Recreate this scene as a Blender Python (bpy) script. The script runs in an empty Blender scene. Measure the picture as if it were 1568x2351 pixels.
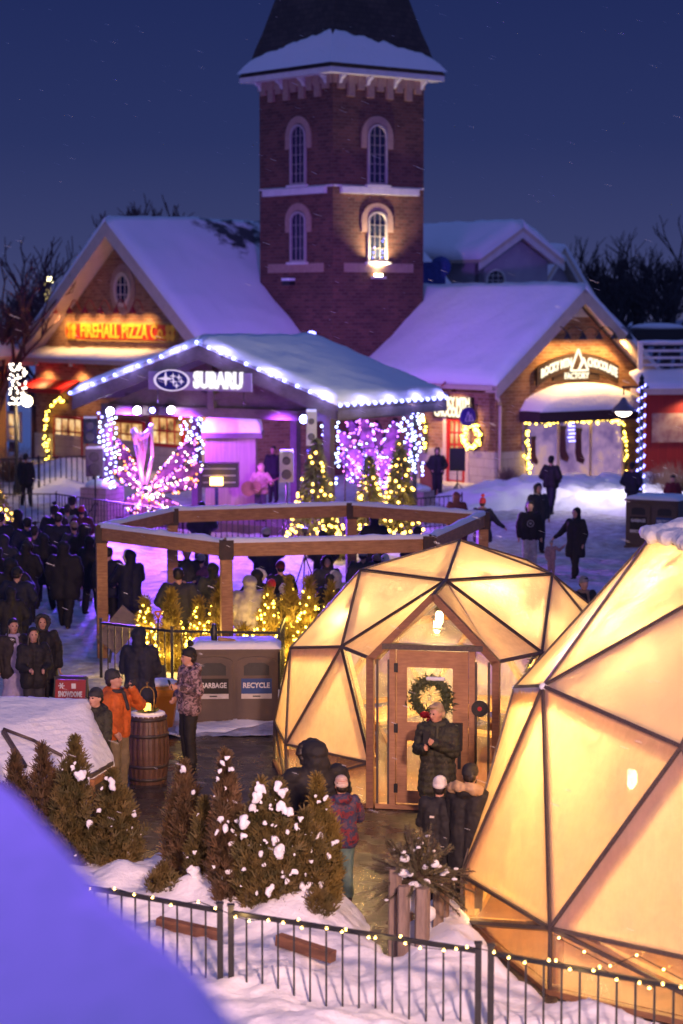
import bpy, math, random
from math import sin, cos, pi, radians as R, sqrt, atan2, tan
from mathutils import Vector as V, Matrix, noise
rnd = random.Random(7)
sc = bpy.context.scene
COL = sc.collection
# ---------------------------------------------------------------- camera model (metres; camera 6.6 m above the snow)
F, T, H = 5000.0, 0.0942, 6.6
cT, sT = cos(T), sin(T)
def ray(px, py):
    dx, dy = (px - 784) / F, -(py - 1175.5) / F
    return V((dx, cT + dy * sT, -sT + dy * cT))
O = V((0, 0, H))
def G(px, py, z=0.0):
    d = ray(px, py); return O + d * ((z - H) / d.z)
def At(px, py, Y):
    d = ray(px, py); return O + d * (Y / d.y)
# ---------------------------------------------------------------- materials
MATS = {}
def nodes(name):
    m = bpy.data.materials.new(name); m.use_nodes = True
    nt = m.node_tree; b = nt.nodes['Principled BSDF']; return m, nt, b
def coord(nt, kind='Object', scale=(1, 1, 1)):
    tc = nt.nodes.new('ShaderNodeTexCoord'); mp = nt.nodes.new('ShaderNodeMapping')
    mp.inputs['Scale'].default_value = scale
    nt.links.new(tc.outputs[kind], mp.inputs['Vector']); return mp.outputs['Vector']
def ntex(nt, vec, scale, detail=4, rough=.6):
    n = nt.nodes.new('ShaderNodeTexNoise'); n.inputs['Scale'].default_value = scale
    n.inputs['Detail'].default_value = detail; n.inputs['Roughness'].default_value = rough
    nt.links.new(vec, n.inputs['Vector']); return n.outputs['Fac']
def ramp(nt, fac, stops):
    r = nt.nodes.new('ShaderNodeValToRGB'); e = r.color_ramp.elements
    while len(e) < len(stops): e.new(.5)
    for el, (p, c) in zip(e, stops):
        el.position = p; el.color = (c[0], c[1], c[2], 1)
    nt.links.new(fac, r.inputs['Fac']); return r.outputs['Color']
def bump(nt, b, fac, strength, dist=.02):
    n = nt.nodes.new('ShaderNodeBump'); n.inputs['Strength'].default_value = strength; n.inputs['Distance'].default_value = dist
    nt.links.new(fac, n.inputs['Height']); nt.links.new(n.outputs['Normal'], b.inputs['Normal']); return n
def mat(name, c1, c2=None, scale=6, rough=.7, bmp=.2, dist=.01, kind='Object', stretch=(1, 1, 1), metal=0, detail=4, lo=.35, hi=.65, spec=None):
    if name in MATS: return MATS[name]
    m, nt, b = nodes(name)
    b.inputs['Roughness'].default_value = rough; b.inputs['Metallic'].default_value = metal
    if spec is not None: b.inputs['Specular IOR Level'].default_value = spec
    if c2 is None: c2 = tuple(x * .8 for x in c1)
    vec = coord(nt, kind, stretch); f = ntex(nt, vec, scale, detail)
    nt.links.new(ramp(nt, f, [(lo, c1), (hi, c2)]), b.inputs['Base Color'])
    if bmp: bump(nt, b, f, bmp, dist)
    MATS[name] = m; return m
def emit(name, col, s, sample=False):
    if name in MATS: return MATS[name]
    m = bpy.data.materials.new(name); m.use_nodes = True; nt = m.node_tree; nt.nodes.clear()
    e = nt.nodes.new('ShaderNodeEmission'); o = nt.nodes.new('ShaderNodeOutputMaterial')
    e.inputs['Color'].default_value = (*col, 1); e.inputs['Strength'].default_value = s
    nt.links.new(e.outputs[0], o.inputs[0])
    m.cycles.emission_sampling = 'AUTO' if sample else 'NONE'
    MATS[name] = m; return m
def brick(name, c1, c2, mortar, bw=.24, bh=.085):
    m, nt, b = nodes(name); b.inputs['Roughness'].default_value = .85
    vec = coord(nt, 'UV'); t = nt.nodes.new('ShaderNodeTexBrick')
    t.inputs['Scale'].default_value = 1; t.inputs['Brick Width'].default_value = bw; t.inputs['Row Height'].default_value = bh
    t.inputs['Mortar Size'].default_value = .009; t.inputs['Bias'].default_value = -.1
    t.inputs['Color1'].default_value = (*c1, 1); t.inputs['Color2'].default_value = (*c2, 1); t.inputs['Mortar'].default_value = (*mortar, 1)
    nt.links.new(vec, t.inputs['Vector'])
    f = ntex(nt, coord(nt, 'UV'), .9, 5); mx = nt.nodes.new('ShaderNodeMixRGB'); mx.blend_type = 'MULTIPLY'; mx.inputs['Fac'].default_value = .6
    nt.links.new(t.outputs['Color'], mx.inputs['Color1']); nt.links.new(ramp(nt, f, [(.3, (.6, .55, .55)), (.7, (1.15, 1.1, 1.05))]), mx.inputs['Color2'])
    nt.links.new(mx.outputs[0], b.inputs['Base Color'])
    bump(nt, b, t.outputs['Fac'], -.6, .01); MATS[name] = m; return m
def snowmat(name, col=(.80, .82, .86), scale=5, strength=.4, dist=.05, dirt=None):
    m, nt, b = nodes(name); b.inputs['Roughness'].default_value = .75; b.inputs['Specular IOR Level'].default_value = .25
    vec = coord(nt, 'Object'); f = ntex(nt, vec, scale, 8, .62)
    g = ntex(nt, vec, scale * .22, 3)
    if dirt: nt.links.new(ramp(nt, f, [(.3, dirt), (.62, col)]), b.inputs['Base Color'])
    else: b.inputs['Base Color'].default_value = (*col, 1)
    ad = nt.nodes.new('ShaderNodeMath'); ad.operation = 'ADD'; nt.links.new(f, ad.inputs[0]); nt.links.new(g, ad.inputs[1])
    bump(nt, b, ad.outputs[0], strength, dist); MATS[name] = m; return m
SNOW = snowmat('snow', scale=7, strength=.6, dist=.06)
ROOFSNOW = snowmat('roof_snow', scale=1.1, strength=.6, dist=.12)
def patchy_snow(name):
    """roof snow worn through to the dark shingles near the ridge beside the tower"""
    m, nt, b = nodes(name); b.inputs['Roughness'].default_value = .8
    g = nt.nodes.new('ShaderNodeNewGeometry'); d = nt.nodes.new('ShaderNodeVectorMath'); d.operation = 'DISTANCE'; nt.links.new(g.outputs['Position'], d.inputs[0]); d.inputs[1].default_value = (-4.2, 91.2, 9.4)
    f = ntex(nt, coord(nt, 'Object'), .75, 7, .68)
    k = nt.nodes.new('ShaderNodeMath'); k.operation = 'MULTIPLY_ADD'; k.inputs[1].default_value = .075; nt.links.new(d.outputs['Value'], k.inputs[0]); nt.links.new(f, k.inputs[2])
    nt.links.new(ramp(nt, k.outputs[0], [(.50, (.05, .045, .05)), (.62, (.8, .82, .86))]), b.inputs['Base Color'])
    bump(nt, b, f, .4, .08); MATS[name] = m; return m
TRAMPLED = snowmat('trampled_snow', (.62, .62, .68), scale=3.2, strength=1.0, dist=.12, dirt=(.30, .27, .28))
def patio_mat():
    m, nt, b = nodes('wet_paving'); vec = coord(nt, 'Object')
    t = nt.nodes.new('ShaderNodeTexBrick'); t.inputs['Scale'].default_value = 1; t.inputs['Brick Width'].default_value = .42; t.inputs['Row Height'].default_value = .28
    t.inputs['Mortar Size'].default_value = .012
    t.inputs['Color1'].default_value = (.060, .046, .038, 1); t.inputs['Color2'].default_value = (.040, .032, .028, 1); t.inputs['Mortar'].default_value = (.02, .017, .015, 1)
    nt.links.new(vec, t.inputs['Vector'])
    f = ntex(nt, coord(nt, 'Object', (1, 2.2, 1)), 2.2, 8, .7)
    mx = nt.nodes.new('ShaderNodeMixRGB'); nt.links.new(ramp(nt, f, [(.60, (0, 0, 0)), (.74, (1, 1, 1))]), mx.inputs['Fac'])
    nt.links.new(t.outputs['Color'], mx.inputs['Color1']); mx.inputs['Color2'].default_value = (.42, .40, .40, 1)
    nt.links.new(mx.outputs[0], b.inputs['Base Color'])
    f2 = ntex(nt, vec, 1.6, 5)
    nt.links.new(ramp(nt, f2, [(.4, (.16, .16, .16)), (.65, (.5, .5, .5))]), b.inputs['Roughness'])
    ad = nt.nodes.new('ShaderNodeMath'); ad.operation = 'SUBTRACT'; nt.links.new(ntex(nt, coord(nt, 'Object'), 9, 6), ad.inputs[0]); nt.links.new(t.outputs['Fac'], ad.inputs[1])
    bump(nt, b, ad.outputs[0], .45, .02); return m
PATIO = patio_mat()
def wood(name, c1, c2, rough=.6, grain=14):
    m, nt, b = nodes(name); b.inputs['Roughness'].default_value = rough
    f = ntex(nt, coord(nt, 'UV', (2.2, grain, 1)), 2.4, 6); k = ntex(nt, coord(nt, 'Object'), 3.5, 3)
    mx = nt.nodes.new('ShaderNodeMixRGB'); mx.blend_type = 'MULTIPLY'; mx.inputs['Fac'].default_value = .5
    nt.links.new(ramp(nt, f, [(.35, c1), (.65, c2)]), mx.inputs['Color1'])
    nt.links.new(ramp(nt, k, [(.35, (.65, .6, .55)), (.6, (1.1, 1.1, 1.1))]), mx.inputs['Color2'])
    nt.links.new(mx.outputs[0], b.inputs['Base Color']); bump(nt, b, f, .25, .006); MATS[name] = m; return m
def frosted(name, clear, tint=(.96, .86, .64)):
    """fogged, frosted glazing: translucent film over clear pane, patchy"""
    m = bpy.data.materials.new(name); m.use_nodes = True; nt = m.node_tree; nt.nodes.clear()
    o = nt.nodes.new('ShaderNodeOutputMaterial'); tr = nt.nodes.new('ShaderNodeBsdfTranslucent'); cl = nt.nodes.new('ShaderNodeBsdfTransparent')
    gl = nt.nodes.new('ShaderNodeBsdfGlossy'); df = nt.nodes.new('ShaderNodeBsdfDiffuse')
    tr.inputs['Color'].default_value = (*tint, 1); cl.inputs['Color'].default_value = (.97, .93, .85, 1)
    gl.inputs['Roughness'].default_value = .12; df.inputs['Color'].default_value = (.75, .74, .74, 1)
    v = coord(nt, 'Object'); f = ntex(nt, v, 1.1, 8, .68); f2 = ntex(nt, coord(nt, 'Object', (1, 1, .25)), 9, 5, .7)
    ad = nt.nodes.new('ShaderNodeMath'); ad.operation = 'MULTIPLY_ADD'; ad.inputs[1].default_value = .35; nt.links.new(f2, ad.inputs[0]); nt.links.new(f, ad.inputs[2])
    a = max(0, clear - .12); bb = min(1, clear * 1.8)
    fac = ramp(nt, ad.outputs[0], [(.45, (a, a, a)), (.80, (bb, bb, bb))])
    mm = nt.nodes.new('ShaderNodeMixShader'); nt.links.new(fac, mm.inputs[0])
    m0 = nt.nodes.new('ShaderNodeMixShader'); m0.inputs[0].default_value = .24; nt.links.new(tr.outputs[0], m0.inputs[1]); nt.links.new(df.outputs[0], m0.inputs[2])
    nt.links.new(m0.outputs[0], mm.inputs[1]); nt.links.new(cl.outputs[0], mm.inputs[2])
    m2 = nt.nodes.new('ShaderNodeMixShader'); m2.inputs[0].default_value = .05
    nt.links.new(mm.outputs[0], m2.inputs[1]); nt.links.new(gl.outputs[0], m2.inputs[2]); nt.links.new(m2.outputs[0], o.inputs[0])
    bn = nt.nodes.new('ShaderNodeBump'); bn.inputs['Strength'].default_value = .3; bn.inputs['Distance'].default_value = .02; nt.links.new(f2, bn.inputs['Height'])
    nt.links.new(bn.outputs[0], tr.inputs['Normal']); nt.links.new(bn.outputs[0], gl.inputs['Normal'])
    return m
FROST = frosted('frosted_panel', .05); FROST_MID = frosted('fogged_panel', .24, (.96, .76, .50)); CLEARISH = frosted('clear_panel', .72)
def darkglass(name='dark_glass', c=(.02, .025, .05)):
    m, nt, b = nodes(name); b.inputs['Base Color'].default_value = (*c, 1); b.inputs['Roughness'].default_value = .08; return m
DGLASS = darkglass()
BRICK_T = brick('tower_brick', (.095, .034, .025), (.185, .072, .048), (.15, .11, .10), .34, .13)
BRICK_P = brick('wall_brick', (.22, .10, .055), (.38, .20, .11), (.36, .28, .2), .36, .13)
STONEBLK = brick('stone_block', (.42, .38, .33), (.5, .46, .4), (.25, .22, .2), .7, .33)
PILLARST = brick('pillar_stone', (.45, .38, .36), (.38, .3, .3), (.2, .17, .16), .35, .16)
PALEBRK = mat('pale_brick_trim', (.34, .2, .15), (.42, .27, .2), 8)
WHITE = mat('white_paint', (.72, .68, .64), (.62, .58, .55), 3, .6, .1)
CREAM = mat('cream_paint', (.62, .5, .38), (.55, .44, .33), 3, .6, .1)
BLACK = mat('black_metal', (.012, .012, .014), (.02, .02, .022), 20, .45, .1)
GASKET = mat('gasket', (.10, .072, .062), (.05, .036, .034), 40, .55, .4, .004)
RED = mat('red_paint', (.42, .012, .015), (.34, .012, .015), 5, .5, .1)
REDSID = mat('red_siding', (.33, .02, .018), (.22, .014, .012), 2, .6, .3, .02, 'UV', (9, .1, 1))
SHINGLE = brick('shingle', (.05, .038, .035), (.075, .055, .05), (.02, .015, .015), .3, .22)
TIMBER = wood('cedar_timber', (.46, .23, .09), (.30, .14, .055))
YTIMBER = wood('pine_timber', (.62, .36, .13), (.50, .28, .10))
DTIMBER = wood('stained_timber', (.26, .12, .06), (.18, .08, .045))
DOORWOOD = wood('door_wood', (.42, .22, .11), (.33, .165, .085))
GREYWOOD = wood('grey_timber', (.13, .10, .095), (.09, .07, .065))
FOLI = mat('cedar_foliage', (.14, .095, .026), (.06, .055, .016), 5, .7, 0, kind='Object', detail=2)
FOLI2 = mat('rust_foliage', (.12, .065, .028), (.055, .038, .016), 6, .7, 0, detail=2)
SPRUCE = mat('spruce_needles', (.045, .06, .025), (.09, .10, .045), 5, .7, 0, detail=2)
BARK = mat('bark', (.10, .065, .05), (.06, .04, .03), 12, .9, .4)
BARE = mat('bare_twigs', (.055, .045, .05), (.035, .03, .035), 12, .9, 0)
GREYBIN = mat('taupe_plastic', (.10, .066, .05), (.085, .056, .044), 8, .5, .1)
SKIN = mat('skin', (.55, .30, .21), (.50, .26, .18), 9, .55, .05)
# ---------------------------------------------------------------- mesh building
MW = {}
def mw(o): return MW.get(o.name, Matrix.Identity(4))
def tag(o, label=None, cat=None, group=None, kind=None):
    if label: o['label'] = label
    if cat: o['category'] = cat
    if group: o['group'] = group
    if kind: o['kind'] = kind
    return o
def thing(name, label, cat, loc=(0, 0, 0), rz=0, group=None):
    o = bpy.data.objects.new(name, None); COL.objects.link(o); o.empty_display_size = .2
    o.location = loc; o.rotation_euler = (0, 0, rz); MW[o.name] = Matrix.Translation(V(loc)) @ Matrix.Rotation(rz, 4, 'Z')
    return tag(o, label, cat, group)
class MB:
    def __init__(s): s.v = []; s.f = []; s.sm = []
    def add(s, vs, fs, smooth=False):
        n = len(s.v); s.v += [V(v) for v in vs]
        for f in fs: s.f.append([i + n for i in f]); s.sm.append(smooth)
        return s
    def ext(s, pts, vec):
        pts = [V(p) for p in pts]; vec = V(vec); n = len(pts)
        nr = V((0, 0, 0))
        for i in range(n): nr += (pts[i] - pts[0]).cross(pts[(i + 1) % n] - pts[0])
        if nr.dot(vec) > 0: pts.reverse()
        vs = pts + [p + vec for p in pts]
        fs = [list(range(n)), list(range(2 * n - 1, n - 1, -1))]
        fs += [[(i + 1) % n, i, i + n, (i + 1) % n + n] for i in range(n)]
        return s.add(vs, fs)
    def box(s, c, d, m=None):
        c = V(c); x, y, z = d[0] / 2, d[1] / 2, d[2] / 2
        vs = [V((i * x, j * y, k * z)) for k in (-1, 1) for j in (-1, 1) for i in (-1, 1)]
        if m is not None: vs = [m @ v for v in vs]
        return s.add([c + v for v in vs], [(0, 2, 3, 1), (4, 5, 7, 6), (0, 1, 5, 4), (2, 6, 7, 3), (0, 4, 6, 2), (1, 3, 7, 5)])
    def beam(s, p, q, w, h, up=(0, 0, 1)):
        p, q = V(p), V(q); d = q - p
        if d.length < 1e-6: return s
        d.normalize(); x = d.cross(V(up))
        if x.length < 1e-3: x = d.cross(V((1, 0, 0)))
        x.normalize(); y = x.cross(d).normalized()
        return s.ext([p + x * a * w / 2 + y * b * h / 2 for a, b in ((-1, -1), (1, -1), (1, 1), (-1, 1))], q - p)
    def tube(s, p, q, r1, r2=None, n=8, smooth=True):
        p, q = V(p), V(q); r2 = r1 if r2 is None else r2; d = (q - p)
        if d.length < 1e-6: return s
        d.normalize(); x = d.orthogonal().normalized(); y = d.cross(x)
        vs = [p + (x * cos(2 * pi * i / n) + y * sin(2 * pi * i / n)) * r1 for i in range(n)] + [q + (x * cos(2 * pi * i / n) + y * sin(2 * pi * i / n)) * r2 for i in range(n)]
        s.add(vs, [[i, (i + 1) % n, (i + 1) % n + n, i + n] for i in range(n)], smooth)
        k = len(s.v) - 2 * n
        s.f.append([k + i for i in range(n - 1, -1, -1)]); s.f.append([k + n + i for i in range(n)]); s.sm += [False, False]
        return s
    def path(s, pts, r, n=6):
        for a, b in zip(pts, pts[1:]): s.tube(a, b, r, r, n)
        return s
    def lathe(s, c, prof, n=20, smooth=True):
        c = V(c); k = len(prof)
        vs = [c + V((r * cos(2 * pi * i / n), r * sin(2 * pi * i / n), z)) for i in range(n) for r, z in prof]
        fs = [[i * k + j, ((i + 1) % n) * k + j, ((i + 1) % n) * k + j + 1, i * k + j + 1] for i in range(n) for j in range(k - 1)]
        s.add(vs, fs, smooth)
        b = len(s.v) - len(vs)
        s.f.append([b + i * k for i in range(n - 1, -1, -1)]); s.f.append([b + i * k + k - 1 for i in range(n)]); s.sm += [False, False]
        return s
    def ball(s, c, r, n=8, sc3=(1, 1, 1)):
        c = V(c); m = max(3, n // 2 + 1); vs = [c + V((0, 0, -r * sc3[2]))]
        for j in range(1, m):
            t = -pi / 2 + pi * j / m
            vs += [c + V((r * sc3[0] * cos(t) * cos(2 * pi * i / n), r * sc3[1] * cos(t) * sin(2 * pi * i / n), r * sc3[2] * sin(t))) for i in range(n)]
        vs.append(c + V((0, 0, r * sc3[2]))); L = len(vs) - 1; fs = []
        for i in range(n):
            fs.append([0, 1 + (i + 1) % n, 1 + i]); fs.append([L, L - n + i, L - n + (i + 1) % n])
            for j in range(m - 2):
                a = 1 + j * n; fs.append([a + i, a + (i + 1) % n, a + n + (i + 1) % n, a + n + i])
        return s.add(vs, fs, True)
    def mesh(s, name, m):
        me = bpy.data.meshes.new(name); me.from_pydata([tuple(v) for v in s.v], [], s.f)
        me.polygons.foreach_set('use_smooth', s.sm)
        uv = me.uv_layers.new(name='UVMap').data
        vs = me.vertices
        for p in me.polygons:
            n = p.normal
            t = V((-n.y, n.x, 0))
            if t.length < .05: t = V((1, 0, 0))
            t.normalize(); b = n.cross(t)
            for li in p.loop_indices:
                c = vs[me.loops[li].vertex_index].co; uv[li].uv = (c.dot(t), c.dot(b))
        if m: me.materials.append(m)
        return me
    def build(s, name, m, parent=None, origin=None):
        if parent is not None:
            inv = mw(parent).inverted(); 
            s.v = [inv @ v for v in s.v]
            o = bpy.data.objects.new(name, s.mesh(name, m)); COL.objects.link(o); o.parent = parent; MW[o.name] = mw(parent); return o
        if origin is None:
            xs = [v.x for v in s.v]; ys = [v.y for v in s.v]; zs = [v.z for v in s.v]
            origin = ((min(xs) + max(xs)) / 2, (min(ys) + max(ys)) / 2, min(zs))
        og = V(origin); s.v = [v - og for v in s.v]
        o = bpy.data.objects.new(name, s.mesh(name, m)); COL.objects.link(o); o.location = og; MW[o.name] = Matrix.Translation(og); return o
def put(name, me, m, parent, loc=(0, 0, 0), rz=0, scale=1):
    """place a ready mesh (shared data) with its own material slot"""
    o = bpy.data.objects.new(name, me); COL.objects.link(o); o.parent = parent
    o.location = loc; o.rotation_euler = (0, 0, rz); o.scale = (scale,) * 3 if not hasattr(scale, '__len__') else scale
    if m is not None:
        if not me.materials: me.materials.append(m)
        o.material_slots[0].link = 'OBJECT'; o.material_slots[0].material = m
    return o
# implicit body / snow-lump builder: union of capsules and ellipsoids -> one continuous surface
def blob(prims, vox=.02, sm=3, fold=0, ridge=0, seed=0):
    b = MB()
    for p in prims:
        if p[0] == 'c':
            _, a, c, r1, r2 = p; a, c = V(a), V(c); d = c - a; L = d.length
            if L < 1e-5: b.ball(a, r1, 12); continue
            d.normalize(); x = d.orthogonal().normalized(); y = d.cross(x); n = 12; rings = []
            for t in (-90, -60, -30, 0): rings.append((a + d * r1 * sin(R(t)), r1 * cos(R(t))))
            for t in (0, 30, 60, 90): rings.append((c + d * r2 * sin(R(t)), r2 * cos(R(t))))
            vs = [q + (x * cos(2 * pi * i / n) + y * sin(2 * pi * i / n)) * max(r, 1e-4) for q, r in rings for i in range(n)]
            fs = [[j * n + i, j * n + (i + 1) % n, (j + 1) * n + (i + 1) % n, (j + 1) * n + i] for j in range(7) for i in range(n)]
            fs += [list(range(n - 1, -1, -1)), [7 * n + i for i in range(n)]]
            b.add(vs, fs)
        else:
            b.ball(p[1], 1, 14, p[2])
    me = bpy.data.meshes.new('t'); me.from_pydata([tuple(v) for v in b.v], [], b.f)
    o = bpy.data.objects.new('t', me); COL.objects.link(o)
    m = o.modifiers.new('r', 'REMESH'); m.mode = 'VOXEL'; m.voxel_size = vox; m.use_smooth_shade = True
    if sm: s2 = o.modifiers.new('s', 'SMOOTH'); s2.iterations = sm; s2.factor = .5
    dg = bpy.context.evaluated_depsgraph_get(); dg.update()
    out = bpy.data.meshes.new_from_object(o.evaluated_get(dg))
    bpy.data.objects.remove(o); bpy.data.meshes.remove(me)
    if fold or ridge:
        ns = [v.normal.copy() for v in out.vertices]
        for v, n in zip(out.vertices, ns):
            k = 0
            if fold: k += fold * noise.noise(V((v.co.x * 9 + seed, v.co.y * 9, v.co.z * 5))) + fold * .5 * noise.noise(v.co * 22)
            if ridge: k += ridge * abs(sin(v.co.z * 38))
            v.co += n * k
    for p in out.polygons: p.use_smooth = True
    return out
# flat facade helper: s along the wall, z up, d out of the wall
class Fac:
    def __init__(s, p0, t, n): s.p = V((p0[0], p0[1], 0)); s.t = V((t[0], t[1], 0)).normalized(); s.n = V((n[0], n[1], 0)).normalized()
    def P(s, a, z, d=0): return s.p + s.t * a + s.n * d + V((0, 0, z))
    def px(s, x, y):
        d = ray(x, y); k = (s.p - O).dot(s.n) / d.dot(s.n); q = O + d * k
        return (q - s.p).dot(s.t), q.z
    def box(s, mb, s0, s1, z0, z1, d0, d1): return mb.ext([s.P(s0, z0, d0), s.P(s1, z0, d0), s.P(s1, z1, d0), s.P(s0, z1, d0)], s.n * (d1 - d0))
    def poly(s, mb, pts, d0, d1): return mb.ext([s.P(a, z, d0) for a, z in pts], s.n * (d1 - d0))
    def arc(s, cs, cz, r, rz, a0=0, a1=180, n=14): return [(cs + r * cos(R(a0 + (a1 - a0) * i / n)), cz + rz * sin(R(a0 + (a1 - a0) * i / n))) for i in range(n + 1)]
def text_mesh(txt, size, ext=.01, shear=0, bold=0, width=1.0, curve=0):
    c = bpy.data.curves.new('t', 'FONT'); c.body = txt; c.size = size; c.extrude = ext; c.align_x = 'CENTER'; c.align_y = 'CENTER'; c.offset = bold; c.resolution_u = 2
    o = bpy.data.objects.new('t', c); COL.objects.link(o); dg = bpy.context.evaluated_depsgraph_get(); dg.update()
    me = bpy.data.meshes.new_from_object(o.evaluated_get(dg)); bpy.data.objects.remove(o)
    for v in me.vertices:
        v.co.x *= width
        if curve: v.co.y -= curve * v.co.x ** 2
    me.materials.clear(); return me
def put_text(name, txt, size, m, parent, fac, s, z, d, w=None, **k):
    me = text_mesh(txt, size, **k)
    if w:
        xs = [v.co.x for v in me.vertices]; kk = w / (max(xs) - min(xs)); mid = (max(xs) + min(xs)) / 2
        for v in me.vertices: v.co.x = (v.co.x - mid) * kk
    t, n = fac.t, fac.n
    right = t if t.cross(n).z < 0 else -t      # reading direction seen from outside
    M = Matrix((( right.x, 0, n.x, 0), (right.y, 0, n.y, 0), (0, 1, 0, 0), (0, 0, 0, 1)))
    M = Matrix.Translation(fac.P(s, z, d)) @ M
    M = mw(parent).inverted() @ M
    for v in me.vertices: v.co = M @ v.co
    me.materials.append(m)
    o = bpy.data.objects.new(name, me); COL.objects.link(o); o.parent = parent; MW[o.name] = mw(parent); return o
def light(name, kind, loc, energy, col, parent=None, size=.1, target=None, spot=60, blend=.5):
    l = bpy.data.lights.new(name, kind); l.energy = energy; l.color = col
    if kind == 'AREA': l.size = size
    else: l.shadow_soft_size = size
    if kind == 'SPOT': l.spot_size = R(spot); l.spot_blend = blend
    o = bpy.data.objects.new(name, l); COL.objects.link(o)
    M = Matrix.Translation(V(loc))
    if target is not None: M = M @ (V(target) - V(loc)).to_track_quat('-Z', 'Y').to_matrix().to_4x4()
    if parent is not None: o.parent = parent; M = mw(parent).inverted() @ M
    o.matrix_local = M; return o
BULBS = {}
def bulbs(root, pts, m, r=.03, name='bulb'):
    key = round(r, 4)
    if key not in BULBS: BULBS[key] = MB().ball((0, 0, 0), r, 6).mesh('bulb', None)
    me = BULBS[key]; inv = mw(root).inverted()
    if not me.materials: me.materials.append(m)
    for p in pts[:100]:
        o = bpy.data.objects.new(name, me); COL.objects.link(o); o.parent = root; o.location = inv @ V(p)
        o.material_slots[0].link = 'OBJECT'; o.material_slots[0].material = m
    if len(pts) > 100:
        b = MB()
        for p in pts[100:]: b.ball(p, r, 6)
        tag(b.build('bulbs', m, root), kind='stuff')
WB = emit('warm_bulb', (1, .60, .16), 12); YB = emit('yellow_bulb', (1, .64, .07), 13); BB = emit('blue_bulb', (.20, .20, 1), 9)
CB = emit('cool_bulb', (.50, .66, 1), 6); PB = emit('pink_bulb', (1, .22, .75), 3.2); WHB = emit('white_bulb', (1, .82, .66), 6); VB = emit('violet_bulb', (.40, .12, 1), 6)
AMB = emit('amber_bulb', (1, .30, .06), 4)
# ---------------------------------------------------------------- camera, sky, render
cam = bpy.data.cameras.new('camera'); co = bpy.data.objects.new('camera', cam); COL.objects.link(co); sc.camera = co
co.location = O; co.rotation_euler = (pi / 2 - T, 0, 0)
cam.sensor_fit = 'VERTICAL'; cam.sensor_height = 36; cam.lens = F / 2351 * 36; cam.clip_end = 2000; cam.clip_start = .1
cam.dof.use_dof = True; cam.dof.focus_distance = 28.5; cam.dof.aperture_fstop = 1.5
sc.render.engine = 'CYCLES'; sc.cycles.use_denoising = True; sc.cycles.max_bounces = 7; sc.cycles.transparent_max_bounces = 10
sc.cycles.sample_clamp_indirect = 4; sc.cycles.diffuse_bounces = 3; sc.cycles.caustics_reflective = False; sc.cycles.caustics_refractive = False
sc.view_settings.view_transform = 'Standard'; sc.view_settings.look = 'None'; sc.view_settings.gamma = 1; sc.view_settings.exposure = 0.42
w = bpy.data.worlds.new('World'); sc.world = w; w.use_nodes = True; nt = w.node_tree; bg = nt.nodes['Background']
tc = nt.nodes.new('ShaderNodeTexCoord'); sp = nt.nodes.new('ShaderNodeSeparateXYZ'); nt.links.new(tc.outputs['Generated'], sp.inputs[0])
# dusk: deep blue ahead, the last brighter twilight behind the camera
skyramp = ramp(nt, sp.outputs['Z'], [(0, (.047, .050, .125)), (.02, (.033, .040, .118)), (.075, (.017, .025, .092)), (.14, (.011, .018, .078)), (.35, (.022, .045, .15)), (.8, (.045, .085, .30))])
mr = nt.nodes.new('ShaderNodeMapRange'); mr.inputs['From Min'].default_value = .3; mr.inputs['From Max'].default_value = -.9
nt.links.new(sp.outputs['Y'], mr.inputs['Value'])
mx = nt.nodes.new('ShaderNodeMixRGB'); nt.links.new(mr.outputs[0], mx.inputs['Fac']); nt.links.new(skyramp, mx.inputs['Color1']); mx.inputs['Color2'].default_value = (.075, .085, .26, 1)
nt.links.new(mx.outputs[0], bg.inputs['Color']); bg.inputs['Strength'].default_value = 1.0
# ---------------------------------------------------------------- ground
def struct(o): return tag(o, kind='structure')
def grid(x0, x1, y0, y1, nx, ny, fn, clip=None):
    b = MB(); vs = []; hs = []
    for j in range(ny + 1):
        for i in range(nx + 1):
            x = x0 + (x1 - x0) * i / nx; y = y0 + (y1 - y0) * j / ny; h = fn(x, y); hs.append(h); vs.append((x, y, h))
    fs = []
    for j in range(ny):
        for i in range(nx):
            q = [j * (nx + 1) + i, j * (nx + 1) + i + 1, (j + 1) * (nx + 1) + i + 1, (j + 1) * (nx + 1) + i]
            if clip is None or max(hs[k] for k in q) > clip: fs.append(q)
    return b.add(vs, fs, True)
def fbm(x, y, s, o=4, z=0): 
    a = 0; k = 1
    for i in range(o): a += k * noise.noise(V((x * s, y * s, z))); s *= 2.03; k *= .5
    return a
b = MB(); b.add([(-700, -60, -.06), (700, -60, -.06), (700, 900, -.06), (-700, 900, -.06)], [(0, 1, 2, 3)])
struct(b.build('ground', SNOW, origin=(0, 0, -.06)))
struct(grid(-14, 16, 33, 92, 150, 330, lambda x, y: .03 + .05 * fbm(x, y, 1.3) + .035 * fbm(x, y, 4)).build('plaza_snow', TRAMPLED, origin=(0, 0, 0)))
pat = [G(x, y) for x, y in ((180, 1665), (640, 1655), (1300, 1600), (1400, 1900), (1250, 2400), (300, 2400), (60, 1900))]
b = MB(); b.add([(p.x, p.y, .012) for p in pat], [tuple(range(len(pat)))]); 
o = struct(b.build('patio_paving', PATIO, origin=(0, 28, 0)))
struct(grid(-9, -1.9, 22, 36, 60, 100, lambda x, y: .03 + .04 * fbm(x, y, 1.5) - max(0, (x + 3.1) * .25) if y < 33.4 else -.05, clip=.013).build('path_snow', TRAMPLED, origin=(0, 0, 0)))
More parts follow.
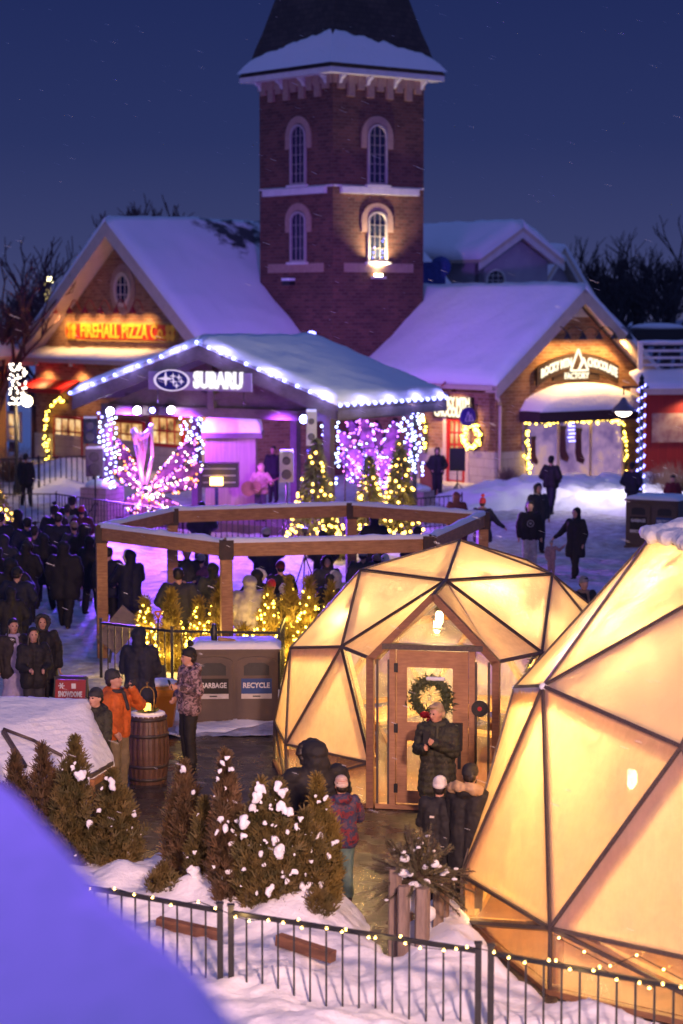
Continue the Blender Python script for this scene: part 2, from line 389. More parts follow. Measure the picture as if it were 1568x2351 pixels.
def pdist(x, y, P):
    ins = False; dm = 1e9; n = len(P)
    for i in range(n):
        ax, ay = P[i]; bx, by = P[(i + 1) % n]
        if (ay > y) != (by > y) and x < (bx - ax) * (y - ay) / (by - ay) + ax: ins = not ins
        dx, dy = bx - ax, by - ay; t = max(0, min(1, ((x - ax) * dx + (y - ay) * dy) / (dx * dx + dy * dy)))
        dm = min(dm, math.hypot(x - ax - t * dx, y - ay - t * dy))
    return dm if ins else -dm
def bank(name, pxs, hgt, ramp_w, amp, res, seed=0, m=None, world=False, extra=None):
    P = [(p[0], p[1]) for p in pxs] if world else [(G(x, y).x, G(x, y).y) for x, y in pxs]
    xs = [p[0] for p in P]; ys = [p[1] for p in P]
    def fn(x, y):
        d = pdist(x, y, P) + .25 * fbm(x, y, .9, 3, seed)
        t = max(0, min(1, d / ramp_w)); t = sqrt(t) if t > 0 else 0
        if d <= 0: return -.04
        e = extra(x, y) if extra else 0
        return t * (hgt + amp * fbm(x, y, 1.1, 5, seed) + e)
    return grid(min(xs) - .3, max(xs) + .3, min(ys) - .3, max(ys) + .3, int((max(xs) - min(xs)) / res), int((max(ys) - min(ys)) / res), fn, clip=.0).build(name, m or SNOW, origin=(0, 0, 0))
def mound(cx, cy, r, h): return lambda x, y: h * math.exp(-((x - cx) ** 2 + (y - cy) ** 2) / (r * r))
mounds = []
for px, py, r, h in ((745, 2105, .40, .24), (640, 2115, .35, .14), (560, 2095, .35, .14), (470, 2065, .4, .13), (285, 2035, .4, .13), (330, 2065, .3, .08), (395, 2070, .3, .08), (1000, 2215, .45, .14), (1080, 2170, .45, .16), (1150, 2200, .3, .12), (680, 2170, .25, .12), (1050, 2120, .25, .1)):
    q = G(px, py, .3); mounds.append(mound(q.x, q.y, r, h))
nb = [(-60, 1985), (330, 1985), (430, 1995), (560, 2000), (700, 2025), (795, 2075), (830, 2130), (862, 2190), (885, 2230), (950, 2190), (960, 2100), (1010, 2060), (1068, 2095), (1110, 2170), (1262, 2330), (1700, 2420), (1900, 3000), (-300, 3000)]
struct(bank('snow_bank', nb, .30, .5, .17, .05, 3, extra=lambda x, y: sum(m(x, y) for m in mounds)))
struct(bank('snow_bank', [(985, 1150), (1090, 1120), (1190, 1112), (1330, 1112), (1440, 1108), (1650, 1112), (1700, 1160), (1500, 1195), (1330, 1178), (1180, 1172), (1060, 1180)], .42, 1.8, .3, .16, 8))
struct(bank('snow_bank', [(1440, 1215), (1600, 1200), (1640, 1330), (1500, 1275)], .45, .8, .2, .12, 5))
struct(bank('snow_bank', [(385, 1640), (660, 1600), (665, 1690), (620, 1672), (470, 1685), (440, 1700), (395, 1690)], .10, .3, .08, .05, 6))
struct(bank('snow_bank', [(60, 1080), (230, 1075), (230, 1150), (60, 1160)], .6, 1.5, .2, .15, 2))
# ---------------------------------------------------------------- roof helpers
def snow_slab(c, thick, res=.35, seed=0, amp=.05, rim=.45):
    """snow lying on the quad c (eave a, eave b, ridge b, ridge a)"""
    a, b_, c2, d = [V(p) for p in c]; n = (b_ - a).cross(d - a).normalized()
    if n.z < 0: n = -n
    nx = max(2, int((b_ - a).length / res)); ny = max(2, int((d - a).length / res)); m = MB(); vs = []
    for j in range(ny + 1):
        v = j / ny
        for i in range(nx + 1):
            u = i / nx; p = a.lerp(b_, u).lerp(d.lerp(c2, u), v)
            e = min(u * (b_ - a).length, (1 - u) * (b_ - a).length, v * (d - a).length)
            k = min(1, e / rim); k = .45 + .55 * sqrt(1 - (1 - k) ** 2)
            vs.append(p + n * thick * k * (1 + amp * 6 * fbm(p.x + seed, p.y, .35, 4)) + V((0, 0, amp * fbm(p.x, p.y + seed, 1.7, 2))))
    N = len(vs); vs2 = [v for v in vs]
    fs = [[j * (nx + 1) + i, j * (nx + 1) + i + 1, (j + 1) * (nx + 1) + i + 1, (j + 1) * (nx + 1) + i] for j in range(ny) for i in range(nx)]
    rimi = [i for i in range(nx + 1)] + [(j + 1) * (nx + 1) - 1 for j in range(1, ny + 1)] + [ny * (nx + 1) + i for i in range(nx - 1, -1, -1)] + [j * (nx + 1) for j in range(ny - 1, 0, -1)]
    base = []
    for k in rimi:
        i, j = k % (nx + 1), k // (nx + 1); base.append(a.lerp(b_, i / nx).lerp(d.lerp(c2, i / nx), j / ny))
    vs2 += base
    L = len(rimi); fs += [[rimi[k], N + k, N + (k + 1) % L, rimi[(k + 1) % L]] for k in range(L)]
    m.add(vs2, fs, True); return m
def plank(m, c, th):
    a, b_, c2, d = [V(p) for p in c]; n = (b_ - a).cross(d - a).normalized()
    if n.z < 0: n = -n
    return m.ext([a, b_, c2, d], -n * th)
A2, U2 = V((.774, .633, 0)).normalized(), V((.633, -.774, 0)).normalized()
def W(a, u, z=0): return A2 * a + U2 * u + V((0, 0, z))
def AU(p): return p.dot(A2), p.dot(U2)
def window(parent, fac, s, z0, wd, ht, arch=0, mu=(3, 4), fm=None, gm=None, fw=.08, d=.0, surround=None, mun=.024, sill=True):
    """framed window (> pane, surround, sill); arch = rise of its round head"""
    fm = fm or WHITE; gm = gm or DGLASS
    def outline(k, zt=0):
        hw = wd / 2 + k; pts = [(s - hw, z0 - (k if not zt else 0)), (s + hw, z0 - (k if not zt else 0))]
        if arch: pts += fac.arc(s, z0 + ht - arch, hw, arch + k, 0, 180, 12)
        else: pts += [(s + hw, z0 + ht + k), (s - hw, z0 + ht + k)]
        return pts
    b = MB()
    if arch:
        n = 14; oi = [(s + (wd / 2) * cos(pi * i / n), z0 + ht - arch + arch * sin(pi * i / n)) for i in range(n + 1)]
        oo = [(s + (wd / 2 + fw) * cos(pi * i / n), z0 + ht - arch + (arch + fw) * sin(pi * i / n)) for i in range(n + 1)]
        for i in range(n): fac.poly(b, [oi[i], oo[i], oo[i + 1], oi[i + 1]], d, d + .09)
        fac.box(b, s - wd / 2 - fw, s - wd / 2, z0, z0 + ht - arch, d, d + .09); fac.box(b, s + wd / 2, s + wd / 2 + fw, z0, z0 + ht - arch, d, d + .09)
    else:
        fac.box(b, s - wd / 2 - fw, s - wd / 2, z0, z0 + ht, d, d + .09); fac.box(b, s + wd / 2, s + wd / 2 + fw, z0, z0 + ht, d, d + .09)
        fac.box(b, s - wd / 2 - fw, s + wd / 2 + fw, z0 + ht, z0 + ht + fw, d, d + .09)
    fac.box(b, s - wd / 2 - fw, s + wd / 2 + fw, z0 - fw, z0, d, d + .09)
    for i in range(1, mu[0]):
        x = s - wd / 2 + wd * i / mu[0]; top = z0 + ht - (arch * (1 - sqrt(max(0, 1 - ((x - s) / (wd / 2)) ** 2))) if arch else 0)
        fac.box(b, x - mun / 2, x + mun / 2, z0, top, d + .02, d + .05)
    for j in range(1, mu[1]):
        z = z0 + ht * j / mu[1]
        hw = wd / 2 if not arch or z < z0 + ht - arch else wd / 2 * sqrt(max(0, 1 - ((z - (z0 + ht - arch)) / arch) ** 2))
        fac.box(b, s - hw, s + hw, z - mun / 2, z + mun / 2, d + .018, d + .052)
    fr = b.build('window', fm, parent)
    b = MB(); fac.poly(b, outline(0), d - .02, d + .012); b.build('pane', gm, fr)
    if surround:
        b = MB(); n = 14; rw = wd / 2 + fw + .04
        for i in range(n):
            a0, a1 = pi * i / n, pi * (i + 1) / n; zc = z0 + ht - max(arch, .1)
            pts = [(s + rr * cos(t), zc + (rr - rw + (arch or .1) + fw + .04) * sin(t)) for rr, t in ((rw, a0), (rw + .28, a0), (rw + .28, a1), (rw, a1))]
            fac.poly(b, pts, d - .02, d + .06)
        for sg in (-1, 1): fac.box(b, s + sg * (rw + .14) - .14, s + sg * (rw + .14) + .14, z0 + ht - arch - .45, z0 + ht - max(arch, .1), d - .02, d + .06)
        b.build('surround', surround, fr)
    if sill:
        b = MB(); fac.box(b, s - wd / 2 - .2, s + wd / 2 + .2, z0 - fw - .1, z0 - fw, d - .01, d + .17); b.build('sill', WHITE, fr)
    return fr
# ---------------------------------------------------------------- brick tower
OT = (53.3, -65.7); TW = 4.65
TL = Fac(W(OT[0], OT[1]), U2, -A2); TR = Fac(W(OT[0], OT[1]), A2, U2)
tw = thing('brick_tower', 'tall square brick tower with a flared snow-dusted shingle roof rising behind the stage', 'tower', W(55.6, -68, 0))
ztop = TR.px(765, 165)[1] - .05
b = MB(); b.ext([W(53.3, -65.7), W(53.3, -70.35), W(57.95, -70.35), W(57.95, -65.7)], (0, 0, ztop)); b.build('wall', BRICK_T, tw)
for fac, x0, x1 in ((TL, -TW, 0), (TR, 0, TW)):
    for (s0, s1) in ((x0 + .35, x1 - .35),):
        zz = fac.px(765, 435)[1]
        b = MB(); fac.box(b, s0, s1, zz - .12, zz + .14, .005, .16); fac.box(b, x0 + .02, x1 - .02, zz + .13, zz + .2, .004, .05); b.build('string_course', WHITE, tw)
        zz = fac.px(765, 615)[1]; b = MB(); fac.box(b, s0 + .2, s1 - .2, zz - .15, zz + .2, .004, .03); b.build('brick_band', PALEBRK, tw)
    sg = 1 if fac is TR else -1
    b = MB()
    for i in range(9):      # stepped corbels under the eave
        s = sg * (.35 + i * .49); dz = ztop - .55 - (.28 if i % 2 else 0); fac.box(b, s - .16, s + .16, dz, ztop, .005, .14)
    fac.box(b, min(0, sg * TW) + .01, max(0, sg * TW) - .01, ztop - .35, ztop - .02, .003, .10)
    b.build('corbel_course', PALEBRK, tw)
for fac, xc in ((TL, 686), (TR, 865)):
    for y0, y1, kx in ((290, 420, 1), (490, 597, 2)):
        s, z1 = fac.px(xc, y0); _, z0 = fac.px(xc, y1)
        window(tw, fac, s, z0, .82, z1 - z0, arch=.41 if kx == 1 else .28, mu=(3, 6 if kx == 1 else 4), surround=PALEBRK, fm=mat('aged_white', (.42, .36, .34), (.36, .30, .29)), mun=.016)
b = MB()
prof = [(0, 2.93), (.25, 2.78), (.71, 2.55), (1.1, 2.45), (1.7, 2.25), (2.75, 1.96), (4, 1.6), (6, 1.0), (9, .15)]
cz = ztop + .2; rc = (55.63, -68.02)
def ring(h, z): return [W(rc[0] + i * h, rc[1] + j * h, z) for i, j in ((-1, 1), (1, 1), (1, -1), (-1, -1))]
vs = []; fs = []
for dz, h in prof: vs += ring(h, cz + dz)
for k in range(len(prof) - 1): fs += [[4 * k + i, 4 * k + (i + 1) % 4, 4 * k + 4 + (i + 1) % 4, 4 * k + 4 + i] for i in range(4)]
fs.append([3, 2, 1, 0]); b.add(vs, fs); rf = b.build('roof', SHINGLE, tw)
b = MB(); b.ext(ring(2.90, cz - .22), (0, 0, .21)); b.build('fascia', WHITE, tw)
b = MB()
for fac, sg in ((TR, 1), (TL, -1)):
    for i in range(4):
        s = sg * (.28 + i * 1.38); pts = [(0.01, cz - .23), (.42, cz - .23), (.38, cz - .32), (.22, cz - .40), (.14, cz - .56), (.01, cz - .6)]
        q = [fac.P(s - .07, z, d) for d, z in pts]; bb = MB().ext(q, fac.t * .14); bb.build('bracket', WHITE, tw)
# snow on the bell-cast skirt of the roof
def prof_at(z):
    for (z0, h0), (z1, h1) in zip(prof, prof[1:]):
        if z <= z1: return h0 + (h1 - h0) * (z - z0) / (z1 - z0)
for k, (fx) in enumerate(((0, 1), (-1, 0))):
    b = MB(); n = 40; m_ = 10; vs = []
    for i in range(n + 1):
        t = -1 + 2 * i / n; cn = (1 - t) / 2 if k == 0 else (1 + t) / 2; top = max(.25, (.55 + .95 * cn ** .6) * min(1, .85 + (1 - cn) * 9) + .12 * fbm(t * 3, k * 7, 1.5, 4))
        for j in range(m_ + 1):
            z = .04 + top * j / m_; h = prof_at(z); th = .12 * sqrt(max(0, 1 - (j / m_) ** 2)) + (.0 if j < m_ else -.05)
            tt = t * (h + th * .6)
            p = W(rc[0] + tt, rc[1] + (h + th * .6), cz + z + th * .8) if k == 0 else W(rc[0] - (h + th * .6), rc[1] + tt, cz + z + th * .8)
            vs.append(p)
    fs = [[i * (m_ + 1) + j, (i + 1) * (m_ + 1) + j, (i + 1) * (m_ + 1) + j + 1, i * (m_ + 1) + j + 1] for i in range(n) for j in range(m_)]
    b.add(vs, fs, True); b.build('roof_snow', SNOW, tw)
s, z = TR.px(864, 637); up = thing('wall_uplight', 'glowing up-and-down wall lamp under the lower right tower window', 'wall lamp', TR.P(s, z, .15))
b = MB(); TR.box(b, s - .28, s + .28, z - .05, z + .03, .0, .28); b.build('fixture', WHITE, up)
b = MB(); TR.box(b, s - .16, s + .16, z + .04, z + .14, .06, .2); b.build('lamp', emit('uplamp', (1, .85, .5), 14), up)
light('uplight_glow', 'SPOT', TR.P(s, z + .2, .5), 900, (1, .80, .42), up, .12, TR.P(s + .1, z + 2.5, .05), 120, .9)
s, z = TL.px(668, 648); b = MB(); up = thing('wall_flood_light', 'small unlit snow-topped flood light on the left tower face', 'wall lamp', TL.P(s, z, .1))
TL.box(b, s - .25, s + .25, z - .12, z + .05, 0, .25); b.build('fixture', BLACK, up); b = MB(); TL.box(b, s - .27, s + .27, z + .055, z + .16, .01, .27); b.build('snow_cap', SNOW, up)
s, z = TR.px(865, 598); led = thing('string_lights', 'blue string lights behind the lit tower window', 'string lights', TR.P(s, z, .1))
bulbs(led, [TR.P(s + x, z + y, .09) for x, y in ((-.28, .1), (-.24, .3), (-.2, .5), (.2, .12), (.24, .3), (.2, .4), (.3, .85), (.22, .75))], BB, .018)
# ---------------------------------------------------------------- pizza hall (left gable)
PG = Fac(W(49.5, -74.1), U2, -A2); hw = 7.35; ze = 4.35; zr = 9.7
ph = thing('brick_restaurant', 'brick gabled hall with an oval window, left of the tower', 'building', W(53, -74.1))
b = MB(); PG.poly(b, [(-hw, 0), (hw, 0), (hw, ze), (0, zr), (-hw, ze)], 0, -.4); b.build('wall', BRICK_P, ph)
PS = Fac(W(49.5, -74.1 + hw), A2, U2); b = MB(); PS.box(b, .01, 15, 0, ze, -.01, -.4); b.build('wall', BRICK_P, ph)
b = MB(); PG.box(b, -hw - .03, hw + .03, 0, 1.15, .004, .07); b.build('stone_base', STONEBLK, ph)
def roof2(parent, a0, a1, uc, ue, zr_, ze_, tw_=.30, seed=0, patch=False, axis='a'):
    for sg in (-1, 1):
        if axis == 'a': c = [W(a0, uc + sg * ue, ze_), W(a1, uc + sg * ue, ze_), W(a1, uc, zr_), W(a0, uc, zr_)]
        else: c = [W(uc + sg * ue, a0, ze_), W(uc + sg * ue, a1, ze_), W(uc, a1, zr_), W(uc, a0, zr_)]
        m = MB(); plank(m, c, .16); m.build('roof', CREAM, parent)
        snow_slab(c, tw_, .3, seed + sg).build('roof_snow', patchy if patch and sg == 1 else ROOFSNOW, parent)
patchy = patchy_snow('patchy_roof_snow')
roof2(ph, 48.35, 64, -74.1, 7.85, 10.0, 4.15, .28, 1, patch=True)
for sg in (-1, 1):      # deep white barge boards with soffit
    b = MB(); PG.poly(b, [(0, 10.0 - .17), (sg * 7.85, 4.15 - .17), (sg * 7.85, 4.15 - .6), (0, 10.0 - .62)], 1.10, 1.16); b.build('barge_board', CREAM, ph)
b = MB(); PG.poly(b, [(-7.4, 4.25), (7.4, 4.25), (7.4, 4.42), (-7.4, 4.42)], .05, 1.15); b.build('pent_roof', CREAM, ph)
zpt = PG.px(283, 800)[1]; snow_slab([PG.P(-7.5, 4.42, 1.2), PG.P(7.5, 4.42, 1.2), PG.P(7.5, zpt - .1, .05), PG.P(-7.5, zpt - .1, .05)], .12, .25, 3).build('pent_roof_snow', SNOW, ph)
s, z = PG.px(283, 665)
b = MB(); n = 20
for i in range(n):
    t0, t1 = 2 * pi * i / n, 2 * pi * (i + 1) / n
    PG.poly(b, [(s + r1 * cos(t), z + r1 * 1.15 * sin(t)) for r1, t in ((.48, t0), (.62, t0), (.62, t1), (.48, t1))], 0, .1)
for x in (-.16, .16): PG.box(b, s + x - .02, s + x + .02, z - .5, z + .5, .02, .05)
for y in (-.2, .2): PG.box(b, s - .45, s + .45, z + y - .02, z + y + .02, .021, .052)
ov = b.build('oval_window', CREAM, ph)
b = MB(); PG.poly(b, [(s + .5 * cos(2 * pi * i / n), z + .57 * sin(2 * pi * i / n)) for i in range(n)], 0, .015); b.build('pane', DGLASS, ov)
b = MB()
for i in range(n):
    t0, t1 = 2 * pi * i / n, 2 * pi * (i + 1) / n
    PG.poly(b, [(s + r1 * cos(t), z + r1 * 1.15 * sin(t)) for r1, t in ((.65, t0), (.9, t0), (.9, t1), (.65, t1))], 0, .05)
b.build('surround', PALEBRK, ov)
# sign with gooseneck lamps
s0, z1 = PG.px(155, 739); s1, z0 = PG.px(411, 787); sg_ = thing('shop_sign', 'long red and yellow pizza sign lit by lamps on the left gable', 'sign', PG.P((s0 + s1) / 2, z0, .1))
SIGNRED = mat('sign_red', (.62, .03, .012), (.5, .02, .01), 4, .5, .05); SIGNYEL = mat('sign_yellow', (.85, .55, .04), (.8, .42, .03), 4, .5, .05)
c = .18
b = MB(); PG.poly(b, [(s0 + c, z0), (s1 - c, z0), (s1, z0 + c), (s1, z1 - c), (s1 - c, z1), (s0 + c, z1), (s0, z1 - c), (s0, z0 + c)], .02, .12); b.build('border', mat('sign_border', (.5, .32, .08)), sg_)
g = .08; b = MB(); PG.poly(b, [(s0 + c + g, z0 + g), (s1 - c - g, z0 + g), (s1 - g, z0 + c + g), (s1 - g, z1 - c - g), (s1 - c - g, z1 - g), (s0 + c + g, z1 - g), (s0 + g, z1 - c - g), (s0 + g, z0 + c + g)], .121, .14); b.build('board', SIGNRED, sg_)
zm = (z0 + z1) / 2; tx0 = PG.px(193, 760)[0]; tx1 = PG.px(386, 760)[0]
put_text('lettering', 'FIREHALL PIZZA Co.', .78, SIGNYEL, sg_, PG, (tx0 + tx1) / 2, zm, .15, w=(tx1 - tx0), bold=.02, ext=.03)
for xs in (PG.px(172, 760)[0], PG.px(398, 760)[0]):
    b = MB()
    for k in range(4): PG.poly(b, PG.arc(xs + .2 * cos(k * pi / 2 + pi / 4) * 1.1, zm + .2 * sin(k * pi / 2 + pi / 4) * 1.1, .17, .17, 0, 345, 9), .142, .165 + .002 * k)
    b.build('badge', SIGNYEL, sg_)
LAMPRED = mat('lamp_red', (.35, .02, .02), (.3, .02, .02), 5, .4, 0)
def gooseneck(fac, s, z, m, label, group, reach=.75, bulge=.45, side=.35, energy=55, col=(1, .55, .18), tz=-1):
    g = thing('gooseneck_lamp', label, 'wall lamp', fac.P(s, z, 0), 0, group)
    pts = [fac.P(s + side * k, z + .1 + bulge * sin(pi * k * .9), .03 + reach * k) for k in [i / 8 for i in range(9)]]
    MB().path(pts, .022).build('arm', m, g)
    e = pts[-1]; MB().lathe(e, [(.17, -.24), (.13, -.14), (.05, -.02), (.03, .04)], 12).build('shade', m, g)
    MB().ball(e + V((0, 0, -.17)), .07, 8).build('bulb', WHB, g)
    light('lamp_glow', 'SPOT', e + V((0, 0, -.26)), energy, col, g, .08, fac.P(s + side, z + tz, .02), 125, .8)
ords = ['first', 'second', 'third', 'fourth', 'fifth', 'sixth']
for i, x in enumerate((160, 195, 230, 265, 302, 340)):
    s, z = PG.px(x, 722); gooseneck(PG, s - .3, z + .05, LAMPRED, 'red gooseneck lamp above the pizza sign, %s from the left' % ords[i], 'red gooseneck lamps', energy=150)
# lower front: red awning strip, red french windows with warm rooms behind
for (xa, ya, xb, yb) in ((78, 868, 185, 893),):
    s0, z1 = PG.px(xa, ya); s1, z0 = PG.px(xb, yb); b = MB(); b.ext([PG.P(s0, z0, 1.0), PG.P(s0, z1, .05), PG.P(s0, z0 - .2, 1.0)], PG.t * (s1 - s0)); b.build('awning', RED, ph)
ROOM = emit('lit_room', (1, .55, .22), 1.6, True)
def roomwin(parent, fac, x0, y0, x1, y1, mu, fm, gm=None, fw=.12):
    s0, z1 = fac.px(x0, y0); s1, z0 = fac.px(x1, y1); return window(parent, fac, (s0 + s1) / 2, z0, s1 - s0, z1 - z0, 0, mu, fm, gm or ROOMG, fw, sill=False, mun=.07)
m, nt_, b_ = nodes('warm_room_glass'); f = ntex(nt_, coord(nt_, 'Object'), 1.6, 4); colr = ramp(nt_, f, [(.35, (.10, .04, .015)), (.5, (.7, .36, .12)), (.68, (1, .75, .4))])
b_.inputs['Base Color'].default_value = (.02, .02, .02, 1); b_.inputs['Roughness'].default_value = .1; nt_.links.new(colr, b_.inputs['Emission Color']); b_.inputs['Emission Strength'].default_value = .9; ROOMG = m; m.cycles.emission_sampling = 'NONE'
roomwin(ph, PG, 128, 960, 190, 1052, (4, 3), RED); roomwin(ph, PG, 350, 958, 420, 1022, (4, 2), RED); roomwin(ph, PG, 205, 965, 330, 1050, (5, 3), RED)
roomwin(ph, PG, 22, 950, 48, 1010, (2, 2), CREAM)
# garland arch left of the french windows
def garland(name, label, fac, path, m=None, d=.12, thick=.11, n_b=60, bm=None, cat='garland', r=.035, group=None):
    pts = [fac.P(s, z, d) for s, z in path]; t = thing(name, label, cat, pts[0], 0, group)
    b = MB(); L = []; rr = random.Random(len(path) * 13 + int(pts[0].x * 10))
    for a, c in zip(pts, pts[1:]):
        k = max(2, int((c - a).length / .05))
        for i in range(k):
            p = a.lerp(c, i / k); L.append(p)
            for q in range(5):
                v = V((rr.gauss(0, 1), rr.gauss(0, 1), rr.gauss(0, 1))).normalized(); x = v.orthogonal() * .022; e = p + v * thick * rr.uniform(.6, 1.2)
                b.add([p - x, p + x, e], [(0, 1, 2)])
    b.build('greenery', SPRUCE, t)
    bulbs(t, [rr.choice(L) + V((rr.gauss(0, .05), rr.gauss(0, .03), rr.gauss(0, .05))) + fac.n * .08 for _ in range(n_b)], bm or YB, r); return t
pp = [PG.px(x, y) for x, y in ((118, 1055), (114, 1010), (115, 960), (121, 930), (135, 918), (150, 916), (160, 925))]
garland('garland', 'lit green garland arching round the red french windows at far left', PG, pp, n_b=55, thick=.16)
for px_, py_ in ((480, 945),):
    s, z = PG.px(px_, py_); gl = thing('globe_lamp', 'round white globe lamp glowing behind the stage roof', 'wall lamp', PG.P(s, z, .3))
    MB().ball(PG.P(s, z, .35), .2, 14).build('globe', emit('globe', (1, .80, .5), 9), gl); MB().tube(PG.P(s, z + .1, 0), PG.P(s, z + .22, .35), .03).build('arm', BLACK, gl)
    light('globe_glow', 'POINT', PG.P(s, z, .7), 200, (1, .62, .25), gl, .2)
for x in (112, 190): 
    s, z = PG.px(x, 850); l = thing('soffit_lamp', 'small warm downlight under the snowy pent roof, %s one' % ('left' if x == 112 else 'right'), 'lamp', PG.P(s, 4.2, .6)); MB().lathe(PG.P(s, 4.1, .6), [(.09, 0), (.07, .1), (.02, .15)], 10).build('shade', WHITE, l)
    light('soffit_glow', 'SPOT', PG.P(s, 4.05, .6), 220, (1, .55, .2), l, .1, PG.P(s, 2, .1), 130, .8)
# ---------------------------------------------------------------- chocolate shop (right gable)
CG = Fac(W(55.0, -58.3), A2, U2); CS = Fac(W(55.0, -58.3), U2, -A2)
ch = thing('brick_shop', 'brick gabled sweet shop with a big arched-awning display window', 'building', W(59.4, -62))
zec, zrc = 3.75, 7.15
zrc = 6.9; b = MB(); CG.poly(b, [(0, 0), (8.0, 0), (8.0, zec), (4.0, zrc), (0, zec)], 0, -.35); b.build('wall', BRICK_P, ch)
b = MB(); CS.box(b, -.01, -16, 0, zec, 0, -.35); b.build('wall', BRICK_P, ch)
b = MB(); CG.box(b, -.03, 1.4, 0, 1.25, .004, .07); CS.box(b, .02, -16, 0, 1.25, .004, .07); b.build('stone_base', STONEBLK, ch)
roof2(ch, -57.7, -75, 59.0, 4.55, 7.25, 3.72, .32, 9, axis='u')
for sg in (-1, 1):
    b = MB(); CG.poly(b, [(4.0, 7.25 - .17), (4.0 + sg * 4.55, 3.72 - .17), (4.0 + sg * 4.55, 3.72 - .5), (4.0, 7.25 - .55)], .55, .61); b.build('barge_board', CREAM, ch)
    b = MB(); CG.poly(b, [(4.0, 7.25 - .2), (4.0 + sg * 4.55, 3.72 - .2), (4.0 + sg * 4.55, 3.72 - .26), (4.0, 7.25 - .27)], .02, .56); b.build('soffit', CREAM, ch)
s, z = CG.px(1318, 716); b = MB(); CG.poly(b, [(s - .75, z - .2), (s + .75, z - .2), (s, z + .5)], .01, .06)
v = b.build('gable_vent', WHITE, ch); b = MB()
for i in range(4): CG.box(b, s - .5 + .12 * i, s + .5 - .12 * i, z - .12 + .12 * i, z - .06 + .12 * i, .06, .1)
b.build('louvre', WHITE, v)
pp = [CG.P(-.3, 3.55, .5), CG.P(-.28, 3.3, .4), CG.P(.12, 3.0, .1), CG.P(.12, .3, .1)]; MB().path(pp, .06, 8).build('downspout', CREAM, ch)
b = MB(); b.beam(W(54.42, -57.8, 3.62), W(54.42, -75, 3.62), .14, .14); b.build('gutter', CREAM, ch)
# arched sign
SIGNDK = mat('sign_dark', (.035, .02, .014), (.03, .018, .012), 4, .5, 0); LETTER = emit('lit_lettering', (1, .85, .58), 1.5)
sm, zm = CG.px(1320, 838); sA, _ = CG.px(1224, 850); sB, _ = CG.px(1411, 850); hwS = (sB - sA) / 2
sgn = thing('shop_sign', 'dark curved shop sign with lit cream letters above the arched awning', 'sign', CG.P(sm, zm - .5, .2))
b = MB(); n = 14; sag = .52; hh = .34
for i in range(n):
    q = []
    for k, e in ((i, -1), (i + 1, -1), (i + 1, 1), (i, 1)):
        x = -1 + 2 * k / n; q.append((sm + x * hwS, zm + .12 - sag * x * x + e * hh))
    CG.poly(b, q, .10, .20)
b.build('board', SIGNDK, sgn)
kc = sag / hwS ** 2
for tx, xa, xb in (('ROCKY MTN', 1234, 1303), ('CHOCOLATE', 1340, 1408)):
    s0, _ = CG.px(xa, 840); s1, _ = CG.px(xb, 840); me = text_mesh(tx, .46, ext=.02, bold=.012)
    xs = [v.co.x for v in me.vertices]; kk = (s1 - s0) / (max(xs) - min(xs)); mid = (max(xs) + min(xs)) / 2
    for v in me.vertices: v.co.x = (v.co.x - mid) * kk; v.co.y -= kc * ((v.co.x + (s0 + s1) / 2 - sm) ** 2) - .12
    M = mw(sgn).inverted() @ Matrix.Translation(CG.P((s0 + s1) / 2, zm, .215)) @ Matrix(((CG.t.x, 0, CG.n.x, 0), (CG.t.y, 0, CG.n.y, 0), (0, 1, 0, 0), (0, 0, 0, 1)))
    for v in me.vertices: v.co = M @ v.co
    me.materials.append(LETTER); o = bpy.data.objects.new('lettering', me); COL.objects.link(o); o.parent = sgn
b = MB(); x0 = sm; z0 = zm + .05       # twin-peak mountain emblem
def tri(b, pts, wd=.07):
    for (p, q) in zip(pts, pts[1:] + pts[:1]):
        v = V((q[0] - p[0], q[1] - p[1])); 
        b.beam(CG.P(p[0], p[1], .225), CG.P(q[0], q[1], .225), wd, .04, up=CG.n)
tri(b, [(x0 - .45, z0 - .25), (x0 - .05, z0 + .55), (x0 + .2, z0 + .05), (x0 - .05, z0 - .25)]); tri(b, [(x0 - .02, z0 - .25), (x0 + .22, z0 + .22), (x0 + .48, z0 - .25)]); b.build('emblem', LETTER, sgn)
s2, z2 = CG.px(1318, 863); sgn2 = thing('shop_sign', 'small dark plaque reading FACTORY below the curved sign', 'sign', CG.P(s2, z2 - .2, .15))
b = MB(); CG.box(b, s2 - 1.25, s2 + 1.25, z2 - .17, z2 + .17, .08, .14); b.build('board', SIGNDK, sgn2); put_text('lettering', 'FACTORY', .32, LETTER, sgn2, CG, s2, z2, .155, w=1.3, bold=.008, ext=.01)
for i, x in enumerate((1255, 1291, 1328, 1363, 1397)):
    s, z = CG.px(x, 783); gooseneck(CG, s, z + .1, BLACK, 'black gooseneck lamp over the curved sign, %s from the left' % ords[i], 'black gooseneck lamps', .9, .35, .15, 270, (1, .55, .16), -1.4)
# arched awning and display window
s0, zt = CG.px(1192, 940); s1, zb = CG.px(1450, 960); sc_ = (s0 + s1) / 2; hwA = (s1 - s0) / 2; zA = CG.px(1320, 945)[1]; zArc = CG.px(1320, 878)[1]
aw = thing('arched_awning', 'snow-covered arched awning over the display window', 'awning', CG.P(sc_, zA, .5))
b = MB(); CG.box(b, s0, s1, zA - .3, zA + .12, .02, 1.1); b.build('valance', mat('awning_dark', (.05, .02, .03), (.04, .015, .02)), aw)
b = MB(); n = 20; vs = []
for j in range(7):
    t = j / 6
    for i in range(n + 1):
        x = -1 + 2 * i / n; d = 1.16 * cos(t * pi / 2) ** .8 + .02; zz = zA + .12 + (.30 + (zArc - zA - .42) * sin(t * pi / 2)) * max(0, 1 - abs(x) ** 2.2) ** .6 + .04 * fbm(x * 4, t * 3, 1)
        if j == 0: zz = zA + .10
        vs.append(CG.P(sc_ + x * hwA, zz, d))
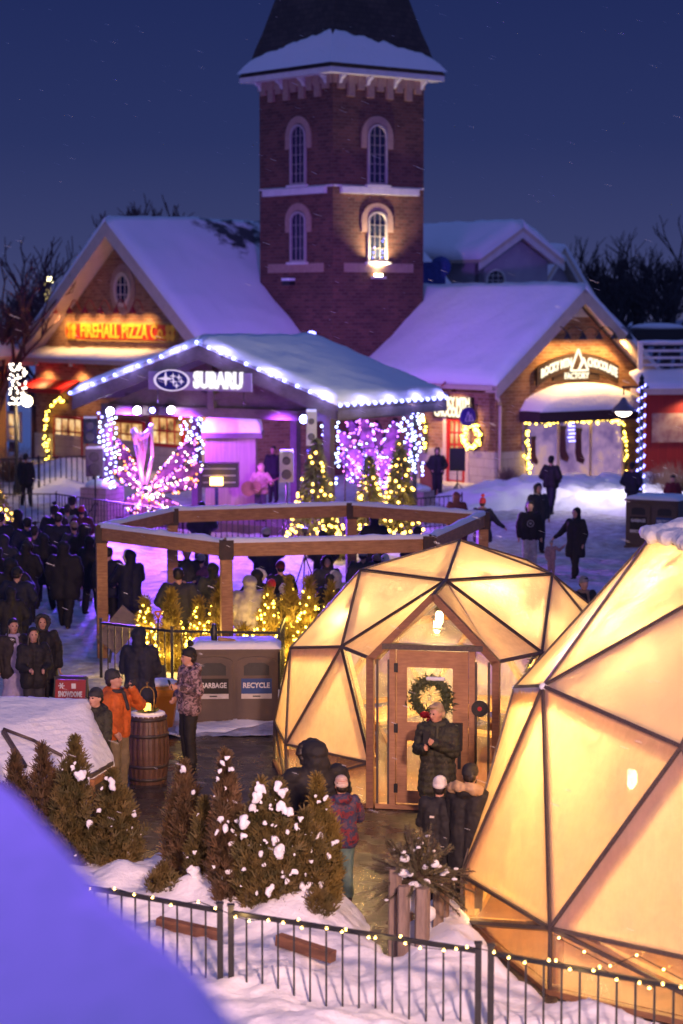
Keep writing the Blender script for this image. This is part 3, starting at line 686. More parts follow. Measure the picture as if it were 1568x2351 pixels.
b.add(vs, [[j * (n + 1) + i, j * (n + 1) + i + 1, (j + 1) * (n + 1) + i + 1, (j + 1) * (n + 1) + i] for j in range(6) for i in range(n)], True); b.build('awning_snow', SNOW, aw)
s0, z1 = CG.px(1205, 968); s1, z0 = CG.px(1425, 1100)
m, nt_, b_ = nodes('shop_window_glass'); f = ntex(nt_, coord(nt_, 'Object'), .9, 3); colr = ramp(nt_, f, [(.38, (.16, .10, .30)), (.55, (.40, .24, .46)), (.68, (.62, .36, .34))])
b_.inputs['Base Color'].default_value = (.05, .04, .06, 1); b_.inputs['Roughness'].default_value = .12; nt_.links.new(colr, b_.inputs['Emission Color']); b_.inputs['Emission Strength'].default_value = .62; m.cycles.emission_sampling = 'NONE'
wn = window(ch, CG, (s0 + s1) / 2, z0, s1 - s0, z1 - z0, 0, (3, 1), CREAM, m, .12, mun=.13)
STOCK = mat('felt_red', (.085, .02, .045), (.06, .015, .035)); 
dk = [(1222, 1035, .62), (1290, 1020, .8), (1326, 1025, .8)]
for i, (x, y, k) in enumerate(dk):
    s, z = CG.px(x, y); t = thing('hanging_stocking', 'dark red stocking hung inside the display window, %s' % ('left one', 'big middle one', 'right one')[i], 'stocking', CG.P(s, z - .4, .06), 0, 'stockings in the display window')
    b = MB(); CG.poly(b, [(s - .16 * k, z + .7 * k), (s + .16 * k, z + .7 * k), (s + .2 * k, z - .3 * k), (s + .42 * k, z - .65 * k), (s + .3 * k, z - .85 * k), (s - .1 * k, z - .7 * k), (s - .22 * k, z - .3 * k)], .03, .07); b.build('sock', STOCK, t)
    b = MB(); CG.box(b, s - .2 * k, s + .2 * k, z + .7 * k, z + .88 * k, .03, .08); b.build('cuff', mat('felt_dark', (.05, .03, .05)), t)
pp = [CG.px(x, y) for x, y in ((1208, 1100), (1203, 1050), (1200, 1005), (1203, 968), (1240, 970), (1290, 968), (1340, 964), (1385, 963), (1420, 968), (1428, 1010), (1432, 1060), (1428, 1100), (1390, 1098), (1330, 1104), (1290, 1102))]
garland('garland', 'green garland with yellow lights framing the shop display window', CG, pp, n_b=150, thick=.18, r=.04)
s, z = CG.px(1308, 985); t = thing('string_lights', 'small cluster of blue lights hanging inside the display window', 'string lights', CG.P(s, z, .1)); bulbs(t, [CG.P(s + x * .12 + .05 * sin(k * 3), z + .25 - k * .14, .1) for k in range(6) for x in (-1, 0, 1)], BB, .03)
# side: red door, sign, wreath
s0, z1 = CS.px(1030, 965); s1, z0 = CS.px(1070, 1118)
dr = window(ch, CS, (s0 + s1) / 2, .1, s1 - s0 - .25, z1 - .1, 0, (3, 5), RED, ROOMG, .15, sill=False, mun=.07); dr.name = 'door'
b = MB(); CS.box(b, s0 - .22, s0 - .03, 0, z1 + .35, .01, .1); CS.box(b, s1 + .03, s1 + .22, 0, z1 + .35, .01, .1); b.build('door_frame', CREAM, ch)
s0, z1 = CS.px(1001, 908); s1, z0 = CS.px(1090, 962); t = thing('shop_sign', 'dark two-line sign with lit cream letters over the red door', 'sign', CS.P((s0 + s1) / 2, z0, .1))
b = MB(); CS.box(b, s0, s1, z0, z1, .05, .16); b.build('board', SIGNDK, t)
put_text('lettering', 'ROCKY MTN', .5, LETTER, t, CS, (s0 + s1) / 2, z1 - (z1 - z0) * .28, .18, w=(s1 - s0) * .9, bold=.02)
put_text('lettering', 'CHOCOLATE', .5, LETTER, t, CS, (s0 + s1) / 2, z1 - (z1 - z0) * .74, .18, w=(s1 - s0) * .9, bold=.02)
s, z = CS.px(1099, 956); t = thing('round_sign', 'round blue hanging sign with a mountain emblem beside the shop door', 'sign', CS.P(s, z - .3, .5))
b = MB(); ctr = CS.P(s, z, .55); BLUES = mat('sign_blue', (.05, .035, .30), (.05, .03, .25), 4, .4, 0)
b.tube(ctr - CG.n * .05, ctr + CG.n * .05, .36, n=24, smooth=False); b.build('disc', BLUES, t); MB().tube(ctr + V((0, 0, .42)), CS.P(s, z + .42, 0), .025).tube(ctr + V((0, 0, .36)), ctr + V((0, 0, .43)), .02).build('bracket', BLACK, t)
b = MB(); e = CG.n * .065
for p, q in (((-.18, -.14), (-.03, .2)), ((-.03, .2), (.06, -.14)), ((.06, -.14), (-.18, -.14)), ((.02, -.1), (.1, .1)), ((.1, .1), (.22, -.14)), ((.22, -.14), (.06, -.14))):
    b.beam(ctr + e + CG.t * p[0] + V((0, 0, p[1])), ctr + e + CG.t * q[0] + V((0, 0, q[1])), .025, .02, up=CG.n)
b.build('emblem', mat('emblem_white', (.7, .65, .9)), t)
def wreath(name, label, fac, s, z, d, r, thick, bm, nb, snow=False, bow=False, rb=.03, m=None):
    t = thing(name, label, 'wreath', fac.P(s, z - r, d)); b = MB(); rr = random.Random(int(s * 100) + 5); L = []
    for i in range(900):
        a = rr.uniform(0, 2 * pi); k = rr.gauss(0, .35); c0 = fac.P(s + (r + k * thick) * cos(a), z + (r + k * thick) * sin(a), d + .3 * thick * abs(rr.gauss(0, .6)))
        v = (fac.t * rr.gauss(0, 1) + V((0, 0, rr.gauss(0, 1))) + fac.n * abs(rr.gauss(0, .6))).normalized(); x = v.orthogonal().normalized() * .014
        b.add([c0 - x, c0 + x, c0 + v * thick * .8], [(0, 1, 2)])
        if i % 6 == 0: L.append(c0 + fac.n * thick * .5)
    b.build('greenery', m or SPRUCE, t)
    b = MB(); pts = [fac.P(s + r * cos(2 * pi * i / 20), z + r * sin(2 * pi * i / 20), d) for i in range(21)]; b.path(pts, thick * .45, 7).build('ring', m or SPRUCE, t)
    if nb: bulbs(t, L[:nb], bm, rb)
    if bow:
        b = MB(); q = fac.P(s, z - r, d + thick * .7)
        for sx in (-1, 1): b.ball(q + fac.t * sx * .07, .07, 10, (1, .6, .7)); b.beam(q + fac.n * .02, q + fac.t * sx * .07 + V((0, 0, -.22)), .05, .012, up=fac.n)
        b.ball(q + fac.n * .03, .035, 8); b.build('bow', mat('bow_red', (.5, .01, .02), (.4, .01, .02)), t)
    return t
s, z = CS.px(1089, 1002); wreath('wreath', 'brightly lit green wreath hanging right of the red shop door', CS, s, z, .08, .42, .16, YB, 75, rb=.04)
s, z = CS.px(980, 985)
pp = [CS.px(x, y) for x, y in ((975, 950), (983, 975), (984, 1010), (985, 1040))]; garland('garland', 'short hanging garland with red ribbon left of the shop sign', CS, pp, n_b=16, thick=.16, r=.04)
for i, (x, y) in enumerate(((1045, 905),)):
    s, z = CS.px(x, y); gooseneck(CS, s, z, LAMPRED, 'red gooseneck lamp over the sign above the red door', 'red shop lamps', .9, .4, .2, 500, (1, .6, .2), -1.3)
# ---------------------------------------------------------------- houses behind
def small_house(name, label, c0, wd, dp, ze_, zr_, wm, seed):
    a0, u0 = AU(c0); t = thing(name, label, 'building', W(a0 + wd / 2, u0, 0)); fg = Fac(W(a0, u0), A2, U2)
    b = MB(); fg.poly(b, [(0, 0), (wd, 0), (wd, ze_), (wd / 2, zr_), (0, ze_)], 0, -.3); b.build('wall', wm, t)
    b = MB(); Fac(W(a0, u0), U2, -A2).box(b, 0, -dp, 0, ze_, .0, -.3); b.build('wall', wm, t)
    roof2(t, u0 + .6, u0 - dp, a0 + wd / 2, wd / 2 + .5, zr_ + .35, ze_ + .05, .4, seed, axis='u')
    for sg in (-1, 1):
        b = MB(); fg.poly(b, [(wd / 2, zr_ + .2), (wd / 2 + sg * (wd / 2 + .5), ze_ - .1), (wd / 2 + sg * (wd / 2 + .5), ze_ - .4), (wd / 2, zr_ - .12)], .5, .58); b.build('barge_board', WHITE, t)
    return t, fg
LAV = mat('lavender_render', (.40, .36, .42), (.35, .31, .38), 2, .8, .1)
c0 = At(1100, 650, 96); hgt = lambda y: At(1100, y, 97).z
t, fg = small_house('dormer_house', 'lavender dormer building with a snowy roof behind the shop roof', V((c0.x, c0.y, 0)), 4.2, 9, hgt(600), hgt(540), LAV, 21)
s, z = fg.px(1136, 655); window(t, fg, s, z, 1.0, hgt(622) - z, .4, (3, 3))
q = At(1168, 650, 100); t, fg = small_house('snowy_house', 'low house with a steep snow roof right of the dormer', V((q.x + 1.0, q.y + 3, 0)), 4.0, 9, 6.3, 9.0, LAV, 31)
s_ = thing('rooftop_unit', 'blue wrapped rooftop unit beside the tower', 'rooftop unit', At(990, 650, 93)); q = At(992, 632, 93)
b = MB(); b.box(q, (1.1, .9, 1.1)); b.build('casing', mat('tarp_blue', (.04, .06, .28), (.03, .04, .2)), s_); MB().ball(At(1012, 612, 93), .45, 12).build('hood', mat('tarp_blue', (.04, .06, .28)), s_)
# left neighbour and right red barn
lf = thing('orange_house', 'orange-lit building cut off by the left picture edge', 'building', At(0, 1000, 86)); 
b = MB(); p0 = At(-160, 1050, 84); p1 = At(16, 1050, 93); fL = Fac(p0, (p1 - p0), (p1 - p0).cross(V((0, 0, 1)))); Lw = (V((p1.x, p1.y, 0)) - V((p0.x, p0.y, 0))).length
fL.box(b, 0, Lw, 0, 4.6, -.3, 0); b.build('wall', mat('ochre_render', (.38, .2, .09), (.33, .17, .08)), lf)
c = [fL.P(-1, 4.5, .6), fL.P(Lw + .5, 4.5, .6), fL.P(Lw + .5, 7.2, -3.4), fL.P(-1, 7.2, -3.4)]; b = MB(); plank(b, c, .15); b.build('roof', CREAM, lf); snow_slab(c, .3, .3, 4).build('roof_snow', ROOFSNOW, lf)
fL.box(MB(), 0, 1, 0, 1, 0, .1); 
s, z = fL.px(3, 800); b = MB(); fL.box(b, 0, Lw + .2, 4.1, 4.4, .003, .12); b.build('fascia', CREAM, lf)
rb = thing('red_barn', 'red-sided barn with a snowy roof and white balcony railing at right edge', 'building', At(1540, 1100, 84))
p0 = At(1480, 1100, 82); FB = Fac(p0, (1, .16), (.16, -1)); b = MB(); zt = FB.px(1500, 905)[1]; FB.box(b, 0, 8, 0, zt, -.3, 0); b.build('wall', REDSID, rb)
zt2 = FB.px(1500, 855)[1]
b = MB(); FB.box(b, -.3, 8, zt, zt + .22, -1, .5); b.build('eave', CREAM, rb)
snow_slab([FB.P(-.3, zt + .22, .55), FB.P(8, zt + .22, .55), FB.P(8, zt2 - .1, -1.2), FB.P(-.3, zt2 - .1, -1.2)], .2, .25, 8).build('roof_snow', SNOW, rb)
b = MB(); zz = zt2 + .1
dk = b
for x in (0.1, 2.2, 4.3): 
    b.beam(FB.P(x, zz - .3, -1.1), FB.P(x, zz + 1.05, -1.1), .18, .18)
for k in range(4): FB.box(b, .1, 6, zz + .1 + k * .27, zz + .2 + k * .27, -1.16, -1.1)
rl = b.build('railing', WHITE, rb)
snow_slab([FB.P(0, zz + 1.0, -1.0), FB.P(6, zz + 1.0, -1.0), FB.P(6, zz + 1.0, -1.22), FB.P(0, zz + 1.0, -1.22)], .1, .15, 2).build('railing_snow', SNOW, rb)
s, z = FB.px(1540, 985); nb_ = thing('notice_board', 'pale poster board on the red barn wall at the right edge', 'sign', FB.P(s, z, .05)); b = MB(); FB.box(b, s - .75, s + .8, z - .5, z + .6, .01, .06); b.build('board', mat('poster', (.42, .32, .25), (.25, .12, .12), 3), nb_)
light('barn_eave_light', 'SPOT', FB.P(1.6, zt - .1, .5), 130, (1, .62, .3), rb, .1, FB.P(1.6, 0, .2), 140, .8)
# far trees on the rise at right
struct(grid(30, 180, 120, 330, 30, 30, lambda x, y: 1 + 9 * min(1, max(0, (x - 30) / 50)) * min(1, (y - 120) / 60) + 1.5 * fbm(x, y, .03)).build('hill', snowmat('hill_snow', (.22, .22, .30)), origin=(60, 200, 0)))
# ---------------------------------------------------------------- geodesic domes
RIM = wood('dark_wood_rim', (.22, .11, .06), (.16, .075, .04))
def dome(name, label, cx, cy, R_, rot, z0, door=False, skip=(), tweak=None, power=(1, 1, 1), clear_low=False, snow_top=False):
    t = thing(name, label, 'dome', (cx, cy, 0))
    P = {}
    def p(az, r, z): a = rot + R(az); return V((cx + r * R_ * sin(a), cy - r * R_ * cos(a), z0 + z * R_))
    P['top'] = p(0, 0, 1)
    for i in range(5):
        P['r%d' % i] = p(72 * i, .5257, .8507); P['p%d' % i] = p(72 * i, .8944, .4472); P['m%d' % i] = p(72 * i + 36, .8507, .5257)
    for i in range(10):
        P['e%d' % i] = p(18 + 36 * i, 1, 0); q = p(18 + 36 * i, 1, 0); P['b%d' % i] = V((q.x, q.y, .03))
    if tweak:
        for k, v in tweak.items(): P[k] = P[k] + V(v)
    faces = []
    for i in range(5):
        j = (i + 1) % 5
        faces += [('top', 'r%d' % i, 'r%d' % j), ('r%d' % i, 'm%d' % i, 'r%d' % j), ('r%d' % i, 'p%d' % i, 'm%d' % i), ('r%d' % j, 'm%d' % i, 'p%d' % j)]
        e0, e1, e2, e9 = 'e%d' % (2 * i), 'e%d' % (2 * i + 1), 'e%d' % ((2 * i + 2) % 10), 'e%d' % ((2 * i + 9) % 10)
        faces += [('p%d' % i, e9, e0), ('p%d' % i, e0, 'm%d' % i), ('m%d' % i, e0, e1), ('m%d' % i, e1, 'p%d' % j)]
    for i in range(10):
        j = (i + 1) % 10
        faces += [('e%d' % i, 'b%d' % i, 'b%d' % j), ('e%d' % i, 'b%d' % j, 'e%d' % j)] if i % 2 else [('e%d' % i, 'b%d' % i, 'e%d' % j), ('e%d' % j, 'b%d' % i, 'b%d' % j)]
    if door: faces = [f for f in faces if 'p0' not in f and f[0] not in () and not (('e9' in f and ('b9' in f or 'e0' in f) and ('e0' in f or 'b0' in f)))]
    ctr = V((cx, cy, z0)); edges = set()
    for f in faces:
        q = [P[k] for k in f]; c = (q[0] + q[1] + q[2]) / 3
        n = (q[1] - q[0]).cross(q[2] - q[0]).normalized()
        if n.dot(c - V((cx, cy, z0 + .3))) < 0: n = -n
        b = MB(); qs = [v + (c - v).normalized() * .03 for v in q]; b.ext([v - n * .006 for v in qs], n * .012)
        low = c.z < z0 + .45 * R_ * .5; base = c.z < z0 - .05
        m = FROST if c.z > z0 + .5 * R_ else (FROST_MID if not base else CLEARISH)
        if not door and c.z > z0 + .36 * R_: m = FROST
        b.build('panel', m, t)
        for a, e in ((0, 1), (1, 2), (2, 0)): edges.add(tuple(sorted((f[a], f[e]))))
    for a, e in sorted(edges):
        if door and set((a, e)) in (set(('b9', 'b0')), set(('e9', 'e0'))): continue
        A, B = P[a], P[e]; mid = (A + B) / 2; out = (mid - V((cx, cy, z0))) if mid.z > z0 + .05 else V((mid.x - cx, mid.y - cy, 0))
        out.normalize(); wd = .030 if door else .036
        if a[0] == 'b' and e[0] == 'b': s_ = MB().beam(A, B, .09, .06, up=(0, 0, 1)).build('strut', RIM, t); continue
        x = (B - A).normalized()
        ob = MB().beam(A + out * .012, B + out * .012, wd, .03, up=out).build('strut', GASKET, t)
        MB().beam(A - out * .075 + x * .08, B - out * .075 - x * .08, .065 if door else .085, .10, up=out).build('timber', YTIMBER, ob)
    return t, P, p
D1 = (1.6733, 30.595, 2.6826, -.1886, .6172)
d1, P1, p1 = dome('geodesic_dome', 'complete glowing geodesic dome with the wooden door and wreath', *D1, door=True, clear_low=True)
cx, cy, RR, rot, z0 = D1
fr = V((sin(rot), -cos(rot), 0)); tr_ = V((cos(rot), sin(rot), 0))
DF = Fac(V((cx, cy, 0)) + fr * RR * cos(R(18)), tr_, fr)     # door front plane
hwD = RR * sin(R(18)); zGL = DF.px(846, 1512)[1]; zGA = DF.px(985, 1368)[1]; sGA = 0
port = MB()
GLp, GRp, GAp = DF.P(-hwD, zGL), DF.P(hwD, zGL), DF.P(0, zGA)
for s in (-1, 1):
    port.beam(DF.P(s * hwD, .02), DF.P(s * hwD, zGL + .03), .095, .13, up=DF.n)
    port.beam(DF.P(s * hwD, zGL), DF.P(0, zGA), .09, .13, up=DF.n)
pf = port.build('door_portal', DTIMBER, d1)
for s, mk, ek in ((-1, 'm4', 'e9'), (1, 'm0', 'e0')):
    GL = GLp if s < 0 else GRp; Mk = P1[mk]; A_ = P1['r0']; Ek = P1[ek]
    for q, mm in (((A_, Mk, GL), FROST_MID), ((A_, GL, GAp), FROST_MID), ((Mk, GL, Ek), CLEARISH)):
        c = (q[0] + q[1] + q[2]) / 3; n = (q[1] - q[0]).cross(q[2] - q[0]).normalized(); b = MB(); b.ext([v + (c - v).normalized() * .02 - n * .005 for v in q], n * .01); b.build('panel', mm, d1)
    for a, e in ((A_, Mk), (Mk, GL), (Mk, Ek), (A_, P1['r1' if s > 0 else 'r4'])):
        o_ = ((a + e) / 2 - V((cx, cy, z0))).normalized(); st = MB().beam(a + o_ * .012, e + o_ * .012, .045, .03, up=o_).build('strut', GASKET, d1)
    MB().beam(A_ - V((0, 0, .09)), GL - V((0, 0, .06)) - fr * .05, .05, .10, up=(0, 0, 1)).build('timber', DTIMBER, d1)
MB().beam(P1['r0'], GAp, .05, .05).build('strut', GASKET, d1)
# header, jambs, side lights, door leaf
zH = DF.px(985, 1487)[1]; b = MB(); DF.box(b, -.66, .66, zH - .02, zH + .05, -.02, .10); b.build('header', GASKET, d1)
b = MB()
sl = DF.px(862, 1700)[0]; s1 = DF.px(895, 1700)[0]; s2 = DF.px(909, 1700)[0]; s3 = DF.px(1077, 1700)[0]; s4 = DF.px(1090, 1700)[0]; s5 = DF.px(1122, 1700)[0]
DF.box(b, s1, s2, .03, zH - .02, -.05, .05); DF.box(b, s3, s4, .03, zH - .02, -.05, .05); DF.box(b, -hwD + .07, hwD - .07, .02, .08, -.051, .06); b.build('door_frame', DOORWOOD, d1)
dl = MB(); dz = [.10, .42, 1.02, 1.28, 1.98, zH - .04]
wx0, wx1 = DF.px(935, 1600)[0], DF.px(1040, 1600)[0]; a0, a1 = s2 + .012, s3 - .012
up0, up1 = DF.px(980, 1658)[1], DF.px(980, 1532)[1]; lo1, lo0 = DF.px(960, 1700)[1], DF.px(960, 1815)[1]
for (za, zb) in ((.10, lo0), (lo1, up0), (up1, zH - .04)): DF.box(dl, a0, a1, za, zb, -.02, .03)
for (za, zb) in ((lo0, lo1), (up0, up1)): DF.box(dl, a0, wx0, za, zb, -.02, .03); DF.box(dl, wx1, a1, za, zb, -.02, .03)
dr = dl.build('door', DOORWOOD, d1)
b = MB(); DF.box(b, wx0 - .005, wx1 + .005, up0, up1, .0, .008); b.build('door_glass', CLEARISH, dr)
b = MB(); DF.box(b, wx0 - .005, wx1 + .005, lo0, lo1, .0, .008); b.build('door_glass', CLEARISH, dr)
sx = DF.px(1056, 1700)[0]; b = MB(); zq = DF.px(1056, 1690)[1]; DF.box(b, sx - .06, sx + .04, zq - .18, zq + .18, .03, .09); DF.box(b, sx - .02, sx + .02, zq - .42, zq - .16, .03, .075); b.build('door_handle', BLACK, dr)
for zz in (.3, 1.1, 1.9): b = MB(); DF.box(b, s2 - .02, s2 + .03, zz - .06, zz + .06, .03, .055); b.build('hinge', BLACK, dr)
for xa, xb, s in ((-hwD + .08, s1, -1), (s4, hwD - .08, 1)):
    zt_in = zGL - .05 if True else 0
    b = MB(); DF.poly(b, [(xa, .09), (xb, .09), (xb, zH - .03), (xa + (.0 if s < 0 else 0), zH - .03)] if False else [(xa, .09), (xb, .09), (xb, zH - .03 if s < 0 else zGL + .02), (xa, zGL + .02 if s < 0 else zH - .03)], -.004, .006); b.build('side_light', CLEARISH, d1)
    for x in (xa + .015, xb - .015): b = MB(); DF.box(b, x - .015, x + .015, .08, zGL, .006, .03); b.build('trim', WHITE if False else GASKET, d1)
b = MB(); k = .13; DF.poly(b, [(-(zGA - zH) * hwD / (zGA - zGL) + k, zH + .06), ((zGA - zH) * hwD / (zGA - zGL) - k, zH + .06), (0, zGA - .16)], -.004, .006); b.build('gable_glass', CLEARISH, d1)
b = MB(); s_, z_ = DF.px(1103, 1625); c_ = DF.P(s_, z_, .03); b.tube(c_, c_ + DF.n * .05, .11, n=18, smooth=False); v_ = b.build('vent_fan', BLACK, d1); MB().tube(c_ + DF.n * .051, c_ + DF.n * .058, .03, n=10).build('hub', RED, v_)
s_, z_ = DF.px(992, 1598); wr = wreath('wreath', 'green fir wreath with a red bow hung on the dome door', DF, s_, z_, .09, .22, .10, AMB, 0, bow=True)
b = MB(); c_ = DF.P(s_ + .06, z_ + .25, .12); put('snow', blob([('c', c_ + DF.t * -.1, c_ + DF.t * .1, .03, .03)], .012), SNOW, wr).matrix_local = mw(wr).inverted()
# interior
def interior(t, cx, cy, RR, rot, z0, pend, tree=None):
    b = MB(); n = 10; b.ext([V((cx + (RR - .05) * sin(rot + R(18 + 36 * i)), cy - (RR - .05) * cos(rot + R(18 + 36 * i)), .02)) for i in range(n)][::-1], (0, 0, .05)); b.build('floor', DTIMBER, t)
interior(d1, cx, cy, RR, rot, z0, None)
def table(label, x, y, rz, lbl_b):
    t = thing('picnic_table', label, 'table', (x, y, .07), rz)
    M = mw(t)
    def bx(b, c, d): return b.box(M @ V(c), d, Matrix.Rotation(rz, 3, 'Z'))
    b = MB()
    for k in range(4): bx(b, (0, -.27 + k * .18, .73), (1.5, .165, .04))
    b.build('table_top', YTIMBER, t)
    for sy in (-1, 1):
        b = MB(); bx(b, (0, sy * .6, .44), (1.5, .24, .04)); b.build('bench', YTIMBER, t)
    for sx in (-1, 1):
        b = MB(); b.beam(M @ V((sx * .6, -.62, .0)), M @ V((sx * .6, -.15, .72)), .06, .09).beam(M @ V((sx * .6, .62, .0)), M @ V((sx * .6, .15, .72)), .06, .09).beam(M @ V((sx * .6, -.68, .38)), M @ V((sx * .6, .68, .38)), .06, .09); b.build('trestle', DTIMBER, t)
    return t
table('pine picnic table inside the door dome, near its left wall', cx - .95, cy + .2, .9, '')
table('pine picnic table inside the door dome, near its back right wall', cx + .9, cy + .5, -.7, '')
def pendant(label, x, y, z, e, ceil, par_r=.13, c=(1, .60, .19), glow=70):
    t = thing('pendant_lantern', label, 'lamp', (x, y, z))
    b = MB()
    for i in range(4):
        a = pi / 4 + i * pi / 2; b.tube((x + .08 * cos(a), y + .08 * sin(a), z), (x + .08 * cos(a), y + .08 * sin(a), z + .24), .006)
    b.lathe((x, y, z + .24), [(.10, 0), (.04, .05), (.015, .07)], 4, False); b.lathe((x, y, z - .02), [(.09, 0), (.09, .02)], 4, False); b.build('frame', BLACK, t)
    MB().tube((x, y, z + .3), (x, y, max(ceil, z + .33)), .005).build('cord', BLACK, t)
    MB().lathe((x, y, z + .02), [(.02, 0), (.055, .06), (.055, .16), (.02, .22)], 10).build('bulb', emit('lantern_bulb', (1, .75, .4), glow), t)
    light('lantern_glow', 'POINT', (x, y, z + .12), e, c, t, .09)
def inside(D, px, py, depth):
    """point `depth` metres inside a dome's shell, seen from the camera"""
    d = ray(px, py).normalized(); c = V((D[0], D[1], D[4])); oc = O - c; b_ = oc.dot(d); q = b_ * b_ - oc.dot(oc) + (D[2] * .93) ** 2
    return O + d * (-b_ - sqrt(max(q, 0)) + depth)
for lb, px, py, dp, e in (('wire lantern inside the door dome at its upper left panel', 812, 1440, .45, 360), ('wire lantern inside the door dome above the entrance', 1008, 1415, .55, 160), ('wire lantern inside the door dome at its upper right panel', 1118, 1385, .47, 620), ('wire lantern inside the door dome at its right side', 1215, 1455, .45, 280)):
    q = inside(D1, px, py, dp); pendant(lb, q.x, q.y, q.z - .16, e, q.z + .16, c=(1, .70, .30), glow=30)
pendant('wire lantern low in the middle of the door dome', cx - .3, cy + .4, 1.9, 170, 3.1, c=(1, .52, .15))
def xmas(label, x, y, z, h, r, nb, m=None, balls=True, bm=None, rb=.02, leaves=2600, name='christmas_tree', lean=0, size=.07, group=None, droop=.35, mleaf=None):
    t = thing(name, label, 'tree', (x, y, z), 0, group); rr = random.Random(int(x * 37 + y * 91)); b = MB(); L = []
    b2 = MB().tube((x, y, z), (x, y, z + h * .95), .035 * h, .008, 7); b2.build('trunk', BARK, t)
    for i in range(leaves):
        k = rr.random() ** .7; k = 1 - k; rad = r * (1 - k) ** .9 * (.82 + .25 * noise.noise(V((k * 9, rr.random() * 6, x)))) ; a = rr.uniform(0, 2 * pi); q = rad * sqrt(rr.uniform(.15, 1))
        c = V((x + q * cos(a), y + q * sin(a), z + .06 * h + k * h * .94 - droop * .12 * q)); o_ = V((cos(a), sin(a), -droop + rr.gauss(0, .35))).normalized(); sz = size * rr.uniform(.7, 1.5)
        w_ = o_.cross(V((rr.gauss(0, 1), rr.gauss(0, 1), 1))).normalized() * sz * .22
        b.add([c - w_, c + w_, c + o_ * sz], [(0, 1, 2)])
    b.build('foliage', mleaf or SPRUCE, t)
    for i in range(nb):
        k = 1 - sqrt(rr.random()); a = rr.uniform(0, 2 * pi); q = r * (1 - k) ** .9 * 1.02; L.append(V((x + q * cos(a), y + q * sin(a), z + .06 * h + k * h * .94)))
    bulbs(t, L, bm or YB, rb)
    if balls:
        for i in range(14):
            k = 1 - sqrt(rr.random()); a = rr.uniform(pi, 2 * pi); q = r * (1 - k) ** .9; MB().ball((x + q * cos(a), y + q * sin(a), z + k * h * .9), .045, 8).build('bauble', LAMPRED, t)
    return t
q = DF.P(1.25, 0, -1.0); xmas('decorated Christmas tree with red baubles inside the door dome', q.x, q.y, .07, 2.0, .52, 100, rb=.016, size=.09)
# near dome
D2 = (5.37, 22.736, 4.073, -.655, .63)
d2, P2, p2 = dome('geodesic_dome', 'large near glowing dome cut off by the right picture edge', *D2, tweak={'p4': (0, 0, -.08), 'e8': (0, 0, -.09), 'p0': (0, 0, .09), 'e9': (0, 0, .03)})
interior(d2, D2[0], D2[1], D2[2], D2[3], D2[4], None)
for lb, px, py, dp, e in (('wire lantern inside the near dome behind its brightest round glow', 1500, 1500, .55, 420), ('wire lantern inside the near dome by its snowy left joint', 1350, 1535, .6, 620), ('wire lantern inside the near dome under its top snow', 1545, 1370, .75, 1200), ('wire lantern inside the near dome at its upper left edge', 1430, 1470, .68, 700), ('wire lantern low inside the near dome', 1450, 1780, 1.6, 260)):
    q = inside(D2, px, py, dp); pendant(lb, q.x, q.y, q.z - .16, e, q.z + .16, c=(1, .70, .30) if py < 1700 else (1, .52, .15), glow=5)
table('pine picnic table inside the near right dome', 4.4, 21.4, .3, '')
# snow caps on the near dome
for nm_, k, r_ in (('P', P2['m4'], .055), ('Q', P2['p4'], .045)):
    o = put('snow_cap', blob([('e', k, (r_, r_, r_ * .8)), ('e', k + V((r_, 0, .0)), (r_ * .8, r_ * .6, r_ * .5))], .02), SNOW, d2); o.matrix_local = mw(d2).inverted()
k = P2['r4']; pr = []
rr = random.Random(6)
for i in range(16):
    a = k.lerp(P2['r0'], i / 16) + V((rr.uniform(0, .1), rr.uniform(0, .25), .05)); r_ = rr.uniform(.07, .16); pr.append(('e', a, (r_ * 1.5, r_ * 1.3, r_ * .8)))
for i in range(8):
    a = k.lerp(P2['top'], i / 8 * .6) + V((0, 0, .06)); pr.append(('e', a, (.14, .14, .08)))
o = put('snow_cap', blob(pr, .028, 2, fold=.03), SNOW, d2); o.matrix_local = mw(d2).inverted()
# icicle fringe at left pent vertex
b = MB(); rr = random.Random(3)
for i in range(22):
    q = P2['p4'].lerp(P2['m4'], i / 21) + V((0, 0, -.02)); q += (q - V((D2[0], D2[1], D2[4]))).normalized() * .03; b.tube(q, q - V((0, 0, rr.uniform(.04, .17))), .012, .002, 5)
b.build('icicles', mat('ice', (.7, .65, .6), (.8, .75, .7), 5, .1, 0), d2)
# string lights round near dome (bottom rim) 
sl2 = thing('string_lights', 'warm string lights along the lower rim of the near dome', 'string lights', P2['e9'])
pts = []
for a, c in (('e9', 'e0'), ('e0', 'e1')):
    for i in range(9):
        q = P2[a].lerp(P2[c], (i + .5) / 9); o_ = V((q.x - D2[0], q.y - D2[1], 0)).normalized(); pts.append(q + o_ * .06 + V((0, 0, -.06 - .08 * ((i * 7) % 3))))
bulbs(sl2, pts, WB, .013); MB().path(pts, .005, 4).build('cable', BLACK, sl2)
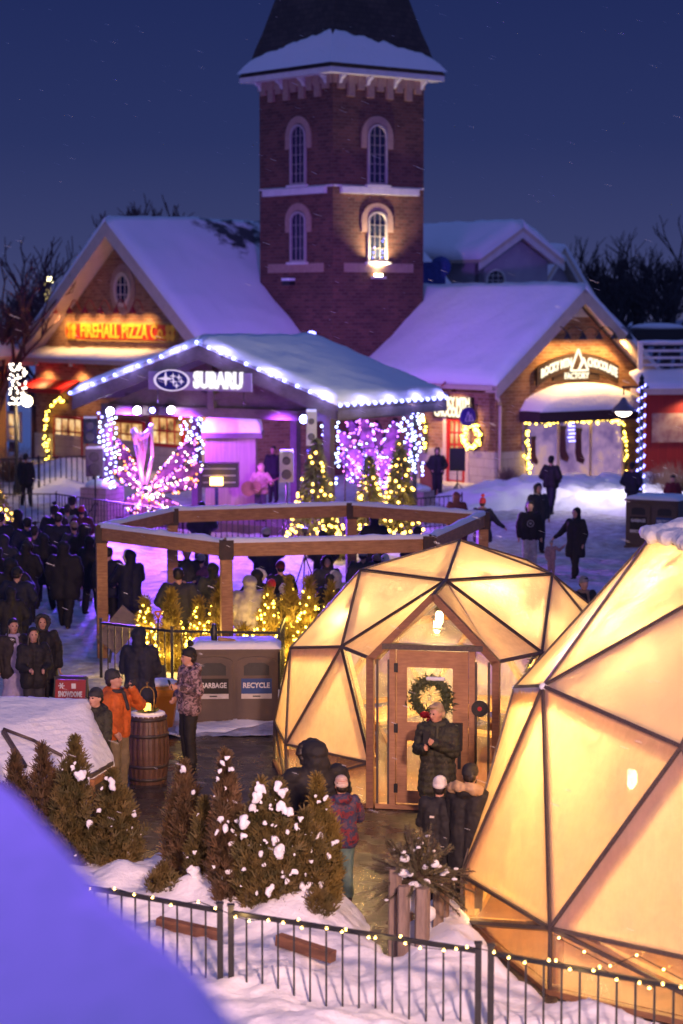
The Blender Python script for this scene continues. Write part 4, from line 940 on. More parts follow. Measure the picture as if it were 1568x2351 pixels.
# ---------------------------------------------------------------- hexagonal timber frame
HX = [(-4.5, 40.6), (-2.02, 37.9), (1.55, 38.6), (2.80, 43.1), (.20, 45.2), (-3.43, 43.9)]
hx = thing('timber_frame', 'open hexagonal timber frame with snow on its beams above the crowd', 'pergola', (-1, 41.5, 0))
for i, (x, y) in enumerate(HX):
    ps = MB().box((x, y, 1.24), (.20, .20, 2.46), Matrix.Rotation(.2, 3, 'Z')).build('post', TIMBER, hx)
    MB().box((x, y, 2.36), (.235, .235, .34), Matrix.Rotation(.2, 3, 'Z')).build('bracket', mat('rust_steel', (.07, .04, .03), (.045, .03, .025), 9), ps)
for i in range(6):
    a = V((*HX[i], 2.36)); c = V((*HX[(i + 1) % 6], 2.36)); d = (c - a).normalized()
    bm_ = MB().beam(a + d * .11, c - d * .11, .14, .24).build('beam', TIMBER, hx)
    pr = MB(); nrm = V((-d.y, d.x, 0)); n = 40; vs = []
    for k in range(n + 1):
        q = a.lerp(c, k / n) + V((0, 0, .12)); hh = .075 * (1 + .5 * fbm(q.x, q.y, 2.2)); w_ = .085
        for s_, z_ in ((-w_, 0), (-w_ * .95, hh * .6), (-w_ * .4, hh), (w_ * .4, hh), (w_ * .95, hh * .6), (w_, 0)): vs.append(q + nrm * s_ + V((0, 0, z_)))
    pr.add(vs, [[k * 6 + j, k * 6 + j + 1, k * 6 + 7 + j, k * 6 + 6 + j] for k in range(n) for j in range(5)], True); pr.build('beam_snow', SNOW, bm_)
# ---------------------------------------------------------------- bins
def bin_pair(label, x, y, rz, wd=1.32, dp=.75, hh=1.18, labels=True, lt='GARBAGE', rt='RECYCLE'):
    t = thing('waste_bin', label, 'waste bin', (x, y, 0), rz); M = mw(t)
    f = Fac(M @ V((0, -dp / 2, 0)), M.to_3x3() @ V((1, 0, 0)), M.to_3x3() @ V((0, -1, 0)))
    b = MB(); f.box(b, -wd / 2, wd / 2, .03, hh, -dp, -.03); b.build('cabinet', GREYBIN, t)
    b = MB(); f.box(b, -wd / 2 - .03, wd / 2 + .03, .0, .06, -dp - .02, .01); f.box(b, -wd / 2 - .03, wd / 2 + .03, hh, hh + .05, -dp - .03, .02); b.build('trim', GREYBIN, t)
    b = MB(); vs = []; n = 16
    for k in range(n + 1):
        s = -wd / 2 - .05 + (wd + .1) * k / n; e = min(1, min(k, n - k) / 1.5); h2 = .10 * sqrt(e) + .015 * fbm(s, x, 3)
        for d_, z_ in ((.03, 0), (.02, h2 * .7), (-.08, h2), (-dp + .05, h2), (-dp - .02, 0)): vs.append(f.P(s, hh + .05 + z_, d_))
    b.add(vs, [[k * 5 + j, k * 5 + 5 + j, k * 5 + 6 + j, k * 5 + 1 + j] for k in range(n) for j in range(4)], True); b.build('snow_cap', SNOW, t)
    for sg, tx, mm in ((-1, lt, mat('label_black', (.02, .018, .016))), (1, rt, mat('label_blue', (.03, .07, .22), (.025, .06, .2)))):
        s = sg * wd / 4; w_ = wd / 2 - .07
        pn = [(s - w_ / 2, .10), (s + w_ / 2, .10), (s + w_ / 2, hh - .16)] + f.arc(s, hh - .16, w_ / 2, .09, 0, 180, 8)[1:-1] + [(s - w_ / 2, hh - .16)]
        b = MB(); f.poly(b, pn, -.03, .0); dd = b.build('door', GREYBIN, t)
        b = MB(); q = .2; f.poly(b, [(s - q, hh - .37), (s + q, hh - .37), (s + q, hh - .22), (s + q * .6, hh - .17), (s - q * .6, hh - .17), (s - q, hh - .22)], .001, .006); b.build('opening', BLACK, dd)
        b = MB(); f.box(b, s - .24, s + .24, .52, hh - .42, .001, .008); b.build('label_plate', mm, dd)
        b = MB(); f.box(b, s - .24, s + .24, .44, .518, .001, .008); b.build('label_strip', mat('label_white', (.6, .55, .5)), dd)
        b = MB(); f.box(b, s - .06, s + .06, .47, .49, .009, .012); b.build('mark', BLACK, dd)
        if labels: put_text('lettering', tx, .115, mat('letter_white', (.8, .78, .75)), dd, f, s, hh - .53, .012, w=.42, bold=.003, ext=.002)
    return t, f
q = G(538, 1668); bin_pair('taupe double garbage and recycle bin with snow on its lid beside the patio', q.x, q.y + .4, 0.03, 1.36)
q = G(1490, 1262); tb, fb_ = bin_pair('dark double waste bin with a snowy lid at the right on the plaza snow', q.x + .35, q.y + .6, -.5, 1.5, 1.2, 1.3)
# gloves and flask on the near bin
q = G(538, 1668); bt = thing('flask', 'black flask standing on the snowy bin lid', 'flask', (q.x - .33, q.y + .3, 1.31)); MB().lathe((q.x - .33, q.y + .3, 1.31), [(.045, 0), (.05, .02), (.05, .2), (.035, .24), (.035, .28)], 14).build('body', BLACK, bt)
g = (q.x - .1, q.y + .25, 1.345); o = put('gloves', blob([('c', g, (g[0] - .14, g[1], g[2] + .01), .03, .035), ('c', (g[0], g[1], g[2]), (g[0] + .1, g[1], g[2] - .01), .03, .02), ('c', (g[0], g[1] - .02, g[2]), (g[0] + .08, g[1] - .05, g[2] - .01), .015, .012)], .01), mat('tan_leather', (.4, .25, .13)), None); tag(o, 'pair of tan gloves lying on the snowy bin lid', 'gloves')
# ---------------------------------------------------------------- barrels, lantern, salt bin, shovel
STAVE = wood('barrel_staves', (.13, .065, .04), (.075, .04, .028), .5, 5)
HOOP = mat('iron_hoop', (.05, .035, .03), (.03, .025, .022), 9, .5, .2)
def barrel(label, x, y, r=.285, h=.95, snow=True):
    t = thing('wooden_barrel', label, 'barrel', (x, y, 0)); n = 22; prof = [(r * (.84 + .16 * sin(pi * k / 10)), h * k / 10) for k in range(11)]
    b = MB()
    for i in range(n):
        a0, a1 = 2 * pi * (i + .06) / n, 2 * pi * (i + .94) / n; am = (a0 + a1) / 2; vs = []
        for rr_, z in prof:
            for a, k in ((a0, .985), (am, 1.006), (a1, .985)): vs.append((x + rr_ * k * cos(a), y + rr_ * k * sin(a), z))
        b.add(vs, [[j * 3 + c, j * 3 + c + 1, j * 3 + 4 + c, j * 3 + 3 + c] for j in range(10) for c in range(2)])
    b.lathe((x, y, .01), [(r * .8, 0), (r * .80, h - .03)], 22, False); b.build('staves', STAVE, t)
    for z in (.06, .24, .66, .88):
        k = z / h; rr_ = r * (.84 + .16 * sin(pi * min(1, k))) + .006; b = MB().lathe((x, y, z * h / .95), [(rr_ - .02, 0), (rr_, 0), (rr_ + .002, .045), (rr_ - .02, .045)], 28); b.build('hoop', HOOP, t)
    if snow: MB().lathe((x, y, h - .02), [(r * .83, 0), (r * .84, .02), (r * .80, .045), (r * .5, .055), (.02, .05)], 24).build('snow_cap', SNOW, t)
    return t
q = G(336, 1806); bx_, by_ = q.x, q.y + .25; barrel('big oak barrel with iron hoops and a lantern on top, beside the orange jacket', bx_, by_, .30, .97)
def lantern(label, x, y, z, s=1):
    t = thing('candle_lantern', label, 'lantern', (x, y, z)); b = MB()
    b.lathe((x, y, z), [(.11 * s, 0), (.11 * s, .02)], 14)
    for a in (0, pi): 
        pts = [V((x + .10 * s * cos(a) * cos(k * pi / 16), y, z + .02 + .22 * s + .12 * s * sin(k * pi / 16))) for k in range(9)]; pts = [V((x + .1 * s * cos(a), y, z + .02))] + pts; b.path(pts, .011 * s, 5)
    b.tube((x, y, z + .34 * s), (x, y, z + .40 * s), .012).ball((x, y, z + .41 * s), .02); b.build('frame', mat('bronze', (.12, .07, .03), (.09, .05, .02), 9, .4, 0, metal=.3), t)
    m = emit('candle_glow', (1, .50, .06), 5)
    MB().lathe((x, y, z + .02), [(.05 * s, 0), (.052 * s, .09 * s), (.035 * s, .10 * s), (.02 * s, .09 * s)], 14).build('candle', m, t)
    light('candle_light', 'POINT', (x, y - .1, z + .2), 2.5, (1, .5, .12), t, .04)
    b = MB(); rr = random.Random(5)
    for i in range(160):
        a = rr.uniform(0, 2 * pi); c = V((x + .12 * cos(a), y + .12 * sin(a), z + .02)); v = V((rr.gauss(0, 1), rr.gauss(0, 1), abs(rr.gauss(0, .5)))).normalized(); w_ = v.orthogonal() * .012; b.add([c - w_, c + w_, c + v * .06], [(0, 1, 2)])
    b.build('greenery', SPRUCE, t)
lantern('amber candle in a bronze arched lantern on the big barrel', bx_, by_ - .02, 1.0)
q = G(715, 2010); barrel('second barrel half hidden behind the middle cedars', q.x, q.y, .27, .85); lantern('small bronze lantern on the half-hidden barrel behind the cedars', q.x, q.y, .88, .8)
# yellow salt bin
q = G(372, 1672); t = thing('salt_bin', 'yellow plastic salt bin with snow on its lid beside the man in camouflage', 'salt bin', (q.x, q.y, 0)); YEL = mat('yellow_plastic', (.75, .28, .02), (.68, .24, .02), 4, .45, .05)
b = MB(); x, y = q.x, q.y
b.add([(x - .17, y - .2, 0), (x + .17, y - .2, 0), (x + .17, y + .2, 0), (x - .17, y + .2, 0), (x - .24, y - .26, .55), (x + .24, y - .26, .55), (x + .24, y + .26, .55), (x - .24, y + .26, .55)], [(3, 2, 1, 0), (4, 5, 6, 7), (0, 1, 5, 4), (1, 2, 6, 5), (2, 3, 7, 6), (3, 0, 4, 7)]); b.build('tub', YEL, t)
b = MB(); b.box((x, y, .58), (.54, .58, .06)); b.ext([V((x - .26, y - .28, .61)), V((x - .26, y + .28, .61)), V((x - .26, y + .28, .66)), V((x - .26, y - .1, .74)), V((x - .26, y - .28, .66))], (.52, 0, 0)); b.build('lid', YEL, t)
o = put('snow_cap', blob([('e', (x, y + .02, .72), (.27, .27, .07)), ('e', (x - .05, y - .05, .73), (.18, .2, .07))], .02), SNOW, t); o.matrix_local = mw(t).inverted()
q = G(398, 1600); t = thing('snow_shovel', 'upright snow shovel with an orange handle stuck in front of the lit cedars', 'shovel', (At(362, 1560, 37.5))); h_ = At(362, 1500, 37.5)
gp = At(363, 1420, 37.5); MB().tube(h_ + V((0, 0, -.3)), gp, .016).build('shaft', BLACK, t); b = MB(); b.path([gp, gp + V((-.06, 0, .12)), gp + V((.06, 0, .12)), gp], .018, 6); b.build('handle', YEL, t); MB().box(h_ + V((0, 0, -.4)), (.3, .03, .4)).build('blade', BLACK, t)
# ---------------------------------------------------------------- A-frame board
q = At(282 * 1, 1600, 33); x, y = At(286, 1600, 34.5).x, 34.5
q = G(284, 1675); t = thing('sandwich_board', 'red folding SNOWDOME board on the path behind the snow hut', 'sign', (At(287, 1600, 33.6).x - 1.0 * 0, 33.6, 0))
bx0, bz0 = At(224, 1600, 33.6), 0
f = Fac(At(284, 1600, 33.6), (1, -.1), (-.1, -1)); s0, z1 = f.px(222, 1572); s1, _ = f.px(345, 1565); s0 = f.px(224, 1575)[0]; s1 = f.px(340, 1575)[0]
s0 = f.px(129, 1575)[0]; s1 = s0 + .48
sgn_m = mat('board_red', (.32, .015, .02), (.25, .012, .016), 3, .5, 0); tilt = .18
b = MB(); zt = f.px(160, 1560)[1]
def bp(s, z): return f.P(s, z, .18 * (1 - z / zt))
b.ext([bp(s0, .12), bp(s1, .12), bp(s1, zt), bp(s0, zt)], f.n * .03); b.build('panel', sgn_m, t)
b = MB(); 
for s in (s0, s1): b.beam(bp(s, 0), bp(s, zt + .04), .05, .05); b.beam(f.P(s, 0, -.35), bp(s, zt + .02), .04, .04)
b.beam(bp(s0, zt + .03), bp(s1, zt + .03), .05, .05); b.build('frame', BLACK, t)
sm_ = (s0 + s1) / 2; f2 = Fac(f.P(0, 0, .0), f.t, f.n); put_text('lettering', 'SNOWDOME', .12, mat('letter_white', (.8, .78, .75)), t, f, sm_, zt - .22, .09, w=.38, bold=.004)
b = MB(); c_ = f.P(s0 + .10, zt - .09, .07)
for k in range(3):
    a = k * pi / 3; v = f.t * cos(a) * .05 + V((0, 0, sin(a) * .05)); b.beam(c_ - v, c_ + v, .015, .01, up=f.n)
b.build('snowflake', mat('letter_white', (.8,)*3), t); b = MB(); f.box(b, s0 + .26, s0 + .33, zt - .13, zt - .05, .07, .08); b.build('mark', mat('letter_white', (.8,)*3), t)
# ---------------------------------------------------------------- fences
def fence(name, label, pts, zb, zt, step, bars_r=.009, rail=.035, post=.05, group=None, double=True, rails=(0,)):
    t = thing(name, label, 'fence', (pts[0][0], pts[0][1], 0), 0, group); b = MB(); rl = MB()
    for a, c in zip(pts, pts[1:]):
        A, C = V((a[0], a[1], 0)), V((c[0], c[1], 0)); L = (C - A).length; n = max(1, int(L / step)); up = V((0, 0, 1))
        rl.beam(A + up * zt, C + up * zt, rail, rail)
        if len(rails) > 1: rl.beam(A + up * (zb + .12), C + up * (zb + .12), rail * .8, rail * .8)
        for i in range(1, n): q = A.lerp(C, i / n); b.beam(q + up * zb, q + up * zt, bars_r * 2, bars_r * 2)
    b.build('balusters', BLACK, t); rl.build('rail', BLACK, t)
    for i, a in enumerate(pts):
        p = MB(); A = V((a[0], a[1], 0)); p.box(A + V((0, 0, (zt + zb) / 2 + .03)), (post, post, zt - zb + .08)); p.box(A + V((0, 0, zt + .075)), (post * 1.3, post * 1.3, .015)); p.build('post', BLACK, t)
    return t
# near fence: three panels, each between twin posts
fl = [(-300, 1945), (505, 2089), (530, 2093), (1098, 2181), (1127, 2185), (1580, 2270), (1820, 2312)]
fp = [G(x, y, .98) for x, y in fl]
for i, (a, c, lb) in enumerate(((0, 1, 'left panel of the black fence, running behind the violet roof'), (2, 3, 'middle panel of the near black fence before the cedars'), (4, 6, 'right panel of the near black fence before the big dome'))):
    A, C = fp[a], fp[c]; t = fence('metal_fence', lb, [(A.x, A.y), (C.x, C.y)], .12, .97, .165, .009, .04, .055, 'near black fence panels')
sf = thing('string_lights', 'warm string lights wound along the near black fence rail', 'string lights', fp[2]); pts = []; rr = random.Random(11)
for a, c, n in ((0, 1, 20), (2, 3, 17), (4, 6, 19)):
    for i in range(n): q = fp[a].lerp(fp[c], (i + rr.uniform(.1, .9)) / n); pts.append(q + V((0, -.03, rr.uniform(-.06, .05))))
bulbs(sf, pts, WB, .014); MB().path([p + V((0, -.02, .01)) for p in pts], .005, 4).build('cable', BLACK, sf)
for q in (pts[3], pts[12], pts[20], pts[30], pts[42], pts[50]): light('fence_glow', 'POINT', q + V((0, -.1, .02)), 1.3, (1, .6, .2), sf, .03)
# fence behind bins and lit cedars, barricades before the stage
q0, q1, q2 = At(232, 1520, 38.2), At(395, 1497, 37.2), At(640, 1497, 37.0)
fence('metal_fence', 'black fence behind the bins in front of the lit cedars', [(q0.x, q0.y), (q1.x, q1.y), (q2.x, q2.y), (q2.x + .1, q2.y + 3.5)], .05, 1.02, .16, .010, .04, .05)
q = [G(x, y) for x, y in ((-40, 1215), (130, 1215), (420, 1262), (650, 1275))]
for i, (a, c) in enumerate(((0, 1), (1, 2), (2, 3))): fence('crowd_barrier', ['leftmost', 'middle', 'right'][i] + ' barrier run between the crowd and the stage', [(q[a].x, q[a].y), (q[c].x, q[c].y)], .08, 1.05, .17, .012, .035, .04, 'barriers before the stage', rails=(0, 1))
q = [G(x, y) for x, y in ((755, 1262), (870, 1235), (1060, 1218))]
fence('crowd_barrier', 'barrier run right of the stage seen through the timber frame', [(p.x, p.y) for p in q], .08, 1.05, .17, .012, .035, .04, 'barriers before the stage', rails=(0, 1))
q = [G(x, y) for x, y in ((-20, 1145), (90, 1140), (215, 1135))]
fence('metal_fence', 'tall black fence in front of the restaurant terrace', [(p.x, p.y) for p in q], .0, 1.35, .2, .018, .05, .08, rails=(0, 1))
# ---------------------------------------------------------------- snowed-in hut (left)
ht = thing('snow_hut', 'low hut buried under thick snow at left behind the cedars', 'hut', At(130, 1800, 27) * 1.0); ht.location.z = 0; MW[ht.name] = Matrix.Translation(ht.location)
Rg0, Rg1, M0, E1, C_, D_ = At(-230, 1592, 28.2), At(196, 1612, 27.9), At(10, 1680, 26.8), At(145, 1742, 26.6), At(208, 1782, 26.4), At(258, 1752, 27.4)
bk1, bk0 = At(222, 1650, 28.8), At(-230, 1700, 29.5); Lf = At(-230, 1800, 26.0); bt0 = At(60, 1760, 26.2); 
import bmesh
bt0 = At(60, 1760, 26.2); dn = lambda p, z=0: V((p.x, p.y, z)); bmh = bmesh.new()
for p in (Rg0, Rg1, M0, E1, C_, D_, bk1, bk0, Lf, dn(C_), dn(D_), dn(bk1), dn(bk0), dn(Lf), bt0, dn(bt0)): bmh.verts.new(p)
bmesh.ops.convex_hull(bmh, input=bmh.verts[:]); me = bpy.data.meshes.new('t'); bmh.to_mesh(me); bmh.free(); o = bpy.data.objects.new('t', me)
COL.objects.link(o)
sd = o.modifiers.new('s', 'REMESH'); sd.mode = 'VOXEL'; sd.voxel_size = .045; s3 = o.modifiers.new('m', 'SMOOTH'); s3.iterations = 6
dg = bpy.context.evaluated_depsgraph_get(); dg.update(); hm = bpy.data.meshes.new_from_object(o.evaluated_get(dg)); bpy.data.objects.remove(o)
for v in hm.vertices: v.co += v.normal * (.05 + .03 * fbm(v.co.x, v.co.y, 2, 3, v.co.z)) if v.co.z > .2 else V()
for p in hm.polygons: p.use_smooth = True
o = bpy.data.objects.new('snow_cover', hm); COL.objects.link(o); hm.materials.clear(); hm.materials.append(SNOW); o.parent = ht; o.matrix_local = mw(ht).inverted()
for a, c in ((M0, bt0), (C_, D_)): 
    o_ = V((0, -.09, .02)); MB().beam(a + o_, c + o_, .05, .05).build('strut', GASKET, ht)
pth = [M0, M0.lerp(E1, .5) + V((0, 0, .03)), E1]; MB().path([p + V((0, -.07, .05)) for p in pth], .022, 6).build('strut', GASKET, ht)
b = MB(); e_ = V((.03, -.1, -.06)); b.beam(C_ + e_, D_ + e_, .06, .07); b.beam(C_ + e_, dn(C_, .3) + e_ + V((.06, 0, 0)), .07, .05); b.build('window_frame', wood('orange_timber', (.45, .2, .07), (.35, .15, .05)), ht)
b = MB(); b.ext([C_ + e_ * 1.0, D_ + e_, dn(D_) + e_, dn(C_) + e_], V((.0, .02, 0))); b.build('wall_panel', mat('dark_board', (.05, .035, .03)), ht)
# ---------------------------------------------------------------- snow-laden roof edge right below the camera
fr_ = MB(); P_ = [(G(x, y, 5.40).x, G(x, y, 5.40).y) for x, y in ((-330, 1490), (-120, 1675), (-10, 1790), (122, 1900), (240, 2025), (355, 2150), (462, 2245), (568, 2350), (670, 2480))] + [(.12, 2.1), (-3, 1.6), (-5, 6.0)]
def fnr(x, y):
    d = pdist(x, y, P_)
    return 5.18 if d <= 0 else 5.18 + .32 * sqrt(min(1, d / .12) * (2 - min(1, d / .12))) + .02 * fbm(x, y, 1.1, 2)
rs = thing('snowy_roof', 'blurred violet-lit snow roof filling the lower left corner', 'roof', (-2, 4, 5.0))
g_ = grid(-5.1, .45, 1.4, 8.6, 200, 260, fnr, clip=5.185); g_.build('roof_snow', SNOW, rs)
b = MB(); b.ext([V((x, y, 5.0)) for x, y in P_], (0, 0, .19)); b.build('roof_deck', GREYWOOD, rs)
# ---------------------------------------------------------------- people
def C(n, c, r=.75): return mat('cloth_' + n, c, tuple(x * .7 for x in c), 9, r, .15)
NAVY, BLK, CHAR, DKRED = C('navy', (.013, .014, .032)), C('black', (.014, .012, .014)), C('charcoal', (.035, .033, .04)), C('dark_red', (.16, .012, .02))
ORG, KHAKI, LAVD, PINK, TEAL, CREAMC = C('orange', (.62, .13, .02)), C('khaki', (.22, .17, .09)), C('lavender', (.42, .36, .52)), C('pink', (.55, .2, .3)), C('teal', (.12, .20, .18)), C('cream', (.75, .68, .6))
GREYC, OLIVE, MAROON, BLUEC, TAN = C('grey', (.28, .27, .28)), C('olive', (.06, .06, .035)), C('maroon', (.09, .015, .03)), C('blue', (.04, .05, .16)), C('tan', (.34, .22, .13))
REDC = C('red', (.45, .02, .03)); FURM = C('fur', (.42, .28, .16)); HAIRB = C('dark_hair', (.02, .013, .01), .5); HAIRG = C('blond_hair', (.50, .36, .2), .5); LGREY = C('light_grey', (.42, .40, .40))
def pattern(name, cols, scale):
    m, nt, b = nodes(name); b.inputs['Roughness'].default_value = .75; v = nt.nodes.new('ShaderNodeTexVoronoi'); v.inputs['Scale'].default_value = scale; nt.links.new(coord(nt, 'Object'), v.inputs['Vector'])
    f = ntex(nt, coord(nt, 'Object'), scale * .7, 3); r = ramp(nt, f, [(i / len(cols) * .5 + .27, c) for i, c in enumerate(cols)])
    r.node.color_ramp.interpolation = 'CONSTANT'; nt.links.new(r, b.inputs['Base Color']); return m
CAMO = pattern('camouflage_cloth', [(.02, .015, .02), (.10, .06, .07), (.30, .20, .22), (.05, .03, .04), (.42, .30, .32)], 14)
DCAMO = pattern('dark_camouflage_cloth', [(.012, .012, .01), (.035, .035, .02), (.02, .018, .015), (.06, .055, .035)], 14)
KIDPAT = pattern('child_jacket_pattern', [(.03, .015, .04), (.17, .02, .03), (.03, .035, .09), (.11, .05, .08), (.02, .05, .05)], 12)
KNIT = mat('striped_knit', (.6, .52, .45), (.42, .2, .15), 6, .9, .3, .01, 'Object', (1, 1, 9))
ARMS = {
 'down': (((.27, .03, 1.14), (.27, -.05, .89)),) * 2,
 'pocket': (((.31, .07, 1.15), (.19, -.13, 1.0)),) * 2,
 'phone': (((.25, -.06, 1.14), (.07, -.33, 1.30)), ((.24, -.08, 1.14), (.05, -.33, 1.22))),
 'drink': (((.32, -.16, 1.26), (.08, -.19, 1.53)), ((.27, .03, 1.14), (.22, -.12, .98))),
 'hip': (((.27, .03, 1.16), (.19, -.26, 1.24)), ((.40, .07, 1.16), (.20, -.12, 1.02))),
 'mug': (((.25, -.05, 1.12), (.12, -.28, 1.08)),) * 2,
 'holdL': (((.33, 0, 1.15), (.48, -.03, .92)), ((.27, .03, 1.14), (.25, -.06, .89))),
 'holdR': (((.27, .03, 1.14), (.25, -.06, .89)), ((.36, 0, 1.17), (.56, -.04, 1.0))),
 'up': (((.40, 0, 1.30), (.62, 0, 1.50)), ((.27, .03, 1.14), (.25, -.06, .89))),
 'guitar': (((.36, -.03, 1.16), (.38, -.28, 1.18)), ((.30, .02, 1.12), (.04, -.24, 1.02))),
 'embrace': (((.30, -.12, 1.16), (.16, -.36, 1.02)), ((.30, -.1, 1.16), (.02, -.36, 1.06))),
}
def rotp(p, yaw, pit, piv=(0, .0, 1.5)):
    v = V(p) - V(piv); v = Matrix.Rotation(yaw, 3, 'Z') @ (Matrix.Rotation(pit, 3, 'X') @ v); return v + V(piv)
def hand(w, e, side, near, curl=.6):
    w, e = V(w), V(e); d = (w - e).normalized(); pn = d.cross(V((0, 0, 1))).normalized() * -side; up = pn.cross(d).normalized()
    if near < 2: return [('e', w + d * .06, (.035, .035, .035)), ('c', w, w + d * .09, .028, .03), ('c', w + d * .08, w + d * .12 + pn * .02, .022, .015)]
    pr = [('c', w - d * .01, w + d * .035, .026, .03), ('c', w + d * .03 + up * .02, w + d * .075 + up * .022, .016, .014), ('c', w + d * .03 - up * .02, w + d * .075 - up * .022, .016, .014), ('c', w + d * .03, w + d * .08, .017, .015)]
    for k, L in zip((-1.5, -.5, .5, 1.5), (.055, .068, .072, .062)):
        b0 = w + d * .085 + up * .019 * k; m1 = b0 + d * L * .5 + pn * L * .35 * curl; t1 = m1 + d * L * .25 * (1 - curl) + pn * L * .6; pr += [('c', b0, m1, .0105, .0098), ('c', m1, t1, .0098, .0085)]
    t0 = w + d * .03 + up * .032; pr += [('c', t0, t0 + d * .035 + up * .018 + pn * .012, .013, .011), ('c', t0 + d * .035 + up * .018 + pn * .012, t0 + d * .06 + up * .012 + pn * .03, .011, .009)]
    return pr
PC = {}
def human(pose, clen, hat, hair, near, legs, yaw, pit, ridge, seed, collar):
    key = (pose, clen, hat, hair, near, legs, yaw, pit, ridge, collar)
    if key in PC: return PC[key]
    vx = {0: .034, 1: .022, 2: .0105}[near]; out = {}
    (eL_, wL_), (eR_, wR_) = ARMS[pose]; sgn = lambda p, s: V((p[0] * s, p[1], p[2]))
    eL_, wL_, eR_, wR_ = sgn(eL_, 1), sgn(wL_, 1), sgn(eR_, -1), sgn(wR_, -1); sL_, sR_ = V((.185, .01, 1.42)), V((-.185, .01, 1.42))
    hd = lambda p: rotp(p, yaw, pit)
    st = {'stand': ((.10, .0), (-.10, .02)), 'walk': ((.09, -.22), (-.09, .22)), 'wide': ((.17, -.03), (-.17, .04))}[legs]
    hip = [V((.085, 0, .90)), V((-.085, 0, .90))]; an = [V((st[0][0], st[0][1], .09)), V((st[1][0], st[1][1], .09 + (.03 if legs == 'walk' else 0)))]
    kn = [h_.lerp(a, .5) + V((0, -.035, .01)) for h_, a in zip(hip, an)]
    he = lambda c, r: ('e', hd(c), r)
    body = [he((0, -.005, 1.64), (.076, .094, .112)), he((0, -.035, 1.575), (.056, .062, .062)), ('c', hd((0, -.092, 1.645)), hd((0, -.110, 1.612)), .010, .015), he((.078, .005, 1.63), (.012, .02, .03)), he((-.078, .005, 1.63), (.012, .02, .03)),
            he((0, -.088, 1.578), (.026, .012, .010)), he((.03, -.075, 1.667), (.022, .018, .008)), he((-.03, -.075, 1.667), (.022, .018, .008)), he((.035, -.07, 1.612), (.024, .02, .022)), he((-.035, -.07, 1.612), (.024, .02, .022)),
            ('c', V((0, .015, 1.42)), hd((0, .012, 1.58)), .06, .055), ('c', (-.04, .01, 1.36), (-.05, .01, .95), .08, .085), ('c', (.04, .01, 1.36), (.05, .01, .95), .08, .085), ('c', (-.15, .01, 1.40), (.15, .01, 1.40), .045, .045)]
    for s_, e_, w_, sd_ in ((sL_, eL_, wL_, 1), (sR_, eR_, wR_, -1)): body += [('c', s_, e_, .048, .038), ('c', e_, w_, .038, .026)] + hand(w_, e_, sd_, near)
    for h_, k_, a_ in zip(hip, kn, an): body += [('c', h_, k_, .078, .055), ('c', k_, a_, .052, .035), ('c', a_ + V((0, .03, -.045)), a_ + V((0, -.12, -.055)), .035, .03)]
    out['body'] = blob(body, vx, 2 if near == 2 else 1)
    coat = [('c', (-.08, 0, 1.33), (-.085, 0, 1.02), .148, .145), ('c', (.08, 0, 1.33), (.085, 0, 1.02), .148, .145), ('c', (-.165, .01, 1.405), (.165, .01, 1.405), .086, .086), ('c', (0, 0, 1.42), (0, 0, 1.46), .10, .085)]
    zt = clen + .1; sp = .02 if legs != 'stand' else 0
    coat += [('c', (s_ * .075, 0, 1.0), (s_ * (.085 + sp), 0, zt), .146, .152 + (.02 if clen < .7 else 0)) for s_ in (-1, 1)]
    for s_, e_, w_ in ((sL_, eL_, wL_), (sR_, eR_, wR_)): coat += [('c', s_, e_, .090, .078), ('c', e_, w_.lerp(e_, .08), .076, .058)]
    if collar == 'hooddown': coat += [('e', (0, .10, 1.47), (.135, .09, .075)), ('c', (-.09, .04, 1.48), (.09, .04, 1.48), .055, .055)]
    if hat in ('hood', 'furhood'): coat += [he((0, .042, 1.655), (.112, .125, .132)), he((0, .06, 1.54), (.105, .10, .11)), ('c', (0, .04, 1.42), hd((0, .05, 1.56)), .11, .10)]
    out['coat'] = blob(coat, max(vx, .016) if near else vx, 3, fold=.018 if near else .02, ridge=ridge, seed=seed)
    # flat hem: squash anything below the hem line
    for v in out['coat'].vertices:
        if v.co.z < clen: v.co.z = clen + (v.co.z - clen) * .12
    tr_ = []
    for h_, k_, a_ in zip(hip, kn, an): tr_ += [('c', h_ + V((0, 0, .03)), k_, .115, .088), ('c', k_, a_ + V((0, 0, .03)), .086, .074)]
    out['trousers'] = blob(tr_, max(vx, .018) if near else vx, 2, fold=.012, seed=seed + 3)
    bt = []
    for a_ in an: bt += [('c', a_ + V((0, .01, .12)), a_ + V((0, .01, -.03)), .056, .052), ('c', a_ + V((0, .02, -.045)), a_ + V((0, -.13, -.05)), .045, .040)]
    out['boots'] = blob(bt, max(vx, .018) if near else vx, 1)
    if hat in ('beanie', 'pom'):
        out['hat'] = blob([he((0, .012, 1.70), (.092, .108, .088)), he((0, .008, 1.682), (.097, .113, .03)), he((0, .03, 1.66), (.094, .10, .06))], max(vx * .8, .010), 1, fold=.004)
        if hat == 'pom': out['pompom'] = blob([he((0, .03, 1.835), (.052, .052, .05))], .014, 1, fold=.02)
    if hat == 'cap': out['hat'] = blob([he((0, .012, 1.71), (.09, .108, .075)), he((0, -.09, 1.70), (.06, .07, .012))], .012, 1)
    if hat == 'furhood':
        fr_ = []
        for i in range(16): a = 2 * pi * i / 16; fr_.append(he((.098 * cos(a), -.055 + .01 * cos(2 * a), 1.635 + .125 * sin(a)), (.035, .035, .035)))
        out['fur_trim'] = blob(fr_, max(vx * .8, .011), 0, fold=.025, seed=seed)
